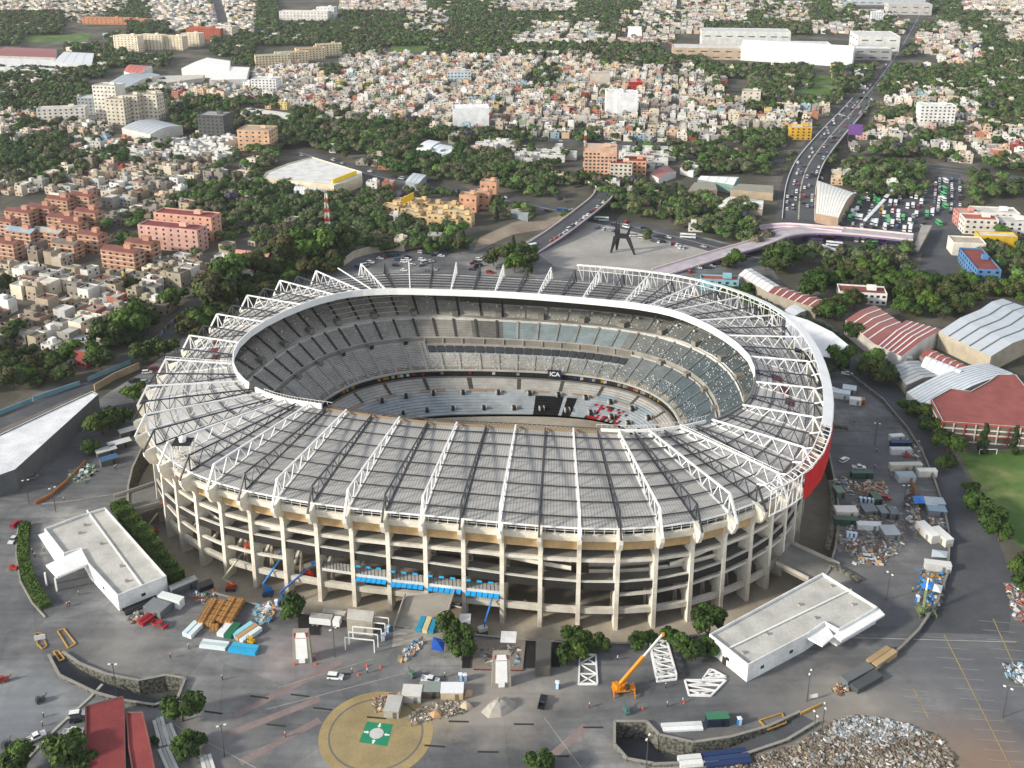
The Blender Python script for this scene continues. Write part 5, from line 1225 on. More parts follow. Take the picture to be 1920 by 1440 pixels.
Q3 = road('curved_avenue', [(560,285),(640,312),(720,340),(820,352),(920,368),(1000,388),(1110,405),(1200,425),(1330,462),(1430,486)], 19)
Q3b = road('railway_corridor', [(1430,486),(1500,505),(1540,516)], 7, dash=False)
Q6 = road('side_street', [(1776,325),(1778,380),(1768,440),(1752,520)], 20, dash=False)
Q7 = road('perimeter_street', [(-60,818),(60,770),(150,735),(225,700),(290,650),(335,600),(360,582),(400,540),(480,500)], 9, dash=False)
Q8 = road('city_street', [(478,60),(476,20),(472,-60)], 26); Q9 = road('city_street', [(420,45),(405,0),(395,-40)], 14, dash=False)
mb = MB('road'); mb.flat([V3(p, .05) for p in px_poly([(1552,432),(1600,395),(1655,358),(1715,345),(1750,350),(1752,440),(1745,470),(1640,500),(1520,480),(1470,452),(1500,436)])], g3(.5), 'road'); tag(mb.build('bus_station_ground'), kind='structure')
mb = MB('plaza'); mb.flat([V3(p, .02) for p in px_poly([(1010,478),(1070,418),(1110,412),(1200,432),(1300,462),(1340,475),(1240,508),(1140,512),(1040,500)])], g3(.5), 'plaza'); tag(mb.build('monument_plaza'), kind='structure')
mb = MB('dirt'); mb.flat([V3(p, .06) for p in px_poly([(885,475),(960,440),(1020,430),(1075,405),(1090,398),(1050,395),(960,418),(900,445)])], g3(.5), 'dirt'); tag(mb.build('dirt_verge'), kind='structure')
for px, nm in (([(1516,141),(1606,141),(1590,158),(1498,157)], 'upper'), ([(1497,159),(1588,159),(1572,178),(1484,176)], 'lower'), ([(1800,850),(1935,842),(1935,1040),(1905,1020),(1880,985),(1850,950),(1826,905)], 'right'), ([(50,66),(170,62),(165,78),(45,80)], 'a'), ([(735,84),(812,84),(806,97),(728,97)], 'b')):
    mb = MB('grass'); mb.flat([V3(p, .05) for p in px_poly(px)], g3(.5), 'grass'); tag(mb.build('grass_pitch'), kind='structure')
# ---- named buildings
BLD = []      # footprints where nothing else is scattered
def keep(P):
    P = [Vector(p[:2]) for p in P]
    if len(P) == 2:
        d = (P[1] - P[0]); o = Vector((-d.y, d.x)).normalized() * 9; P = [P[0] - o, P[1] - o, P[1] + o, P[0] + o]
    xs = [p.x for p in P]; ys = [p.y for p in P]; BLD.append((min(xs), max(xs), min(ys), max(ys), P))
def B(px, py, L, Wd, H, rot, wall, roof, label, cat='flats', floors=4, sp=4.0, ww=1.8, group=None, name='apartment_block', tank=True, pitched=0.0, lines=None, wincap=60):
    p = W(px, py); a = R(rot); ex, ey = Vector((math.cos(a), math.sin(a))), Vector((-math.sin(a), math.cos(a)))
    p = Vector((p.x, p.y)) + Vector((0, Wd / 2)); C = [p + ex * x * L / 2 + ey * y * Wd / 2 for x, y in ((-1, -1), (1, -1), (1, 1), (-1, 1))]
    keep(C)
    if pitched:
        t = thing(name, label, cat, (p.x, p.y, 0), 0, group); o = (p.x, p.y, 0)
        m1 = (C[0] + C[3]) / 2; m2 = (C[1] + C[2]) / 2; mb = MB()
        for i in range(4): mb.face([V3(C[i], 0), V3(C[(i + 1) % 4], 0), V3(C[(i + 1) % 4], H), V3(C[i], H)], wall)
        mb.face([V3(C[1], H), V3(C[2], H), V3(m2, H + pitched)], wall); mb.face([V3(C[3], H), V3(C[0], H), V3(m1, H + pitched)], wall); mb.build('wall', t, off=o)
        mb = MB(); e = ex * .5; mb.face([V3(C[0] - e, H - .1), V3(C[1] + e, H - .1), V3(m2 + e, H + pitched + .15), V3(m1 - e, H + pitched + .15)], roof); mb.face([V3(C[2] + e, H - .1), V3(C[3] - e, H - .1), V3(m1 - e, H + pitched + .15), V3(m2 + e, H + pitched + .15)], roof); mb.build('roof', t, off=o)
        windows(t, [Vector((q.x, q.y, H)) for q in C], Vector(o), 0, H, floors, sp, ww, 1.3, cap=wincap)
    else:
        t = bldg(name, label, cat, None, H, wall, roof, .8, (floors, sp, ww, 1.4, None, wincap) if floors else None, group, world=C)
    o = Vector(t.location)
    if lines:
        for f in range(1, floors):
            mb = MB(); z = H * f / floors
            Q = offset_poly(C, -.08)
            for i in range(4): mb.face([V3(Q[i], z), V3(Q[(i + 1) % 4], z), V3(Q[(i + 1) % 4], z + .35), V3(Q[i], z + .35)], lines)
            mb.build('floor_band', t, off=o)
    if tank: mb = MB(); q = p + ex * L * .2; mb.box(q.x, q.y, H - .2, min(5, L * .25), 3.0, 2.6 + pitched, mul(wall, 1.1), a); mb.build('roof_hut', t, off=o)
    return t
OB, RRF = hx('b88a70'), hx('7f534d')
of = [(155,399,22,10,15,'farthest right'),(112,402,24,10,13,'second row, by the yellow tank'),(78,418,24,10,13,'behind the blue roofed one'),(38,424,26,10,12,'upper left, red roofed'),(166,431,22,10,15,'tall one at the right end'),(118,438,26,10,13,'long one in the middle'),(10,442,20,10,12,'by the left edge, upper'),(40,462,26,10,12,'with a pale blue roof'),(92,463,26,10,12,'with a whitish roof'),(138,447,18,10,12,'small, behind the whitish roof'),(8,487,26,10,13,'lowest at the left edge'),(124,486,22,10,12,'with a dark grey roof'),(172,476,20,10,15,'with pinkish roof beside the grey one'),(228,506,30,11,14,'nearest, with blue entrance windows'),(266,490,24,10,14,'behind the nearest one')]
for k, (x, y, L, w_, H_, l) in enumerate(of):
    rf = {7: hx('9db0bb'), 8: hx('b5b2ab'), 11: hx('77746d')}.get(k, RRF)
    B(x, y, L * .84, w_ * .92, H_ * .85, -20, OB, rf, 'orange brick apartment block ' + l, 'flats', 4, 5, 2.0, 'orange brick apartment blocks', pitched=1.6, lines=hx('e8dccb'), wincap=30)
PK = hx('d6a99c')
B(322, 470, 44, 12, 16, -16, PK, hx('8c4a4c'), 'long pink apartment block with red roof, front one', 'flats', 5, 5, 1.4, 'pink apartment blocks')
B(350, 448, 44, 12, 17, -16, hx('dca88f'), hx('8c4a4c'), 'long pink apartment block with red roof, rear one', 'flats', 5, 5, 1.4, 'pink apartment blocks')
BG = hx('d9d0bd')
for a in [(205,226,26,18,36,-12,hx('e3ddd2'),hx('c9c4b9'),'tall cream slab tower behind the three brown-cream ones','flats',9,4),(222,234,20,14,26,-12,BG,hx('a8a196'),'cream tower block, left of three in a row','flats',7,4),(250,230,18,14,28,-12,BG,hx('a8a196'),'cream tower block, middle of three in a row','flats',7,4),(284,228,20,14,28,-12,BG,hx('a8a196'),'cream tower block, right of three in a row','flats',7,4),(168,215,22,16,18,-12,hx('9aa0a3'),hx('d5d5d2'),'blue-grey office block left of the cream towers','offices',5,4),
 (115,234,46,14,17,10,hx('ece6de'),hx('cfc9be'),'white apartment block with pink stripes, left','flats',5,5),(402,263,26,20,24,-12,hx('5b5b5c'),hx('a9a9a8'),'dark glass office block','offices',7,4),(480,283,30,22,19,-8,hx('dcb492'),hx('b7a58e'),'peach office block with black window strips','offices',5,5),
 (1127,337,26,18,26,-6,hx('dcb297'),hx('cbbba6'),'peach nine-storey apartment tower by the mast','flats',9,3),(1166,343,18,16,16,-8,hx('d6cdbd'),hx('9a4c44'),'cream flats with red roof edges right of the peach tower','flats',5,3.5),(1192,340,18,16,17,-8,hx('dba585'),hx('9a4c44'),'orange-ended flats with red roof, next to the cream ones','flats',5,3.5),
 (1152,217,18,14,26,0,hx('f2f2f2'),hx('e4e4e4'),'white apartment tower, left of the twin towers','flats',0,5),(1175,218,22,14,25,0,hx('f2f2f2'),hx('e4e4e4'),'white apartment tower, right of the twin towers','flats',0,5),(882,237,36,22,18,4,hx('f3f3f3'),hx('f1f1f1'),'bright white theatre box','theatre',0,5),
 (1757,235,34,16,20,-6,hx('f0eee9'),hx('e9e7e2'),'white six-storey clinic with rows of windows','clinic',6,4),(1502,262,20,14,12,-6,hx('d9a93c'),hx('d8d2c8'),'yellow-banded multi-storey parking block','parking',4,5),(1410,200,20,14,17,-15,hx('d0c8ba'),hx('b9b2a5'),'beige tower near the football fields','flats',4,5),
 (570,38,90,22,16,-4,hx('efe9e2'),hx('e8e2da'),'long white institute building at the top','institute',3,6),(612,36,34,18,22,-10,hx('dcdcda'),hx('cfcfcc'),'white ribbed block right of the institute','institute',4,6),
 (240,98,40,16,24,-14,hx('eee0c6'),hx('d9ccb4'),'cream apartment slab far left, first in the row','flats',7,5),(285,94,40,16,22,-14,hx('e9dac0'),hx('d9ccb4'),'cream apartment slab far left, second in the row','flats',7,5),(325,94,36,16,20,-14,hx('ecdcbf'),hx('d9ccb4'),'cream apartment slab far left, third in the row','flats',6,5),(360,88,30,16,20,-14,hx('e8dac4'),hx('d9ccb4'),'cream apartment slab far left, fourth in the row','flats',6,5),
 (385,74,60,18,18,-14,hx('b0604a'),hx('a7746a'),'brick-red apartment slab behind the cream row','flats',5,5),(424,74,28,20,20,-14,hx('d8cdbf'),hx('c9c0b4'),'pale block at the end of the brick-red slab','flats',4,6),(200,46,90,14,12,-8,hx('c98e6c'),hx('b58a70'),'long terracotta housing terrace, far left','flats',3,8),(245,46,60,14,10,-14,hx('cd9676'),hx('b58a70'),'terracotta housing terrace right of the long one','flats',3,8),
 (510,126,46,14,16,18,hx('e7d6b2'),hx('a9b9b4'),'cream housing block with colourful roof, left of four','flats',5,4),(545,120,44,14,16,18,hx('e9d8b5'),hx('b9b4a6'),'cream housing block with colourful roof, second of four','flats',5,4),(580,112,40,14,16,18,hx('e7d6b2'),hx('c98a5a'),'cream housing block with colourful roof, third of four','flats',5,4),(615,104,36,14,16,18,hx('ead9b6'),hx('c9b8a0'),'cream housing block with colourful roof, right of four','flats',5,4),
 (1645,44,20,16,20,-10,hx('e3e6e8'),hx('d8dadc'),'white tower near the far mall','flats',6,4),(497,174,30,18,16,-6,hx('ededea'),hx('d9d9d6'),'white block of terraced flats, centre left','flats',5,4),(1126,160,24,18,14,-4,hx('ccc4b6'),hx('b8b0a4'),'beige warehouse block among the centre houses','block',0,4),(1192,172,16,12,12,-4,hx('b33a34'),hx('e8e4de'),'white block with a red sign panel','block',3,4),(860,152,30,16,12,4,hx('cfe0e8'),hx('d8b59e'),'pale blue and pink long block, centre','block',3,4),
 (1818,480,20,14,9,-8,hx('ece3d3'),hx('bcae9f'),'cream windowless block, nearest of the right cluster','block',0,5),(1840,440,22,14,11,-8,hx('e6ded2'),hx('b5685a'),'white and red block, upper part of the right cluster','block',3,4),(1870,470,24,10,10,-8,hx('d8b02c'),hx('ddd6ca'),'yellow painted building of the right cluster','block',0,4),(1870,425,30,16,10,-8,hx('eeeae2'),hx('d9d5cc'),'white block with teal canopy of the right cluster','block',3,4),(1815,425,14,12,10,-8,hx('d8928a'),hx('c9b0a0'),'salmon pink block of the right cluster','block',3,4),(1905,440,20,14,9,-8,hx('e4e2dc'),hx('cfccc4'),'white flat-roofed block at the right edge','block',3,4),
 (1860,532,14,40,9,-8,hx('5b87b5'),hx('8a4a44'),'blue and red school block, below the yellow building','school',3,4),(1350,545,22,8,7,-8,hx('8fbfcb'),hx('a5584a'),'small sky blue house by the stadium rim','house',2,4),(1620,570,26,12,7,-10,hx('eceae4'),hx('8f4f48'),'white arched house with red roof','house',2,3.2)]:
    B(*a[:9], a[9], a[10], a[11], group=None, tank=a[10] > 0)
beige = [(735,405),(755,392),(770,408),(788,396),(800,412),(815,398),(830,410),(845,400),(860,414),(870,425),(820,424),(845,428),(775,420),(798,422),(880,398),(905,392),(918,372)]
for k, (x, y) in enumerate(beige):
    B(x, y, 13, 9, rnd.uniform(6, 8.5) if k < 14 else 13, -14, vary(hx('ddbf8e') if k < 14 else hx('d8a584'), .06), hx('b7aa95'), 'peach and cream terraced house, number %s from the left by the yellow hoarding' % ['one','two','three','four','five','six','seven','eight','nine','ten','eleven','twelve','thirteen','fourteen','fifteen','sixteen','seventeen'][sorted(beige).index((x, y))], 'house', 2, 4, 1.5, 'peach terraced houses behind the stadium', name='terraced_house', wincap=8)
def hoarding(x0, y0, x1, y1, z0, z1, col, lab):
    a, b = W(x0, y0), W(x1, y1); t = thing('hoarding', lab, 'hoarding', a.lerp(b, .5)); o = Vector(t.location); mb = MB('clean'); mb.bar(a + Vector((0, 0, (z0 + z1) / 2)), b + Vector((0, 0, (z0 + z1) / 2)), .6, col, h=z1 - z0); mb.build('panel', t, off=o)
    for q in (a, b): m2 = MB('metal'); m2.bar(q, q + Vector((0, 0, z1)), .4, hx('66645f')); m2.build('post', t, off=o)
hoarding(754, 404, 776, 392, 8, 13, hx('f0c41c'), 'plain yellow hoarding above the peach houses')
hoarding(1588, 272, 1614, 274, 10, 20, hx('6a4585'), 'purple billboard beside the boulevard')
# big roofs
t = bldg('supermarket', 'large supermarket with white flat roof and yellow corner fascia', 'supermarket', [(585,294),(679,322),(678,329),(645,342),(626,347),(556,339),(492,333),(500,322),(540,306)], 9, hx('e5d5b8'), hx('e3e2dd'), .8)
mb = MB('clean'); a, b = W(624,344,8), W(666,327,8); mb.bar(a + Vector((0, -1, 0)), b + Vector((1, -1, 0)), .8, hx('f4cf0c'), h=7); mb.build('yellow_fascia', t, off=Vector(t.location)); keep(WS([(585,294),(679,322),(645,342),(556,339),(492,333),(500,322)]))
gable('warehouse', 'white warehouse with grey ribbed roof and red base', 'warehouse', [(228,240),(282,252),(342,236),(290,224)], 9, 3, hx('ddd9d2'), None, roofcol=hx('b9bfc3'), ribs=6, barrel=True); keep(WS([(228,245),(282,257),(342,240),(290,226)]))
for k, (x, y) in enumerate(((548,350),(560,362),(580,364),(600,352))):
    q = [(x - 10, y + 8), (x + 10, y + 8), (x + 16, y - 8), (x - 4, y - 8)]
    gable('sports_dome', 'white arched sports roof, %s of four by the supermarket' % ['first', 'second', 'third', 'last'][k], 'dome', q, 3, 5, hx('e4e4e0'), None, 'white arched roofs', roofcol=hx('f0f0ee'), barrel=True, ribs=3)
for lab, q, z, rise, wc, rc, ribs, bar, rb in [
 ('white vaulted bus depot roof beside the boulevard', [(1530,400),(1572,408),(1602,362),(1532,338)], 7, 4, hx('b79c86'), hx('eeebe2'), 9, True, None),
 ('long shed with white sheets, left half of the long roof', [(1385,515),(1440,548),(1462,536),(1408,503)], 6, 1.5, hx('a39a8c'), hx('e6e4df'), 6, False, None),
 ('long shed with red-brown sheets and white skylights', [(1440,548),(1530,578),(1560,566),(1462,536)], 6, 1.5, hx('a39a8c'), hx('8e5149'), 6, False, hx('e9e6e0')),
 ('red sawtooth factory roof with white skylights, rear half', [(1585,600),(1640,645),(1700,612),(1640,572)], 8, 1.4, hx('d8cfc4'), hx('96594f'), 4, False, hx('efe6e0')),
 ('red sawtooth factory roof with white skylights, front half', [(1640,645),(1690,668),(1766,618),(1700,600)], 8, 1.4, hx('e4dfd8'), hx('97504a'), 5, False, hx('efe6e0')),
 ('pale grey warehouse with dark solar panels', [(1760,622),(1858,668),(1935,630),(1838,580)], 9, 1.5, hx('b9ad98'), hx('c6ccd0'), 4, False, hx('5c6165')),
 ('grey warehouse at the right edge, behind the solar roof', [(1838,580),(1935,630),(1990,600),(1880,560)], 9, 1.5, hx('b9ad98'), hx('b4bcc2'), 4, False, hx('5c6165')),
 ('red corrugated shed between the white vaults', [(1724,668),(1800,700),(1818,688),(1745,654)], 5, 1.2, hx('8e8a84'), hx('a3554d'), 5, False, hx('d8cfc8')),
 ('white vaulted roof, upper of two beside the red shed', [(1725,690),(1790,716),(1812,700),(1742,672)], 5, 3.5, hx('c9c9c6'), hx('e4e9ec'), 5, True, None),
 ('long white vaulted roof curving towards the red school', [(1700,735),(1740,770),(1900,700),(1850,680)], 5, 3, hx('b9b9b4'), hx('dbe1e6'), 8, True, None),
 ('grey patched workshop roof beside the ring road', [(1672,688),(1700,722),(1760,705),(1722,676)], 5, 1.5, hx('9a968e'), hx('b5b8b8'), 5, False, None),
 ('white low roof beside the eucalyptus trees', [(1678,668),(1690,684),(1712,672),(1700,655)], 4, 2, hx('c9c5bc'), hx('e2e0da'), 0, False, None),
 ('red roofed workshop by the pink flats', [(1218,326),(1235,334),(1268,322),(1250,310)], 5, 1.5, hx('e3e2de'), hx('a3605a'), 0, False, None),
 ('white workshop roof among the trees, centre right', [(1275,316),(1300,322),(1318,308),(1290,300)], 5, 2, hx('e3e2de'), hx('e9e8e4'), 3, False, None),
 ('pink roofed chapel hall, front', [(416,486),(470,496),(486,487),(425,478)], 4, 2, hx('c9b0a0'), hx('c98f7c'), 0, False, None),
 ('pink roofed chapel hall, rear', [(438,478),(500,486),(512,474),(448,468)], 4, 2, hx('c9b0a0'), hx('cf9482'), 0, False, None),
 ('white roofed workshops, far left of the avenue', [(195,160),(232,166),(300,140),(262,132)], 8, 3, hx('dfe0de'), hx('aab2b8'), 4, False, None),
 ('white and red vaulted hall left of centre', [(232,134),(262,142),(285,124),(250,122)], 8, 4, hx('ece8e2'), hx('c06a58'), 3, True, None),
 ('big white store roof, upper left', [(340,128),(430,134),(432,114),(388,108)], 10, 1, hx('ece9e2'), hx('f2f0eb'), 0, False, None),
 ('white factory roof right of the big white store', [(392,150),(462,148),(468,126),(420,124)], 9, 1, hx('e9e6df'), hx('f0eee9'), 0, False, None),
 ('long pale market roof, left centre', [(250,164),(380,146),(384,140),(300,142)], 5, 1, hx('cfc8bc'), hx('cdc7bb'), 5, False, None),
 ('red canopy roof, far left', [(-20,104),(104,108),(106,92),(10,88)], 8, 1.5, hx('cfc7bc'), hx('93504a'), 0, False, None),
 ('white glass hall right of the red canopy', [(100,118),(172,120),(176,100),(120,97)], 10, 1, hx('e4e4e2'), hx('dcdde0'), 3, False, None),
 ('white low factory at the left edge', [(-20,130),(110,134),(100,112),(-20,108)], 7, 1, hx('dedcd6'), hx('e3e1dc'), 3, False, None),
 ('white curved station roof among trees', [(450,212),(548,226),(545,212),(470,202)], 5, 2, hx('cfc9bd'), hx('d8d3c8'), 0, True, None),
 ('blue-sided white market hall', [(800,292),(838,294),(864,276),(826,270)], 5, 2.5, hx('2f9bd6'), hx('e3e9ea'), 3, True, None),
 ('white sheds left of the blue-sided hall', [(778,282),(800,288),(826,266),(805,262)], 5, 2, hx('d9dad8'), hx('e9eae8'), 0, True, None),
 ('silver filling station canopy by the supermarket', [(760,340),(785,344),(800,328),(775,324)], 6, .6, hx('9aa0a4'), hx('c3cdd3'), 2, False, None),
 ('filling station canopy left of the viaduct', [(955,392),(990,402),(1002,386),(968,380)], 5.5, .3, hx('7e8a90'), hx('b9ad9d'), 0, False, None),
 ('white pyramid-roofed hall far away', [(1176,72),(1204,72),(1200,60),(1180,60)], 2, 14, hx('e8e6e2'), hx('f1efeb'), 0, False, None),
 ('school block with flat brown roof by the trees, right', [(1370,355),(1450,362),(1450,348),(1385,344)], 6, .4, hx('b8a58c'), hx('8f8a78'), 0, False, None),
 ('school block with flat brown roof by the trees, left', [(1290,358),(1345,356),(1340,340),(1302,342)], 6, .4, hx('b8a58c'), hx('8f8a78'), 0, False, None),
 ('white folded canopy between the school blocks', [(1308,336),(1376,347),(1386,332),(1320,330)], 7, 1.5, hx('7f9c96'), hx('ecebe6'), 3, False, None),
 ('white folded canopy nearest the avenue', [(1345,388),(1430,392),(1432,376),(1370,368)], 5, 2, hx('b3a894'), hx('e6e2d8'), 4, False, None),
 ('small white and solar roof by the rim', [(1470,582),(1490,592),(1512,582),(1490,570)], 4, .5, hx('b9b6ae'), hx('e2e6e8'), 0, False, None)]:
    gable('large_roof_hall' if 'canopy' not in lab else 'canopy_roof', lab, 'hall' if 'canopy' not in lab else 'canopy', q, z, rise, wc, None, roofcol=rc, ribs=ribs, barrel=bar, ribcol=rb); keep(WS(q))
# mall
for a in [(1345,112,120,40,16,-6,hx('c9b49c'),hx('d9d8d4'),'sand-coloured mall wing, left'),(1400,92,130,40,26,-6,hx('dcdcd8'),hx('d3d3cf'),'white mall block at the back'),(1480,104,120,36,16,-6,hx('cfdad0'),hx('dededb'),'white and pale green mall wing, middle'),(1590,112,120,30,16,-6,hx('a9a9a8'),hx('eeeeec'),'mall wing with grey patterned wall'),(1650,96,60,60,22,-6,hx('e4e2de'),hx('dcdad6'),'white layered mall car park, right end'),(1668,10,150,60,22,-8,hx('bfc4c8'),hx('b9bcbd'),'grey roofed mall at the far top right'),(1708,28,80,40,20,-8,hx('c3c0bc'),hx('cac7c2'),'grey box store below the far mall')]:
    B(*a[:9], 'mall', 2, 16, 9, tank=False, name='shopping_mall')
gable('mall_tent_roof', 'row of white tented peaks on the mall', 'tent roof', [(1390,86),(1600,98),(1604,88),(1395,76)], 20, 5, hx('f2f2f0'), None, roofcol=hx('f6f6f4'), ribs=6)
# white tent hall behind the rim
t = thing('tent_hall', 'big white tensile roof hall behind the right rim', 'tent hall', W(1540, 650)); o = Vector(t.location)
e0 = WS([(1475,588),(1515,600),(1560,622),(1597,652)], 11); e1 = WS([(1470,640),(1500,655),(1540,668),(1568,672)], 6)
mb = MB('clean')
for k in range(3): mb.face([e1[k], e1[k + 1], e0[k + 1], e0[k]], hx('f3f3f2')); m2 = MB()
mb.build('tent_roof', t, off=o); mb = MB()
for s in (e0, e1):
    for k in range(3): mb.face([V3(s[k], 0), V3(s[k + 1], 0), s[k + 1] - Vector((0, 0, .3)), s[k] - Vector((0, 0, .3))], hx('4a4c4d'))
mb.face([V3(e1[3], 0), V3(e0[3], 0), e0[3] - Vector((0, 0, .3)), e1[3] - Vector((0, 0, .3))], hx('3a3c3d')); mb.build('side_wall', t, off=o); keep(e0 + e1[::-1])
# red-roofed school
t = bldg('school_building', 'large angular school with faded red roof and open galleries', 'school', [(1746,748),(1782,728),(1820,733),(1853,715),(1870,702),(1905,702),(1935,740),(1990,790),(1935,802),(1768,790)], 9, hx('7a6f62'), hx('9d5953'), .5, pcol=hx('d9d4cc')); o = Vector(t.location); keep(WS([(1746,748),(1853,715),(1935,700),(1990,790),(1935,830),(1768,815)]))
SP = WS([(1746,748),(1768,790),(1935,802)], 9)
for z, c2 in ((.2, hx('e9e4da')), (3.2, hx('b9503f')), (3.9, hx('e6e1d8')), (6.2, hx('e9e4da')), (8.4, hx('b9503f'))):
    mb = MB('clean')
    for k in range(2): mb.bar(V3(SP[k], z) , V3(SP[k + 1], z), .5, c2, h=.55)
    mb.build('gallery_rail', t, off=o)
for k in range(9):
    p = SP[1].lerp(SP[2], k / 8); mb = MB(); mb.box(p.x, p.y - .4, 0, .4, .4, 8.6, hx('d9d4cc') if k % 2 else hx('b9503f')); mb.build('gallery_post', t, off=o)
g = thing('football_goal', 'white football goal on the grass by the red school', 'goal', W(1852, 852)); mb = MB('metal')
for s in (-1, 1): mb.bar((s * 3.6, 0, 0), (s * 3.6, 0, 2.4), .2, WHT)
mb.bar((-3.6, 0, 2.4), (3.6, 0, 2.4), .2, WHT); mb.build('goal_frame', g)
# monument
p = W(1166, 474); t = thing('steel_sculpture', 'tall black steel sculpture with pointed spires on the plaza', 'sculpture', p, R(-12)); k_ = hx('232426')
for nm, segs in (('leg', [(-7, -1, 0, -4.2, 0, 11)]), ('leg', [(8.5, -2, 0, 3.4, 0, 11)]), ('leg', [(-4, 5, 0, -3, 0, 11)])):
    mb = MB('metal'); x0, y0, z0, x1, y1, z1 = segs[0]; mb.hexa([(x0 - .6, y0 - .5, z0), (x0 + .6, y0 - .5, z0), (x0 + .6, y0 + .5, z0), (x0 - .6, y0 + .5, z0), (x1 - 1.6, y1 - .5, z1), (x1 + 1.6, y1 - .5, z1), (x1 + 1.6, y1 + .5, z1), (x1 - 1.6, y1 + .5, z1)], k_); mb.build(nm, t)
mb = MB('metal'); mb.box(-.3, 0, 10, 9, 1.2, 3.2, k_); mb.build('body', t)
for x0, x1, h in ((-4, -4.4, 24), (-2.6, -2.4, 22), (3.4, 5.4, 20)):
    mb = MB('metal'); mb.hexa([(x0 - 1.1, -.4, 12.5), (x0 + 1.1, -.4, 12.5), (x0 + 1.1, .4, 12.5), (x0 - 1.1, .4, 12.5), (x1 - .1, -.1, h), (x1 + .1, -.1, h), (x1 + .1, .1, h), (x1 - .1, .1, h)], k_); mb.build('spire', t)
# elevated roads
def deck(name, lab, pts, zs, w, top, side, rail, cat='viaduct', piers=True):
    P = [W(x, y, z) for (x, y), z in zip(pts, zs)]; Q = []
    for k in range(len(P) - 1):
        for q in range(6): Q.append(P[k].lerp(P[k + 1], q / 6))
    Q.append(P[-1])
    for _ in range(6): Q = [Q[0]] + [(Q[i - 1] + 2 * Q[i] + Q[i + 1]) / 4 for i in range(1, len(Q) - 1)] + [Q[-1]]
    c = Vector((P[len(P) // 2].x, P[len(P) // 2].y, 0)); t = thing(name, lab, cat, c); A = []
    for i, p in enumerate(Q):
        d = (Q[min(i + 1, len(Q) - 1)] - Q[max(0, i - 1)]); d.z = 0; d.normalize(); A.append(Vector((-d.y, d.x, 0)))
    mb = MB('paint'); r = [MB('clean'), MB('clean')]; tp = MB(top if isinstance(top, str) else 'paint')
    for i in range(len(Q) - 1):
        a, b, oa, ob = Q[i], Q[i + 1], A[i] * w / 2, A[i + 1] * w / 2; dz = Vector((0, 0, -1.3))
        tp.face([a - oa, b - ob, b + ob, a + oa], g3(.5) if isinstance(top, str) else top)
        mb.face([a + oa, b + ob, b + ob + dz, a + oa + dz], side); mb.face([b - ob, a - oa, a - oa + dz, b - ob + dz], side); mb.face([a - oa + dz, a + oa + dz, b + ob + dz, b - ob + dz], side)
        for s, rm in ((1, r[0]), (-1, r[1])): rm.bar(a + oa * s * .98 + Vector((0, 0, .5)), b + ob * s * .98 + Vector((0, 0, .5)), .5, rail, h=1.1)
    mb.build('girder', t, off=c); tp.build('road_surface', t, off=c); r[0].build('parapet', t, off=c); r[1].build('parapet', t, off=c)
    if piers:
        for i in range(4, len(Q) - 2, 5):
            if Q[i].z > 2.5: m2 = MB(); m2.box(Q[i].x, Q[i].y, 0, w * .35, 1.2, Q[i].z - 1.2, hx('6a4a86') if side[2] > side[1] else hx('9a958c')); m2.build('pier', t, off=c)
    return Q
QV = deck('road_viaduct', 'curved road viaduct with purple side beside the plaza', [(985,474),(1040,440),(1090,402),(1128,372),(1140,352),(1118,340)], [.3, 3.5, 6.5, 7, 6, 5], 15, 'road', hx('5c4479'), hx('d8c9c0'))
deck('pedestrian_bridge', 'broad pale lilac pedestrian bridge with blue deck patches', [(1235,512),(1300,492),(1360,474),(1425,456),(1462,438),(1520,430),(1600,434),(1712,446)], [.3, 1.6, 3.2, 5, 6.5, 7, 7, 7], 13, hx('b9b2b8'), hx('8b76a3'), hx('e3cfc8'), 'bridge')
deck('pedestrian_bridge', 'short lilac ramp joining the bridge beside the boulevard', [(1425,428),(1470,422),(1520,426),(1580,432)], [1, 4, 6.5, 7], 8, hx('b4adb6'), hx('8b76a3'), hx('d9c6cc'), 'bridge')
QB = deck('road_viaduct', 'wide straight boulevard overpass with pale parapets running to the horizon', [(1497,412),(1500,350),(1516,304),(1560,250),(1600,208),(1618,186)], [.2, 3.5, 6.5, 6.5, 3, .2], 23, 'road', hx('a39e95'), hx('ddd8d0'), piers=True)
mb = MB('paint')
for k in range(len(QB) - 1):
    d = (QB[k + 1] - QB[k]); d.z = 0; d.normalize(); o = Vector((-d.y, d.x, 0)) * .5; z = Vector((0, 0, .06)); mb.face([QB[k] - o + z, QB[k + 1] - o + z, QB[k + 1] + o + z, QB[k] + o + z], hx('b9b2a0'))
tag(mb.build('median_strip'), kind='structure')
slabthing('station_canopy', 'long white bus station canopy, lower one', 'canopy', [(1618,412),(1656,372),(1662,374),(1624,414)], 4.2, 4.6, hx('e6e8ea'))
slabthing('station_canopy', 'white bus station canopy, upper one', 'canopy', [(1657,368),(1674,352),(1680,354),(1664,370)], 4.2, 4.6, hx('e6e8ea'))
slabthing('footbridge', 'grey roofless footbridge frame at the station edge', 'footbridge', [(1728,422),(1748,422),(1722,470),(1712,466)], 3.5, 5.0, hx('a9a398'))
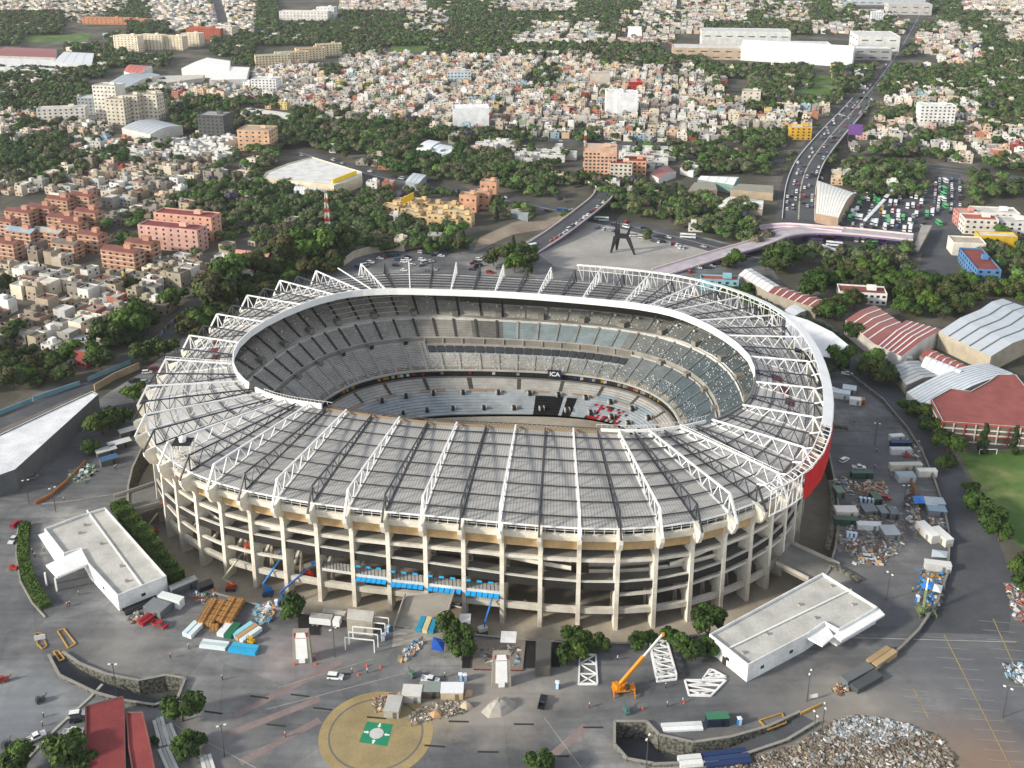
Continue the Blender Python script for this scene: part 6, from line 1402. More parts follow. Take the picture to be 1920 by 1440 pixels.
# walls
for pts, h, col, lab in (([(645,498),(664,484),(700,474),(760,468),(800,462)], 5, hx('c9bda4'), 'cream wall beside the parking area behind the stadium'), ([(178,734),(215,712),(262,692)], 3.6, hx('b7a486'), 'ochre wall with gates along the perimeter street')):
    P = px_poly(pts); mb = MB(); wall_strip(mb, P, 0, h, col, 'paint', .5); tag(mb.build('boundary_wall', off=P[0]), lab, 'wall')
mc = [hx('7fa9b8'), hx('b9b4a8'), hx('5d3f8c'), hx('d8a92c'), hx('2f8a4a'), hx('b8456a')]
for k, (x0, y0, x1, y1) in enumerate(((-20,786,60,754),(62,752,150,722),(165,715,245,682),(282,648,300,632),(300,632,318,612),(318,612,340,594))):
    a, b = W(x0, y0), W(x1, y1); t = thing('mural_wall', 'colourful painted mural wall, %s stretch from the left' % ['first', 'second', 'third', 'fourth', 'fifth', 'last'][k], 'wall', a); o = Vector(t.location); n = 6
    for q in range(n): mb = MB(); mb.bar(a.lerp(b, q / n) + Vector((0, 0, 1.1)), a.lerp(b, (q + 1) / n) + Vector((0, 0, 1.1)), .4, mc[(q + (0 if k > 2 else q % 2)) % (6 if k > 2 else 2)], h=2.2); mb.build('painted_panel', t, off=o)
# ---- scatter houses and trees by district
LMK = {'the orange flats': (110, 420), 'the pink flats': (330, 450), 'the perimeter street': (250, 690), 'the left edge of town': (10, 620), 'the cream towers': (240, 215), 'the lattice mast': (615, 430), 'the supermarket': (590, 320), 'the steel sculpture': (1166, 474), 'the bus station': (1650, 410), 'the right cluster': (1850, 450), 'the pink flats tower': (1127, 335), 'the school canopies': (1360, 360), 'the red factory roof': (1670, 620), 'the stadium rim': (500, 520), 'the football fields': (1540, 165), 'the clinic': (1757, 230)}
LMW = {k: W(*v) for k, v in LMK.items()}; ORD = {}
def nearest(x, y):
    return min(LMW, key=lambda k: (LMW[k].x - x) ** 2 + (LMW[k].y - y) ** 2)
_W1 = ['', 'first', 'second', 'third', 'fourth', 'fifth', 'sixth', 'seventh', 'eighth', 'ninth', 'tenth', 'eleventh', 'twelfth', 'thirteenth', 'fourteenth', 'fifteenth', 'sixteenth', 'seventeenth', 'eighteenth', 'nineteenth']
_W10 = ['', '', 'twenty', 'thirty', 'forty', 'fifty', 'sixty', 'seventy', 'eighty', 'ninety']
def ordw(n):
    if n >= 100: return 'hundred and ' + ordw(n - 100) if n > 100 else 'hundredth'
    if n < 20: return _W1[n]
    return _W10[n // 10] + ('-' + _W1[n % 10] if n % 10 else 'ieth').replace('yieth', 'ieth') if n % 10 else _W10[n // 10][:-1] + 'ieth'
def rank_labels(items, noun):
    """items: (obj,x,y,desc): labels by distance order from the nearest landmark, per description"""
    G = {}
    for it in items: G.setdefault((nearest(it[1], it[2]), it[3]), []).append(it)
    for (lm, ds), L in G.items():
        L.sort(key=lambda q: (LMW[lm].x - q[1]) ** 2 + (LMW[lm].y - q[2]) ** 2)
        for k, q in enumerate(L):
            q[0]['label'] = (ds + ', ' + (ordw(k + 1) + ' ' if len(L) > 1 else '') + 'closest to ' + lm) if len(L) > 1 else ds + ' near ' + lm
rs = random.Random(21)
def near_boulevard(x, y, m):
    P, w = ROADS['boulevard0']
    for k in range(len(P) - 1):
        a, b = P[k], P[k + 1]; dx, dy = b.x - a.x, b.y - a.y; t = max(0, min(1, ((x - a.x) * dx + (y - a.y) * dy) / (dx * dx + dy * dy + 1e-9)))
        if (x - a.x - t * dx) ** 2 + (y - a.y - t * dy) ** 2 < m * m: return True
    return False
def near_road(x, y, extra=0):
    for P, w in ROADS.values():
        for k in range(len(P) - 1):
            a, b = P[k], P[k + 1]; dx, dy = b.x - a.x, b.y - a.y; t = max(0, min(1, ((x - a.x) * dx + (y - a.y) * dy) / (dx * dx + dy * dy + 1e-9)))
            if (x - a.x - t * dx) ** 2 + (y - a.y - t * dy) ** 2 < (w / 2 + extra) ** 2: return True
    return False
def blocked(x, y, r=0):
    for x0, x1, y0, y1, P in BLD:
        if x < x0 - r or x > x1 + r or y < y0 - r or y > y1 + r: continue
        k = False
        for i in range(len(P)):
            a, b = P[i], P[i - 1]; dx, dy = b.x - a.x, b.y - a.y; t = max(0, min(1, ((x - a.x) * dx + (y - a.y) * dy) / (dx * dx + dy * dy + 1e-9)))
            if (x - a.x - t * dx) ** 2 + (y - a.y - t * dy) ** 2 < r * r: return True
            if (a.y > y) != (b.y > y) and x < dx * (y - a.y) / (dy or 1e-9) + a.x: k = not k
        if k: return True
    return False
HC = [('white', hx('ece8e1'), 16), ('cream', hx('e2d6c0'), 14), ('beige', hx('c9bca8'), 12), ('bare grey', hx('a7a299'), 9), ('pink', hx('d8b5a8'), 5), ('peach', hx('dbbb9c'), 4), ('terracotta', hx('b87d66'), 2), ('pale grey', hx('c3c0ba'), 10), ('yellow', hx('d6c183'), 1), ('red', hx('9c5048'), 1), ('sky blue', hx('9fb8c4'), 1), ('green', hx('9cb097'), 1)]
HCf = [h for h in HC for _ in range(h[2])]
RC = [('grey', hx('a5a19a'), 7), ('pale', hx('c9c5bc'), 8), ('dark', hx('7a7670'), 2), ('rust red', hx('a8705f'), 2), ('white', hx('e2dfd8'), 7), ('tin', hx('b7bdc0'), 3)]
RCf = [h for h in RC for _ in range(h[2])]
def house_data(x, y, rot, r, near):
    n, c, _ = r.choice(HCf); rn, rc, _ = r.choice(RCf); st = r.choice([1, 1, 2, 2, 2, 3]) if near else r.choice([1, 1, 1, 2, 2, 2, 3])
    return dict(x=x, y=y, rot=rot + r.choice([0, 0, math.pi / 2]), L=r.uniform(6.0, 11), Wd=r.uniform(5.5, 9), H=2.6 * st + .7, st=st, wn=n, wc=vary(c, .09, r), rn=rn, rc=vary(rc, .09, r), tank=r.random(), seed=r.random())
def house_geo(h, parts, loc=False, lod=0):
    """parts: dict of MB by role"""
    x, y = (0, 0) if loc else (h['x'], h['y']); a = h['rot']; c, s = math.cos(a), math.sin(a); L, Wd, H = h['L'] / 2, h['Wd'] / 2, h['H']
    def T(u, v, z): return (x + u * c - v * s, y + u * s + v * c, z)
    C = [(-L, -Wd), (L, -Wd), (L, Wd), (-L, Wd)]; I = [(-L + .3, -Wd + .3), (L - .3, -Wd + .3), (L - .3, Wd - .3), (-L + .3, Wd - .3)]
    w = parts['wall']; rfz = H - .6
    for i in range(4):
        p, q = C[i], C[(i + 1) % 4]; e, f = I[i], I[(i + 1) % 4]
        w.face([T(*p, 0), T(*q, 0), T(*q, H), T(*p, H)], h['wc'])
        if lod < 2: w.face([T(*p, H), T(*q, H), T(*f, H), T(*e, H)], h['wc']); w.face([T(*e, H), T(*f, H), T(*f, rfz), T(*e, rfz)], h['wc'])
    parts['roof'].face([T(*q, rfz if lod < 2 else H) for q in (I if lod < 2 else C)], h['rc'])
    hu = random.Random(int(h['seed'] * 1e6))
    if lod < 2 and hu.random() < .55:
        u, v = hu.uniform(-L * .4, L * .4), hu.uniform(-Wd * .4, Wd * .4); k = parts['hut']; px, py, _ = T(u, v, 0); k.box(px, py, rfz, hu.uniform(2.4, 4), hu.uniform(2.2, 3.4), hu.uniform(2.0, 2.6), mul(h['wc'], hu.uniform(.9, 1.1)), a)
    if h['tank'] < .75:
        u, v = hu.uniform(-L * .6, L * .6), hu.uniform(-Wd * .6, Wd * .6); px, py, _ = T(u, v, 0); tc = hx('1f1f21') if h['tank'] < .4 else hx('e9e7e2')
        if lod == 0: parts['tank'].cyl((px, py, rfz), .62, 1.5, tc, 9, parts.get('m'))
        else: parts['tank'].box(px, py, rfz, 1.3, 1.3, 1.6, tc)
    if lod < 2:
        for i in range(4):
            p, q = C[i], C[(i + 1) % 4]; nx, ny = (q[1] - p[1]), -(q[0] - p[0]); wl_ = math.hypot(nx, ny); nx, ny = nx / wl_, ny / wl_
            wx, wy = nx * c - ny * s, nx * s + ny * c
            if wy > .35: continue
            for f in range(h['st']):
                for g in range(2):
                    if hu.random() < .25: continue
                    t = (g + .5) / 2 + hu.uniform(-.08, .08); u, v = p[0] + (q[0] - p[0]) * t + nx * .05, p[1] + (q[1] - p[1]) * t + ny * .05; dx, dy = (q[0] - p[0]) / wl_ * hu.uniform(.5, .9), (q[1] - p[1]) / wl_ * .7; dx = (q[0] - p[0]) / wl_ * .7
                    z = .9 + f * 2.6; parts['win'].append([T(u - dx, v - dy, z), T(u + dx, v + dy, z), T(u + dx, v + dy, z + 1.3), T(u - dx, v - dy, z + 1.3)])
houses = []
def district(px):   # street direction
    return R(-22) if px < 560 else R(-9) if px < 1500 else R(-14)
for gy in range(-10, 330):
    for gx in range(-190, 190):
        pass
def sample(step, rot, fn):
    c, s = math.cos(rot), math.sin(rot); n = int(2900 / step)
    for i in range(-n // 2 - 40, n // 2 + 40):
        for j in range(-n // 3, n):
            u, v = i * step, j * step + 300; x, y = u * c - v * s, u * s + v * c
            if y < 330 or y > 2420 or abs(x) > y * .585 + 40: continue
            px, py = PX(x, y); 
            if py > 770 or px < -140 or px > 2060: continue
            fn(i, j, x, y, px, py)
def add_house(i, j, x, y, px, py):
    ch = mapch(px, py - .012 * (py + 200))
    if ch == 'T' and rs.random() < .09 and py < 470: ch = 'H'
    if ch not in 'HhW': return
    if (district(px)) != cur_rot: return
    if (i % 9 == 0 and rs.random() < .8) or (j % 5 == 0 and rs.random() < .6): return      # streets
    if ch == 'h' and rs.random() < .35: return
    x += rs.uniform(-1.8, 1.8); y += rs.uniform(-1.8, 1.8)
    if near_road(x, y, 6) or blocked(x, y, 5): return
    h = house_data(x, y, cur_rot, rs, py > 430)
    if ch == 'W' : h['L'] *= 1.5; h['wn'], h['wc'] = 'white', hx('dcdad4'); h['H'] = rs.uniform(4, 7); h['st'] = 1
    if px < 440 and py > 300 and rs.random() < .5:
        h['wn'], wc0 = rs.choice([('bare grey', hx('8f897e')), ('beige', hx('b5a892')), ('dusty brown', hx('978a7b'))]); h['wc'] = vary(wc0, .1, rs); h['rn'], rc0 = rs.choice([('grey', hx('8f8b83')), ('dark', hx('6f6a63')), ('rust red', hx('8c6557'))]); h['rc'] = vary(rc0, .1, rs)
    h['px'], h['py'] = px, py; houses.append(h)
for cur_rot in (R(-22), R(-9), R(-14)): sample(10.0, cur_rot, add_house)
houses.sort(key=lambda h: math.hypot(h['x'], h['y']))
vis = [h for h in houses if -5 < h['px'] < 1925]; near_ids = set(id(h) for h in vis[:290])
items = []
for h in houses:
    if id(h) not in near_ids: continue
    t = thing('town_house', 'x', 'house', (h['x'], h['y'], 0), 0, 'flat-roofed houses of the town')
    pr = {'wall': MB(), 'roof': MB(), 'hut': MB(), 'tank': MB('clean'), 'win': [], 'm': 'clean'}; house_geo(h, pr, True, 0)
    for k, nm in (('wall', 'wall'), ('roof', 'roof'), ('hut', 'roof_hut'), ('tank', 'water_tank')):
        if pr[k].f: pr[k].build(nm, t)
    for wq in pr['win'][:4]: m2 = MB('glass'); m2.face(wq, g3(.03), 'glass'); m2.build('window', t)
    items.append((t, h['x'], h['y'], '%s %s-storey house with %s roof' % (h['wn'], ['', 'one', 'two', 'three'][h['st']], h['rn'])))
rank_labels(items, 'house')
far = MB(); farw = {'wall': far, 'roof': far, 'hut': far, 'tank': far, 'win': []}
for h in houses:
    if id(h) in near_ids: continue
    farw['win'] = []; house_geo(h, farw, False, 1 if h['y'] < 1500 else 2)
    for wq in farw['win'][:6]: far.face(wq, g3(.04), 'glass')
tag(far.build('distant_houses'), 'dense sprawl of small flat-roofed houses reaching the top of the photo', 'houses', kind='stuff')
# --- trees
TP_ = {}
TP_['round'] = [make_tree('round_tree', 11, 4.6, 5.2, 1.6, 1500, [hx('3f5722'), hx('4c6629'), hx('567330')], .5, k) for k in range(3)]
TP_['broad'] = [make_tree('broad_tree', 12, 6.2, 7.5, 3.0, 1500, c3, .66, 10 + k) for k, c3 in enumerate(([hx('56682f'), hx('48592b'), hx('6b7038')], [hx('4a5f2c'), hx('5a6c34')], [hx('5d6b3a'), hx('6d6a45')], [hx('5b8030'), hx('6d8e38')]))]
TP_['tall'] = [make_tree('conifer', 10, 2.6, 11, 1.5, 800, [hx('3a4d2b'), hx('44562f')], .45, 30, True)]
TP_['purple'] = [make_tree('jacaranda', 9, 5.0, 5.5, 2.5, 900, [hx('6f5f80'), hx('5d5468')], .6, 40)]
TDESC = {'round': 'dense dark green round tree', 'broad': 'broad olive-green tree', 'tall': 'tall narrow dark conifer', 'purple': 'purple flowering tree'}
used_t = set()
def put_tree(kind, x, y, s, label=None, z=0.0, group=None):
    lst = TP_[kind]; q = rs.randrange(len(lst)); root = lst[q]; first = (kind, q) not in used_t; used_t.add((kind, q))
    return place(root, x, y, z, rs.uniform(0, 6.28), label, group, None, first, (s, s, s * rs.uniform(.9, 1.1)))
FT = [(545,1160,26,'by the blue lift'),(840,1192,24,'upper one of the gate clump'),(862,1212,24,'middle of the gate clump'),(866,1238,22,'lowest of the gate clump'),(1076,1212,22,'top left of the clump by the flat truss'),(1074,1245,24,'lowest of the clump by the flat truss'),(1074,1228,20,'middle of the clump by the flat truss'),(1104,1216,19,'right part of the clump by the flat truss'),(1126,1218,17,'rightmost of the clump by the flat truss'),(1196,1216,19,'left of the crane boom'),(1221,1206,14,'small one behind the crane boom'),(1257,1206,18,'behind the truss stack'),(1291,1230,27,'front left of the clump by the right hall'),(1336,1228,22,'front right of the clump by the right hall'),(1322,1184,27,'rear of the clump by the right hall'),(1349,1174,18,'rear right of the clump by the right hall'),(343,1352,42,'large one by the sunken road, bottom left'),(366,1398,26,'small one below the large one, bottom left'),(350,1420,30,'bottom left, beside the panel racks'),(290,1395,10,'little one between the red roof and racks'),(120,1436,48,'bottom edge, right one'),(40,1450,44,'bottom left corner'),(160,1450,30,'bottom edge beside the red roof'),(1010,1452,34,'bottom edge, centre'),(252,752,20,'bright one near the left rim'),(193,815,28,'largest near the wedge hall tip'),(233,792,20,'between the wedge hall and rim'),(168,850,17,'lowest near the wedge hall'),(310,675,22,'near the parked cars at left'),(270,682,24,'left of the parked cars'),(404,585,42,'big dark one at the far left rim'),(380,618,22,'small dark one at the left rim'),(430,545,34,'second big dark one at the far left rim'),(480,525,30,'third dark one at the far left rim'),(540,500,34,'fourth dark one at the far left rim'),(590,492,36,'fifth dark one behind the rim trusses'),(640,480,30,'sixth dark one behind the rim trusses'),(247,632,34,'by the mural wall'),(200,648,28,'left of the mural wall tree'),(1700,772,16,'first of the outer road row'),(1722,786,20,'second of the outer road row'),(1748,815,22,'third of the outer road row'),(1776,850,27,'fourth of the outer road row'),(1770,880,18,'fifth of the outer road row'),(1818,922,14,'single clipped one by the pitch'),(1832,962,25,'first of the lower outer road row'),(1856,990,26,'second of the lower outer road row'),(1872,1016,22,'third of the lower outer road row'),(1908,1076,24,'fourth of the lower outer road row'),(1918,1112,20,'last of the lower outer road row'),(1550,706,15,'lime green one beside the rim'),(1403,552,13,'small round one behind the right rim'),(1365,502,13,'bright one below the lilac bridge'),(1470,500,26,'behind the long shed'),(1450,494,20,'left one behind the long shed'),(1370,498,12,'small one below the lilac bridge'),(1530,540,22,'right of the long shed'),(1560,600,24,'before the white arched house'),(1600,640,20,'between the tent hall and red factory'),(1520,560,22,'above the right rim'),(1710,722,12,'small one on the workshop roofs side'),(1800,728,16,'between white vault and red school'),(960,500,22,'left of the red shelter behind the rim'),(985,498,18,'right one behind the far rim'),(925,498,18,'near the parked row behind the rim')]
for (x, y, rp, l) in FT:
    p = W(x, y); sc = (y + 200) * .00428; r = rp / sc
    kind = 'round' if y > 760 or x > 1300 else 'broad'; s = (1.15 if y < 1290 else .92) * r / (4.6 if kind == 'round' else 6.2)
    put_tree(kind, p.x, p.y, s * 1.02, TDESC[kind] + ' ' + l, group='foreground trees')
for x, y, hgt, l in ((1842,848,15,'left conifer in front of the red school'),(1898,852,13,'right conifer in front of the red school')):
    p = W(x, y); put_tree('tall', p.x, p.y, hgt / 12, 'tall dark ' + l)
for x, y, l in ((1630,712,'left tall thin eucalyptus by the ring road'),(1655,722,'right tall thin eucalyptus by the ring road'),(1640,700,'rear tall thin eucalyptus by the ring road'),(1575,690,'grey leafy eucalyptus by the tent hall')):
    p = W(x, y); put_tree('broad', p.x, p.y, 1.15, l, group='foreground trees')
trees = []
def add_tree(i, j, x, y, px, py):
    ch = mapch(px, py - .025 * (py + 200)); pr = {'T': .93, 't': .33, 'h': .2, 'H': .035, 'G': 0.0, 'W': .03}.get(ch, 0)
    if rs.random() > pr: return
    x += rs.uniform(-3.2, 3.2); y += rs.uniform(-3.2, 3.2)
    if near_road(x, y, 5.5) or blocked(x, y, 2.5): return
    if py > 195 and near_boulevard(x, y, 30 if y < 1100 else 24): return
    u = rs.random(); kind = 'broad' if u < .68 else 'round' if u < .93 else 'tall' if u < .985 else 'purple'
    trees.append((math.hypot(x, y), x, y, px, py, kind, rs.uniform(.62, 1.15)))
sample(7.7, R(7), add_tree)
# street trees along the avenues
for Q in (Q2, Q3, Q1):
    for k in range(0, len(Q) - 1):
        for s in (-1, 1):
            if rs.random() < .5: continue
            d = (Q[k + 1] - Q[k]).normalized(); o = Vector((-d.y, d.x, 0)) * s * 17; p = Q[k].lerp(Q[k + 1], rs.random()) + o; px, py = PX(p.x, p.y)
            if blocked(p.x, p.y, 2) or py > 470 or (1480 < px < 1780 and 320 < py): continue
            trees.append((p.length, p.x, p.y, px, py, 'broad', rs.uniform(.6, 1.0)))
trees.sort(); visT = [t for t in trees if -5 < t[3] < 1925]; nid = set(id(t) for t in visT[:200]); items = []
for t in trees:
    if id(t) in nid:
        o = put_tree(t[5], t[1], t[2], t[6] * (1.0 if t[5] != 'round' else 1.15), group='trees of the town'); sz = 'small' if t[6] < .78 else 'medium' if t[6] < .98 else 'large'
        items.append((o, t[1], t[2], sz + ' ' + TDESC[t[5]]))
rank_labels(items, 'tree')
for kd, lst in TP_.items():
    for q, r0 in enumerate(lst):
        if (kd, q) not in used_t:
            for ch in list(r0.children): bpy.data.objects.remove(ch)
            bpy.data.objects.remove(r0)
def lowtree(seed, nc, nl, leaf, R0=5.6, Hc=6.5, tall=False):
    r = random.Random(seed); mb = MB('leaf')
    for k in range(nc):
        a = 6.28 * k / nc + r.uniform(-.5, .5); q = R0 * (.45 if k else 0) * r.uniform(.7, 1.2); c = (math.cos(a) * q, math.sin(a) * q, 2.4 + Hc * r.uniform(.25, .6)); rad = R0 * r.uniform(.42, .6); f = r.uniform(.78, 1.15)
        if tall: c = (0, 0, 2 + Hc * k / nc * 1.4); rad = R0 * .5 * (1 - .7 * k / nc)
        mb.lathe(c, [(.1, -rad * .6), (rad * .8, -rad * .2), (rad * .75, rad * .4), (.1, rad * .75)], g3(f), 6, 'leaf')
        for _ in range(nl):
            d = Vector((r.gauss(0, 1), r.gauss(0, 1), abs(r.gauss(.2, .8)))).normalized(); p = Vector(c) + d * rad * r.uniform(.75, 1.15); u = d.cross(Vector((r.uniform(-1, 1), r.uniform(-1, 1), .4))).normalized(); v = d.cross(u); s = leaf * r.uniform(.6, 1.3)
            mb.face([p - u * s, p - v * s, p + u * s, p + v * s], g3(f * r.uniform(.75, 1.25)), 'leaf')
    return mb
def merged(name, protos, inst, label, cat):
    Vs, Fs, Cs = [], [], []; off = 0
    P = [(np.array(m.v, dtype=np.float32), np.array(m.f, dtype=np.int32), np.array(m.c, dtype=np.float32)) for m in protos]
    for (x, y, s, rz, col, k) in inst:
        V, F, C = P[k % len(P)]; c_, s_ = math.cos(rz), math.sin(rz)
        X = np.empty_like(V); X[:, 0] = (V[:, 0] * c_ - V[:, 1] * s_) * s + x; X[:, 1] = (V[:, 0] * s_ + V[:, 1] * c_) * s + y; X[:, 2] = V[:, 2] * s
        Vs.append(X); Fs.append(F + off); Cs.append(C * np.array(col, dtype=np.float32)); off += len(V)
    V = np.concatenate(Vs); F = np.concatenate(Fs); C = np.concatenate(Cs); me = bpy.data.meshes.new(name)
    me.vertices.add(len(V)); me.vertices.foreach_set("co", V.ravel()); me.loops.add(F.size); me.loops.foreach_set("vertex_index", F.ravel())
    me.polygons.add(len(F)); me.polygons.foreach_set("loop_start", np.arange(len(F), dtype=np.int32) * 4); me.polygons.foreach_set("loop_total", np.full(len(F), 4, dtype=np.int32))
    at = me.attributes.new("Col", 'FLOAT_COLOR', 'FACE'); cc = np.ones((len(F), 4), dtype=np.float32); cc[:, :3] = np.clip(C, 0, 1); at.data.foreach_set("color", cc.ravel())
    me.polygons.foreach_set('use_smooth', np.zeros(len(F), dtype=bool)); me.materials.append(M['leaf']); me.update(calc_edges=True); o = bpy.data.objects.new(name, me); S.collection.objects.link(o); tag(o, label, cat, kind='stuff')
TC = {'broad': [hx(q) for q in ('5f6c44', '52603b', '6b6d50', '716955', '607a3f', '4e5e38')], 'round': [hx('425a2c'), hx('4c6232')], 'tall': [hx('2f3f24')], 'purple': [hx('5a5068')]}
mid = [(t[1], t[2], t[6] * (1.0 if t[5] != 'tall' else .9), rs.uniform(0, 6.28), vary(rs.choice(TC[t[5]]), .28, rs), rs.randrange(4) if t[5] != 'tall' else 4) for t in trees if id(t) not in nid and t[2] < 1050]
fr = [(t[1], t[2], t[6] * 1.05, rs.uniform(0, 6.28), vary(rs.choice(TC[t[5]]), .28, rs), rs.randrange(3)) for t in trees if id(t) not in nid and t[2] >= 1050]
merged('town_trees', [lowtree(k, 6, 34, .75) for k in range(4)] + [lowtree(9, 5, 20, .6, tall=True)], mid, 'dense belts of trees through the middle of the town', 'trees')
merged('distant_trees', [lowtree(20 + k, 4, 8, 1.3) for k in range(3)], fr, 'distant tree belts across the far city', 'trees')
# hedges
def hedge(name, pts, w, h, lab, cols, trim=False, dens=26):
    P = px_poly(pts); mb = MB('leaf'); r = random.Random(len(pts) * 7)
    for k in range(len(P) - 1):
        a, b = P[k], P[k + 1]; L = (b - a).length; d = (b - a).normalized(); o = Vector((-d.y, d.x, 0)); cc = mul(r.choice(cols), .72)
        mb.hexa([a - o * w * .42, b - o * w * .42, b + o * w * .42, a + o * w * .42] + [q + Vector((0, 0, h * .9)) for q in (a - o * w * .4, b - o * w * .4, b + o * w * .4, a + o * w * .4)], mul(cc, .8), 'leaf')
        for _ in range(int(L * dens)):
            t = r.random(); q = r.uniform(-1, 1); bump = 0 if trim else .25 * h * math.sin(t * L * .9 + k)
            if r.random() < .6: p = a.lerp(b, t) + o * q * w * .5 + Vector((0, 0, h + bump * .6 + r.uniform(-.15, .15)))
            else: p = a.lerp(b, t) + o * (w * .5 if q > 0 else -w * .5) * r.uniform(.9, 1.1) + Vector((0, 0, r.uniform(.1, 1) * h))
            n = Vector((r.uniform(-.7, .7), r.uniform(-.7, .7), 1)).normalized(); u = n.cross(Vector((r.uniform(-1, 1), r.uniform(-1, 1), 0))).normalized(); v = n.cross(u); s = r.uniform(.25, .55)
            mb.face([p - u * s, p - v * s, p + u * s, p + v * s], vary(cc, .25, r), 'leaf')
    c = Vector(P[0]); tag(mb.build('hedge', off=c), lab, 'hedge')
hedge('hedge', [(48,985),(44,1010),(44,1045),(52,1080),(66,1112),(86,1140)], 3.2, 1.6, 'long trimmed curved hedge beside the left hall', [hx('56712c'), hx('5f7a30')], True, 60)
hedge('hedge', [(222,952),(248,985),(278,1020),(305,1058),(332,1092)], 5.5, 3.2, 'thick overgrown hedge between the left hall and stadium', [hx('4a6326'), hx('55702b')], False, 90)
hedge('hedge', [(1318,532),(1370,548),(1420,572),(1462,598)], 7, 3.5, 'dark hedge behind the right rim, left stretch', [hx('3f5a24'), hx('4a6629')], False, 50)
hedge('hedge', [(1492,606),(1530,618),(1565,640),(1590,664)], 7, 3.5, 'dark hedge behind the tent hall, right stretch', [hx('3f5a24'), hx('4a6629')], False, 50)
# debris
def debris(name, px, n, hmax, cols, lab, smin=.3, smax=2.2, base=None):
    P = px_poly(px); c = cent(P); xs = [p.x for p in P]; ys = [p.y for p in P]; r = random.Random(n); mb = MB('paint')
    def inside(x, y):
        k = False; m = len(P)
        for i in range(m):
            a, b = P[i], P[i - 1]
            if (a.y > y) != (b.y > y) and x < (b.x - a.x) * (y - a.y) / (b.y - a.y) + a.x: k = not k
        return k
    def edge(x, y): return min(1, min(math.hypot(x - p.x, y - p.y) for p in P) / 9)
    def hz(x, y): return hmax * edge(x, y) * (.45 + .35 * math.sin(x * .31 + 1) * math.cos(y * .37) + .2 * math.sin(x * .9) * math.sin(y * .8))
    g = 1.6; nx = int((max(xs) - min(xs)) / g); ny = int((max(ys) - min(ys)) / g)
    for i in range(nx):
        for j in range(ny):
            x, y = min(xs) + i * g, min(ys) + j * g
            if inside(x + g / 2, y + g / 2):
                q = [(x, y), (x + g, y), (x + g, y + g), (x, y + g)]; mb.face([(a, b, max(.05, hz(a, b)) if inside(a, b) else 0.03) for a, b in q], vary(base or hx('958d80'), .12, r))
    cnt = 0
    while cnt < n:
        x, y = r.uniform(min(xs), max(xs)), r.uniform(min(ys), max(ys))
        if not inside(x, y): continue
        if r.random() > edge(x, y) * 1.6 + .15: continue
        cnt += 1; s = smin * .6 + (smax - smin) * r.random() ** 2.2; cl = r.choice(cols); z = max(0, hz(x, y)); M3 = Matrix.Rotation(r.uniform(0, 6.28), 3, 'Z') @ Matrix.Rotation(r.uniform(-.5, .5), 3, 'X') @ Matrix.Rotation(r.uniform(-.5, .5), 3, 'Y')
        a, b, h = s, s * r.uniform(.2, .8), s * r.uniform(.05, .35); v = [Vector((x, y, z + .1)) + M3 @ Vector((sx * a / 2, sy * b / 2, sz * h)) for sz in (0, 1) for sx, sy in ((-1, -1), (1, -1), (1, 1), (-1, 1))]
        mb.hexa(v, vary(cl, .1, r), None, False)
    tag(mb.build(name, off=c), lab, 'debris', kind='stuff')
DC = [hx(q) for q in ('b9b3a8', 'a29a8c', '8e8170', '7a7063', 'aba08f', 'd6d3cd', '574e45', '7f6854', '9fa8ad', '665e54', '97846b', '80786c', '8d867a', '6e6558')]
debris('debris_heap', [(1400,1425),(1490,1398),(1545,1362),(1600,1342),(1660,1350),(1700,1366),(1750,1374),(1775,1400),(1792,1425),(1785,1460),(1380,1460),(1330,1445)], 9500, .9, DC, 'sprawling heap of mixed demolition debris at the bottom right', .15, 1.5)
debris('debris_heap', [(1545,1372),(1600,1342),(1690,1356),(1730,1372),(1700,1395),(1600,1400)], 2600, 1.3, [hx('c9ccce'), hx('b5bbbf'), hx('9fa8ae'), hx('e2e2e0'), hx('7c8084'), hx('8d8578')], 'pale plastic and paper litter on top of the debris heap', .3, 1.6, hx('a9a9a6'))
debris('rubble_pile', [(760,1345),(800,1322),(850,1312),(885,1318),(880,1335),(820,1350),(775,1358)], 700, 1.6, [hx('b7ae9e'), hx('8f8474'), hx('6b6152'), hx('d2cabc')], 'broken rubble pile by the yellow circle', .2, 1.0, hx('9d9282'))
debris('rubble_pile', [(700,1310),(745,1300),(770,1312),(740,1330),(705,1335)], 260, .6, [hx('b7ae9e'), hx('5a4c40'), hx('c98f5c'), hx('8f8474')], 'scattered planks and rubble left of the tin huts', .3, 1.6, hx('8e867a'))
debris('scrap_pile', [(745,1235),(775,1205),(790,1195),(796,1205),(770,1235),(752,1242)], 220, .7, [hx('c9a06c'), hx('e3e0da'), hx('4a7fa8'), hx('a39b8d')], 'scrap wood and drums left of the tarpaulin', .3, 1.6, hx('9a9287'))
debris('scrap_pile', [(1600,940),(1650,935),(1690,960),(1700,1010),(1680,1042),(1600,1045),(1570,1030),(1568,990)], 900, .5, [hx('b3a58e'), hx('d6d5d1'), hx('9aa0a2'), hx('a08a6e'), hx('6d7072'), hx('d9d6cf')], 'clutter of pallets and bags between the yard cabins', .4, 1.8, hx('85817b'))
debris('scrap_pile', [(1600,905),(1660,905),(1668,928),(1605,930)], 420, 1.0, [hx('c9a27a'), hx('d9d0c2'), hx('8f4a42'), hx('8d857a')], 'pile of tan rubble and red scrap in the right yard', .4, 1.8, hx('8a847b'))
debris('scrap_pile', [(478,1135),(512,1128),(515,1160),(490,1172),(474,1150)], 240, .5, [hx('d9a46c'), hx('e0e6e8'), hx('6fa8c4'), hx('b9b4aa')], 'torn sheets and offcuts right of the crates', .4, 2.2, hx('85817b'))
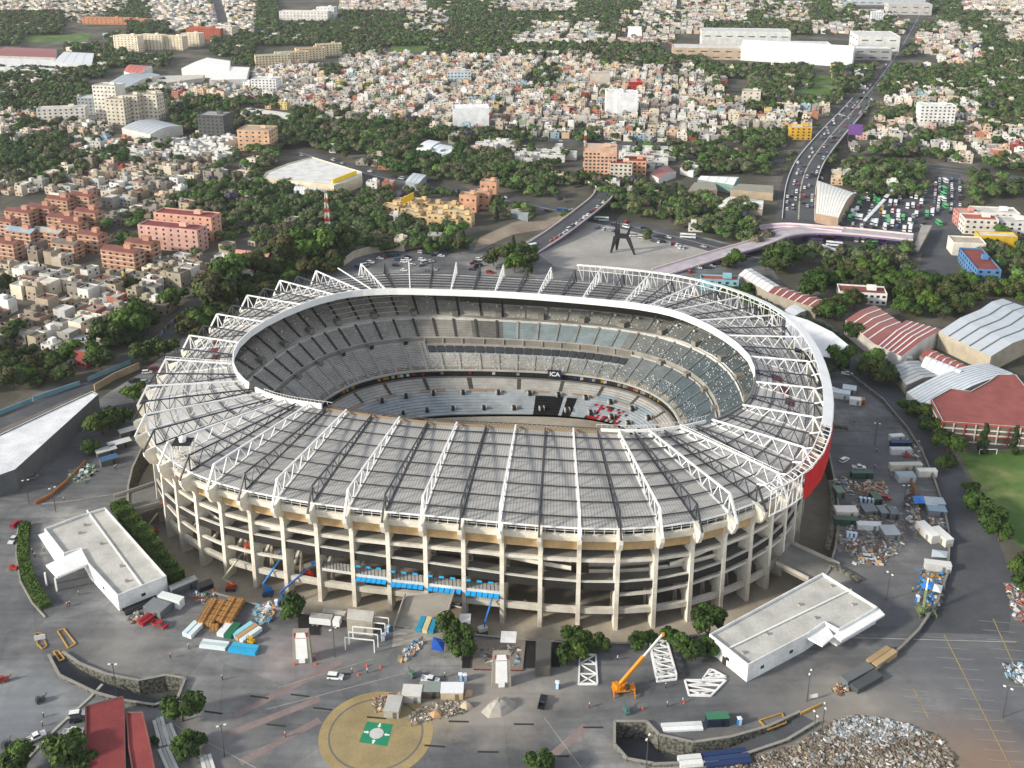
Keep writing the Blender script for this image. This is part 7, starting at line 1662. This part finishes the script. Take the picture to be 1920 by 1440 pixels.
debris('scrap_pile', [(360,1100),(395,1096),(408,1120),(392,1136),(358,1128)], 260, .9, [hx('e6e6e4'), hx('2f6f8f'), hx('3d6b4f'), hx('b94a2a'), hx('8f8f8c')], 'colourful scrap at the back of the left yard', .4, 1.6, hx('7a7670'))
debris('scrap_pile', [(1880,1245),(1925,1240),(1930,1290),(1890,1275)], 200, 1.2, [hx('dfe3e4'), hx('5a5f60'), hx('8fb0c0')], 'white and grey bags at the right edge car park', .6, 2.0)
debris('scrap_pile', [(1885,1090),(1925,1100),(1930,1170),(1900,1160)], 200, .7, [hx('cfd6da'), hx('8a8c8c'), hx('a85a48')], 'sheet metal scraps by the right edge trees', .5, 2.4)
debris('scrap_pile', [(1725,1065),(1775,1078),(1765,1130),(1735,1155),(1715,1130)], 300, .7, [hx('c98f3a'), hx('3f8fd0'), hx('e0e0dc'), hx('6a6c6c')], 'yellow and blue materials round the green crane', .4, 2.0, hx('7f7b75'))
debris('scrap_pile', [(128,882),(175,868),(182,885),(160,905),(130,905)], 200, .8, [hx('2f3336'), hx('2f9a5c'), hx('d8dadb'), hx('8d8f90')], 'dark scrap and green sheets in the left dark yard', .5, 2.2)
def mound(px, h, col, lab):
    P = px_poly(px); c = cent(P); mb = MB('paint'); rings = 7; r = random.Random(int(h * 10)); N = len(P); pts = []
    for k in range(rings + 1):
        f = 1 - k / rings; pts.append([V3(c + (p - c) * f * (1 + r.uniform(-.05, .05)), h * (1 - f * f) * r.uniform(.9, 1.05)) for p in P])
    for k in range(rings):
        for i in range(N): j = (i + 1) % N; mb.face([pts[k][i], pts[k][j], pts[k + 1][j], pts[k + 1][i]], vary(col, .05, r))
    tag(mb.build('sand_mound', off=c), lab, 'sand pile')
mound([(902,1335),(915,1322),(935,1310),(955,1308),(966,1318),(962,1332),(940,1345),(915,1348)], 3.0, hx('b3aca2'), 'pale grey gravel mound right of the rubble')
mound([(858,1328),(868,1318),(882,1318),(888,1328),(875,1334)], 1.8, hx('c4b39b'), 'small tan sand mound beside the rubble')
mound([(866,1300),(878,1292),(888,1296),(884,1306),(870,1308)], 1.2, hx('c2a685'), 'small orange sand mound by the white-topped hut')
mound([(800,1342),(815,1332),(830,1334),(828,1346),(812,1350)], 1.6, hx('c09b74'), 'little orange soil mound in the rubble')
# ---------------------------------------------------------------- vehicles
CC = [('white', hx('e9e9e8'), 8), ('silver', hx('b7b9bb'), 5), ('black', hx('1f2022'), 5), ('grey', hx('6d6f72'), 3), ('red', hx('9a1f22'), 3), ('blue', hx('2f4a7c'), 2)]
CCf = [c for c in CC for _ in range(c[2])]
PC = {k: make_car(k, {'car': 'parked_car', 'suv': 'parked_car', 'pickup': 'pickup_truck', 'van': 'van'}[k]) for k in PROF}; uc = set()
KC = {'car': 'car', 'suv': 'car', 'pickup': 'pickup', 'van': 'van'}
def put_car(kind, x, y, rz, col, label, z=0.0, group=None):
    f = kind not in uc; uc.add(kind); o = place(PC[kind], x, y, z, rz, label, group, col, first=f); o['category'] = KC[kind]; return o
for (x, y, k, a, c, l) in [(300,1174,'pickup',-25,hx('a81c22'),'bright red pickup beside the red racks'),(67,1386,'pickup',40,hx('ececea'),'white pickup at the diagonal kerb, bottom left'),(146,1343,'suv',12,hx('ececea'),'white car, upper one left of the red roof'),(148,1352,'suv',12,hx('222326'),'black car just under the white one by the red roof'),(138,1376,'pickup',6,hx('e6e4df'),'white pickup with wooden bed, left of the red roof'),(27,1014,'pickup',-95,hx('d9d9d6'),'white pickup on the left ring road by the hedge'),(629,1272,'suv',-6,hx('f0f0ee'),'white estate car near the left gate pylon'),(807,1278,'pickup',-14,hx('e9eaec'),'white pickup with blue door by the tin huts'),(1017,1320,'pickup',78,hx('1b1d24'),'black pickup with long load right of the gravel mound'),(1407,1388,'pickup',0,hx('c9c9c7'),'white-bedded pickup with dark red cab in the sunken road'),(1610,879,'pickup',-3,hx('eeeeec'),'white pickup in the upper right yard'),(1629,1048,'suv',-12,hx('c9cbcc'),'silver car at the lower end of the right yard'),(1659,936,'suv',-8,hx('a01d22'),'red car beside the yard tents'),(1583,865,'suv',40,hx('efefed'),'small white van-like car high in the right yard'),(1563,733,'suv',5,hx('eeeeec'),'white car parked close to the rim'),(1588,703,'pickup',-20,hx('e9e9e6'),'white truck with red bed on the ring road'),(62,897,'suv',30,hx('77797b'),'silver grey car beside the wedge hall'),(30,985,'suv',80,hx('a3202a'),'red and white vehicle at the left edge road'),(276,700,'suv',10,hx('ededeb'),'white car, left of two by the ochre wall'),(273,718,'suv',20,hx('a9adb0'),'silver car, lower one by the ochre wall'),(252,716,'pickup',38,hx('3b3d40'),'dark pickup by the ochre wall'),(291,694,'suv',15,hx('8a1a20'),'dark red car by the ochre wall'),(861,1138,'suv',-18,hx('ededec'),'white car under the stadium beside the bridge')]:
    z = ZB if l.endswith('beside the bridge') and 'under the stadium' in l else -4.5 if 'sunken' in l else 0.0
    p = W(x, y, z); put_car(k, p.x, p.y, R(a), c, l, z)
t = thing('dump_truck', 'white high-sided tipper truck behind the left gate pylon', 'truck', W(612,1172), R(-8))
mb = MB('clean'); mb.box(-1.6, 0, 1.0, 7.0, 2.6, 2.2, hx('e6e6e4')); mb.build('tipper_body', t); mb = MB('clean'); mb.box(3.6, 0, .7, 2.2, 2.4, 2.2, hx('eeeeec')); mb.build('cab', t); mb = MB('paint'); mb.box(-1.6, 0, 3.21, 6.6, 2.2, .05, hx('a9a6a0')); mb.build('load', t)
for x in (-4, -2.6, 3.4):
    for y in (-1.1, 1.1): wheel_mb(x, y, .5, .35).build('wheel', t)
# forklift
t = thing('forklift', 'yellow forklift beside the blue panels', 'forklift', W(471,1206), R(160)); mb = MB('metal'); mb.box(0, 0, .4, 2.2, 1.3, .9, hx('d9a81c')); mb.build('body', t)
mb = MB('metal')
for a in ((-.6, -.5), (.5, -.5), (.5, .5), (-.6, .5)): mb.bar((a[0], a[1], 1.2), (a[0], a[1], 2.2), .1, hx('2a2a2a'))
mb.box(0, 0, 2.15, 1.4, 1.2, .1, hx('d9a81c')); mb.build('cage', t); mb = MB('metal')
for s in (-.4, .4): mb.bar((1.2, s, .1), (1.2, s, 2.6), .14, hx('333333')); mb.bar((1.2, s, .2), (2.2, s, .15), .12, hx('333333'))
mb.build('mast', t)
for x in (-.7, .7):
    for y in (-.6, .6): wheel_mb(x, y, .32, .25).build('wheel', t)
# far cars
FC = [make_simple_car('car', 'parked_car'), make_simple_car('suv', 'parked_car'), make_simple_car('van', 'van')]; uf = set(); citems = []
rc = random.Random(77)
def far_car(x, y, z, rz, grp, where, k=None):
    k = rc.choice([0, 0, 1, 1, 2]) if k is None else k; n, c, _ = rc.choice(CCf)
    if k in uf: o = FC[k].copy(); S.collection.objects.link(o)
    else: o = FC[k]; uf.add(k)
    o.location = (x, y, z); o.rotation_euler = (0, 0, rz); o.color = (*vary(c, .1, rc), 1); o['category'] = 'van' if k == 2 else 'car'; o['group'] = grp; ky = (n, ['saloon car', 'tall car', 'van'][k], where); ORD[ky] = ORD.get(ky, 0) + 1; citems.append((o, ky, ORD[ky], z))
def crop_pts(ox, oy, sc, pts): return [(ox + x / sc, oy + y / sc) for x, y in pts]
park = crop_pts(480, 280, 4, [(1240,775),(1270,780),(1330,795),(1390,800),(930,820),(955,808),(1000,800),(1030,797),(1052,792),(1065,828),(1110,820),(1135,808),(1110,845),(1140,830),(860,850),(775,888),(815,875),(1050,872),(1110,908),(1170,868),(1240,872),(1245,830),(1268,855),(1310,840),(1290,910),(1335,905),(1625,855),(1650,842),(1675,828),(1720,825),(1620,902),(1642,888),(1670,875),(1755,925),(1825,895)])
for x, y in park: p = W(x, y + 1); far_car(p.x, p.y, 0, R(rc.choice([-12, -18, -8, 30])), 'cars parked behind the stadium', 'in the car park behind the left rim')
plz = crop_pts(960, 280, 4, [(645,590),(692,600),(730,607),(765,612),(890,642),(915,648),(980,665),(1010,672),(1040,675),(1080,685),(1105,694),(1125,695),(1190,712),(1220,714),(1240,720),(1262,737),(1290,740)])
for x, y in plz: p = W(x, y + 1); far_car(p.x, p.y, 0, R(rc.choice([-12, 60])), 'cars parked on the plaza', 'on the sculpture plaza')
for x, y in crop_pts(960, 280, 4, [(855,545),(1355,890),(1395,890),(1330,920),(1470,890),(1500,880),(1545,860),(1715,825),(1770,770),(990,592)]): p = W(x, y + 1); far_car(p.x, p.y, 0, R(rc.choice([-12, 5, 70])), 'cars by the lilac bridge', 'near the lilac bridge')
for k in range(15):
    i = 4 + k * .9; a = QV[int(i)]; b = QV[int(i) + 1]; d = (b - a).normalized(); o = Vector((-d.y, d.x, 0)); p = a.lerp(b, i % 1) - o * 5.2; far_car(p.x, p.y, p.z + .05, math.atan2(d.y, d.x), 'cars queuing on the viaduct', 'queuing on the viaduct')
def along(Q, offs, gap, y0, y1, grp, where, pr=.6, z=.06, cap=99):
    n = 0
    for k in range(len(Q) - 1):
        d = Q[k + 1] - Q[k]; L = d.length; d.normalize(); o = Vector((-d.y, d.x, 0)); s = 0
        while s < L:
            for q in offs:
                p = Q[k] + d * s + o * q; px, py = PX(p.x, p.y)
                if y0 < py < y1 and -5 < px < 1925 and rc.random() < pr and n < cap: far_car(p.x, p.y, z, math.atan2(d.y, d.x) + (math.pi if q > 0 else 0), grp, where); n += 1
            s += gap
for k in range(2, len(QB) - 1):
    for q in (-9, -5.8, -2.8, 2.8, 5.8, 9):
        if rc.random() < .42:
            d = QB[k + 1] - QB[k]; d.normalize(); o = Vector((-d.y, d.x, 0)); p = QB[k].lerp(QB[k + 1], rc.random()) + o * q; far_car(p.x, p.y, p.z + .1, math.atan2(d.y, d.x), 'cars on the boulevard', 'on the boulevard overpass')
along(Q1b, (-4, 4), 22, 60, 180, 'cars on the boulevard', 'on the far boulevard', .35, cap=16)
along([W(1478, 395), W(1482, 350)], (-3, 1), 9, 300, 440, 'cars on the boulevard', 'beside the overpass', .6, cap=12)
along(Q2, (-6, 6), 14, 230, 310, 'cars on the cross avenue', 'on the cross avenue', .4, cap=26)
along(Q3, (-5.5, 5.5), 14, 290, 640, 'cars on the curved avenue', 'on the curved avenue', .3, cap=26)
along(Q6, (-9, -6, 3, 8.8), 6.5, 335, 500, 'cars in the street beside the bus station', 'in the street beside the bus station', .75, cap=52)
lot = [(x, y) for x in (1540, 1532, 1524) for y in range(318, 395, 9)]
for x, y in lot[:20]: p = W(x, y); far_car(p.x, p.y, .06, R(95), 'cars beside the bus depot', 'beside the white bus depot')
for k in range(22): x, y = 1505 + (k % 11) * 4.4, 196 + (k // 11) * 6; p = W(x, y); far_car(p.x, p.y, 0, R(70), 'cars by the football fields', 'in the lot by the football fields')
for k in range(64):
    r_, s_ = k % 8, k // 8; x, y = 1572 + r_ * 22 + s_ * 4.6 + rc.uniform(-2, 2), 428 - s_ * 9.5 + rc.uniform(-2, 2)
    if y < 352 + (r_ - 4) * -1 or x > 1748 or rc.random() < .2: continue
    p = W(x, y); far_car(p.x, p.y, .06, R(68 + rc.uniform(-8, 8)), 'vehicles between the buses', 'between the bus bays', rc.choice([0, 2, 2]))
def order_labels(items):
    D = {}
    for o, ky in items: D.setdefault(ky, []).append(o)
    for ky, L in D.items():
        L.sort(key=lambda o: PX(*o.location)[0])
        for n, o in enumerate(L): o['label'] = ky if len(L) == 1 else ky + (', leftmost' if n == 0 else ', rightmost' if n == len(L) - 1 else ', %s from the left' % ordw(n + 1))
order_labels([(o, '%s %s %s' % ky) for o, ky, n, z in citems])
# buses
BU = [make_bus(10.5), make_bus(7.6, 'minibus')]; ub = set(); GNB = hx('4fae6a'); bi = {}
bl = crop_pts(1440, 280, 4, [(585,470),(680,415),(632,475),(665,460),(703,382),(752,375),(785,345),(800,375),(828,390),(640,505),(668,510),(695,515),(850,462),(868,490),(895,520),(915,405),(955,405),(1085,425),(1110,355),(1148,395),(975,478),(975,512),(1010,515),(905,545),(930,560),(875,582),(1060,545),(1065,600),(1020,602),(780,550),(808,555),(1110,490),(1190,485),(1230,478),(1045,430),(610,520)])
gr = {0, 1, 4, 7, 8, 9, 14, 22, 23, 32, 35}
def put_bus(k, x, y, rz, col, cn, where, z=.06):
    q = (cn, where); bi[q] = bi.get(q, 0) + 1; o = place(BU[k], x, y, z, rz, None, 'buses at the station' if 'station bays' in where else None, col, first=(k not in ub)); ub.add(k); o['category'] = 'bus'; o['_q'] = bi[q]; blist.append((o, q, bi[q]))
blist = []
for k, (x, y) in enumerate(bl):
    p = W(x, y + 2); g = k in gr; put_bus(0 if k % 3 == 0 else 1, p.x, p.y, R(68), GNB if g else hx('d8b03a') if k == 12 else hx('e9ebec'), 'green and white' if g else 'yellow' if k == 12 else 'white', 'in the station bays')
for x, y, a, c, cn, w2, k in [(820,312,0,GNB,'green','at the top of the bus station',0),(925,292,8,GNB,'green','at the top of the bus station',0),(978,288,6,GNB,'green','at the top of the bus station',0),(1055,308,-30,GNB,'green','at the top of the bus station',0),(495,716,-18,hx('ececee'),'white','below the lilac bridge',0),(660,680,75,hx('b9b3a8'),'grey','below the lilac bridge',1),(730,684,40,hx('d9d4c8'),'cream','below the lilac bridge',1),(778,716,20,hx('4cbf5c'),'bright green','below the lilac bridge',1),(1005,706,20,hx('6cc23a'),'lime green','below the lilac bridge',1),(480,652,-30,hx('c9a98c'),'tan','below the lilac bridge',1),(350,690,-14,hx('5a3f6c'),'purple','below the lilac bridge',0),(1330,240,88,hx('e9ebec'),'white','in the street beside the bus station',1),(1315,342,88,GNB,'green','in the street beside the bus station',1),(1312,378,88,hx('e9ebec'),'white','in the street beside the bus station',1),(1330,430,88,GNB,'green','in the street beside the bus station',1),(1280,556,88,GNB,'green','in the street beside the bus station',1),(1320,300,88,GNB,'green','in the street beside the bus station',1),(398,42,70,hx('e9ebec'),'white','on the boulevard',1)]:
    p = W(1440 + x / 4, 280 + y / 4 + 2); put_bus(k, p.x, p.y, R(a), c, cn, w2)
for x, y, a, c, cn, w2, k in [(670,528,-12,hx('cfe3d4'),'pale green','on the avenue by the sculpture',0),(1318,656,-12,hx('eceeef'),'white','on the avenue by the sculpture',0),(130,735,30,hx('e3ebe6'),'white','at the foot of the viaduct',0),(375,462,-10,hx('2a4f8c'),'blue','on the avenue left of the viaduct',1)]:
    p = W(960 + x / 4, 280 + y / 4 + 2); put_bus(k, p.x, p.y, R(a), c, cn, w2)
for o, q, n in blist: del o['_q']
order_labels([(o, '%s bus %s' % q) for o, q, n in blist])
# light rail train
p0, p1 = W(1534, 466), W(1604, 490); d = (p1 - p0).normalized(); a = math.atan2(d.y, d.x); t = thing('tram', 'white light rail train under the trees behind the bridge', 'tram', p0.lerp(p1, .5), a); L = (p1 - p0).length
for k in range(3):
    mb = MB('clean'); mb.box(-L / 2 + L * (k + .5) / 3, 0, .6, L / 3 - .6, 2.7, 2.8, hx('ecece8')); mb.build('carriage', t); mb = MB('glass'); mb.box(-L / 2 + L * (k + .5) / 3, 0, 1.7, L / 3 - 2, 2.76, .9, g3(.03), mat='glass'); mb.build('windows', t)

for k, r0 in PC.items():
    if k not in uc:
        for ch in list(r0.children): bpy.data.objects.remove(ch)
        bpy.data.objects.remove(r0)

# ---------------------------------------------------------------- extra yard clutter
YC = [hx(q) for q in ('dcdad4', 'b9b4a8', '8f8a80', 'c9a577', '6d7072', 'e6e6e3', '7f98a8', '86604e', '54585a')]
debris('scrap_pile', [(1700,820),(1722,822),(1738,868),(1712,866)], 160, .4, YC, 'odds and ends beside the navy container', .4, 2.0, hx('7d7974'))
debris('scrap_pile', [(1700,915),(1716,930),(1724,985),(1716,1010),(1702,980)], 320, .6, YC, 'line of timber and boards along the orange fence', .4, 2.4, hx('8a8074'))
debris('scrap_pile', [(1740,965),(1768,970),(1776,1000),(1750,1000)], 180, .5, YC, 'small items between the tarpaulins and twin cabins', .3, 1.8, hx('7d7974'))
debris('scrap_pile', [(1558,900),(1595,895),(1598,930),(1560,925)], 260, .6, YC, 'stacked materials beside the green container', .4, 2.0, hx('7d7974'))
debris('scrap_pile', [(1570,1010),(1640,1012),(1678,1040),(1655,1062),(1600,1058)], 420, .7, YC, 'pallets and sacks at the lower end of the yard cabins', .4, 2.0, hx('7d7974'))
debris('scrap_pile', [(240,1160),(262,1140),(318,1118),(330,1124),(286,1150),(250,1170)], 200, .4, YC, 'loose boards along the left white hall', .3, 2.0, hx('6d6a66'))
debris('scrap_pile', [(905,1215),(975,1215),(972,1250),(900,1250)], 240, .3, YC, 'sheets and planks lying on the red-edged foundation', .4, 2.2, hx('8d8379'))
debris('scrap_pile', [(1195,1052),(1245,1056),(1248,1075),(1198,1072)], 10, .1, YC, 'a few boards by the moat wall', .4, 1.0, hx('8d8379')) if False else None
debris('scrap_pile', [(1560,1295),(1600,1270),(1640,1240),(1652,1250),(1610,1290),(1575,1305)], 200, .7, YC, 'dark bins and pallets at the end of the outer wall', .4, 2.0, hx('6d6a66'))
t = thing('plywood_fence', 'orange plywood fence running down the right yard', 'fence', W(1712, 905)); FP = px_poly([(1700,878),(1704,900),(1716,925),(1720,960),(1722,1000)])
for k in range(4): mb = MB(); mb.bar(FP[k] + Vector((0, 0, 1)), FP[k + 1] + Vector((0, 0, 1)), .2, vary(hx('b5804a'), .1), h=2.0); mb.build('fence_panel', t, off=Vector(t.location))
# dark stalls under the trees by the left car park
for k, (x, y, L, c2, l) in enumerate([(225,838,9,'c9cccc','pale awning stall nearest the left rim'),(200,852,8,'b8bcbd','grey awning stall second from the left rim'),(240,815,7,'cfd1d0','white awning stall above the others at left'),(205,868,7,'3b5f86','small blue awning stall by the dark yard')]):
    cabin(x, y, L, 4, 2.4, 35, hx('6a6660'), hx(c2), l, 'market_stall', 'stall', 'awning stalls left of the stadium')
for k, (x, y, l) in enumerate([(552,1247,'left of the left pylon'),(592,1246,'right of the left pylon'),(688,1249,'in front of the portal frames'),(672,1266,'by the white estate car'),(1205,1330,'beside the crane, lower one'),(1282,1318,'below the triangular truss'),(1176,1333,'below the crane'),(714,1252,'by the scrap pile')]):
    p = W(x, y); t = thing('traffic_cone', 'orange traffic cone ' + l, 'cone', p, 0, 'orange traffic cones'); mb = MB('clean'); mb.lathe((0, 0, 0), [(.42, 0), (.42, .08), (.3, .1), (.05, 1.0)], hx('e2551c'), 10); mb.build('cone_body', t)

for (hall, pts) in (('left', [(160,985),(190,1020),(228,1062),(150,1000),(238,1090)]), ('right', [(1560,1100),(1600,1135),(1500,1135),(1440,1190),(1395,1225),(1530,1160)])):
    for k, (x, y) in enumerate(pts):
        p = W(x, y, 5.4); t = thing('roof_vent', ['first', 'second', 'third', 'fourth', 'fifth', 'sixth'][k] + ' small grey vent box from the far end on the %s white hall roof' % hall, 'vent', (p.x, p.y, 5.4), .4); mb = MB('clean'); mb.box(0, 0, 0, 1.0, .8, .5, hx('b9b7b1')); mb.build('vent_box', t); mb = MB('clean'); mb.box(0, 0, .5, 1.2, 1.0, .08, hx('8f8d88')); mb.build('vent_cap', t)

def kerb(pts, lab, col, name='kerb', h=.35, w=.35, closed=False, cat='kerb'):
    P = px_poly(pts); mb = MB(); wall_strip(mb, P, 0, h, col, 'paint', w, closed=closed); tag(mb.build(name, off=P[0]), lab, cat)
kerb([(66,1188),(78,1188),(88,1212),(80,1218),(70,1208)], 'small kerbed island with a white sign, far left', hx('b98f4a'), closed=True)
kerb([(108,1184),(120,1180),(142,1208),(128,1216)], 'yellow-kerbed traffic island above the sunken road, upper one', hx('c79a4e'), closed=True)
kerb([(100,1222),(110,1221),(121,1236),(112,1240)], 'yellow-kerbed traffic island above the sunken road, lower one', hx('c79a4e'), closed=True)
kerb([(192,1284),(168,1310),(128,1346),(92,1380),(40,1436)], 'long pale diagonal kerb left of the worn red flat roof', hx('b5b0a6'), w=.8)
kerb([(34,985),(30,1040),(38,1090),(60,1130),(85,1158)], 'pale curved kerb outside the trimmed hedge', hx('a8a296'), w=.5)
kerb([(1424,1352),(1466,1338),(1474,1356),(1440,1369)], 'yellow-kerbed island beside the sunken road, right', hx('c79a4e'), closed=True)
kerb([(1500,1341),(1540,1322)], 'short yellow barrier at the end of the sunken road', hx('c9a45c'), h=.9)
kerb([(160,868),(128,902),(96,930),(66,946)], 'long orange barrier along the road by the wedge hall', hx('c27a3e'), h=1.2, name='site_barrier', cat='barrier')
kerb([(78,946),(150,938),(238,924)], 'thin pale kerb across the dark yard, left', hx('a8a49c'))
kerb([(1560,806),(1635,808)], 'thin pale kerb across the upper right yard', hx('8f8c86'))
kerb([(1478,1112),(1530,1150)], 'low wall beside the right bridge', hx('8f8c86'), h=.8) if False else None
p = W(76, 1203); t = thing('sign_board', 'white board sign on the far left traffic island', 'sign', p, R(20)); mb = MB('clean'); mb.box(0, 0, .8, 3.2, .2, 1.7, hx('eeeeec')); mb.build('panel', t); mb = MB('metal'); mb.box(0, 0.05, 0, .3, .3, .8, hx('777777')); mb.build('post', t)
p = W(1525, 1312); t = thing('sign_board', 'small white sign by the lamp post near the right hall', 'sign', p, R(10)); mb = MB('clean'); mb.box(0, 0, .8, 2.4, .15, 1.2, hx('eeeeec')); mb.build('panel', t); mb = MB('metal'); mb.box(0, 0.05, 0, .2, .2, .8, hx('777777')); mb.build('post', t)
for k, (x, y, c2, l) in enumerate([(26,1068,'c23a2a','red compact loader at the upper left road'),(8,1278,'a03a30','red road machine at the left edge'),(76,1316,'4a4d50','dark cart near the left edge'),(12,1400,'4a4d50','black quad bike in the bottom left corner'),(1175,1336,'4d7a72','green handcart on the asphalt below the crane'),(773,1268,'5d7a6c','green skip trailer above the rubble camp'),(1700,858,'c2452f','red lift machine beside the long beige trailer')]):
    p = W(x, y); t = thing('site_machine', l, 'machine', p, R(25 * k)); mb = MB('metal'); mb.box(0, 0, .5, 2.6, 1.3, .7, hx(c2)); mb.box(-.5, 0, 1.2, 1.1, 1.1, .8, mul(hx(c2), .8)); mb.build('body', t); mb = MB('metal'); mb.bar((.9, 0, 1.0), (2.2, 0, 1.9), .25, mul(hx(c2), .7)); mb.build('arm', t)
    for a in (-.8, .8):
        for b in (-.6, .6): wheel_mb(a, b, .4, .28).build('wheel', t)

# ---------------------------------------------------------------- air
mb = MB(); mb.box(0, 3600, -17, 9000, 8000, 17 + 260, g3(1)); M['haze'] = bpy.data.materials.new("haze_air"); hm = M['haze']; hm.use_nodes = True
for nd in list(hm.node_tree.nodes):
    if nd.type != 'OUTPUT_MATERIAL': hm.node_tree.nodes.remove(nd)
pv = hm.node_tree.nodes.new("ShaderNodeVolumePrincipled"); pv.inputs["Color"].default_value = (.93, .95, 1, 1); pv.inputs["Density"].default_value = 0.000035; pv.inputs["Anisotropy"].default_value = 0.2
hm.node_tree.links.new(pv.outputs[0], [n for n in hm.node_tree.nodes if n.type == 'OUTPUT_MATERIAL'][0].inputs["Volume"])
mb.mats = ['haze']; tag(mb.build('haze'), 'thin pale haze over the city', 'haze', kind='stuff')
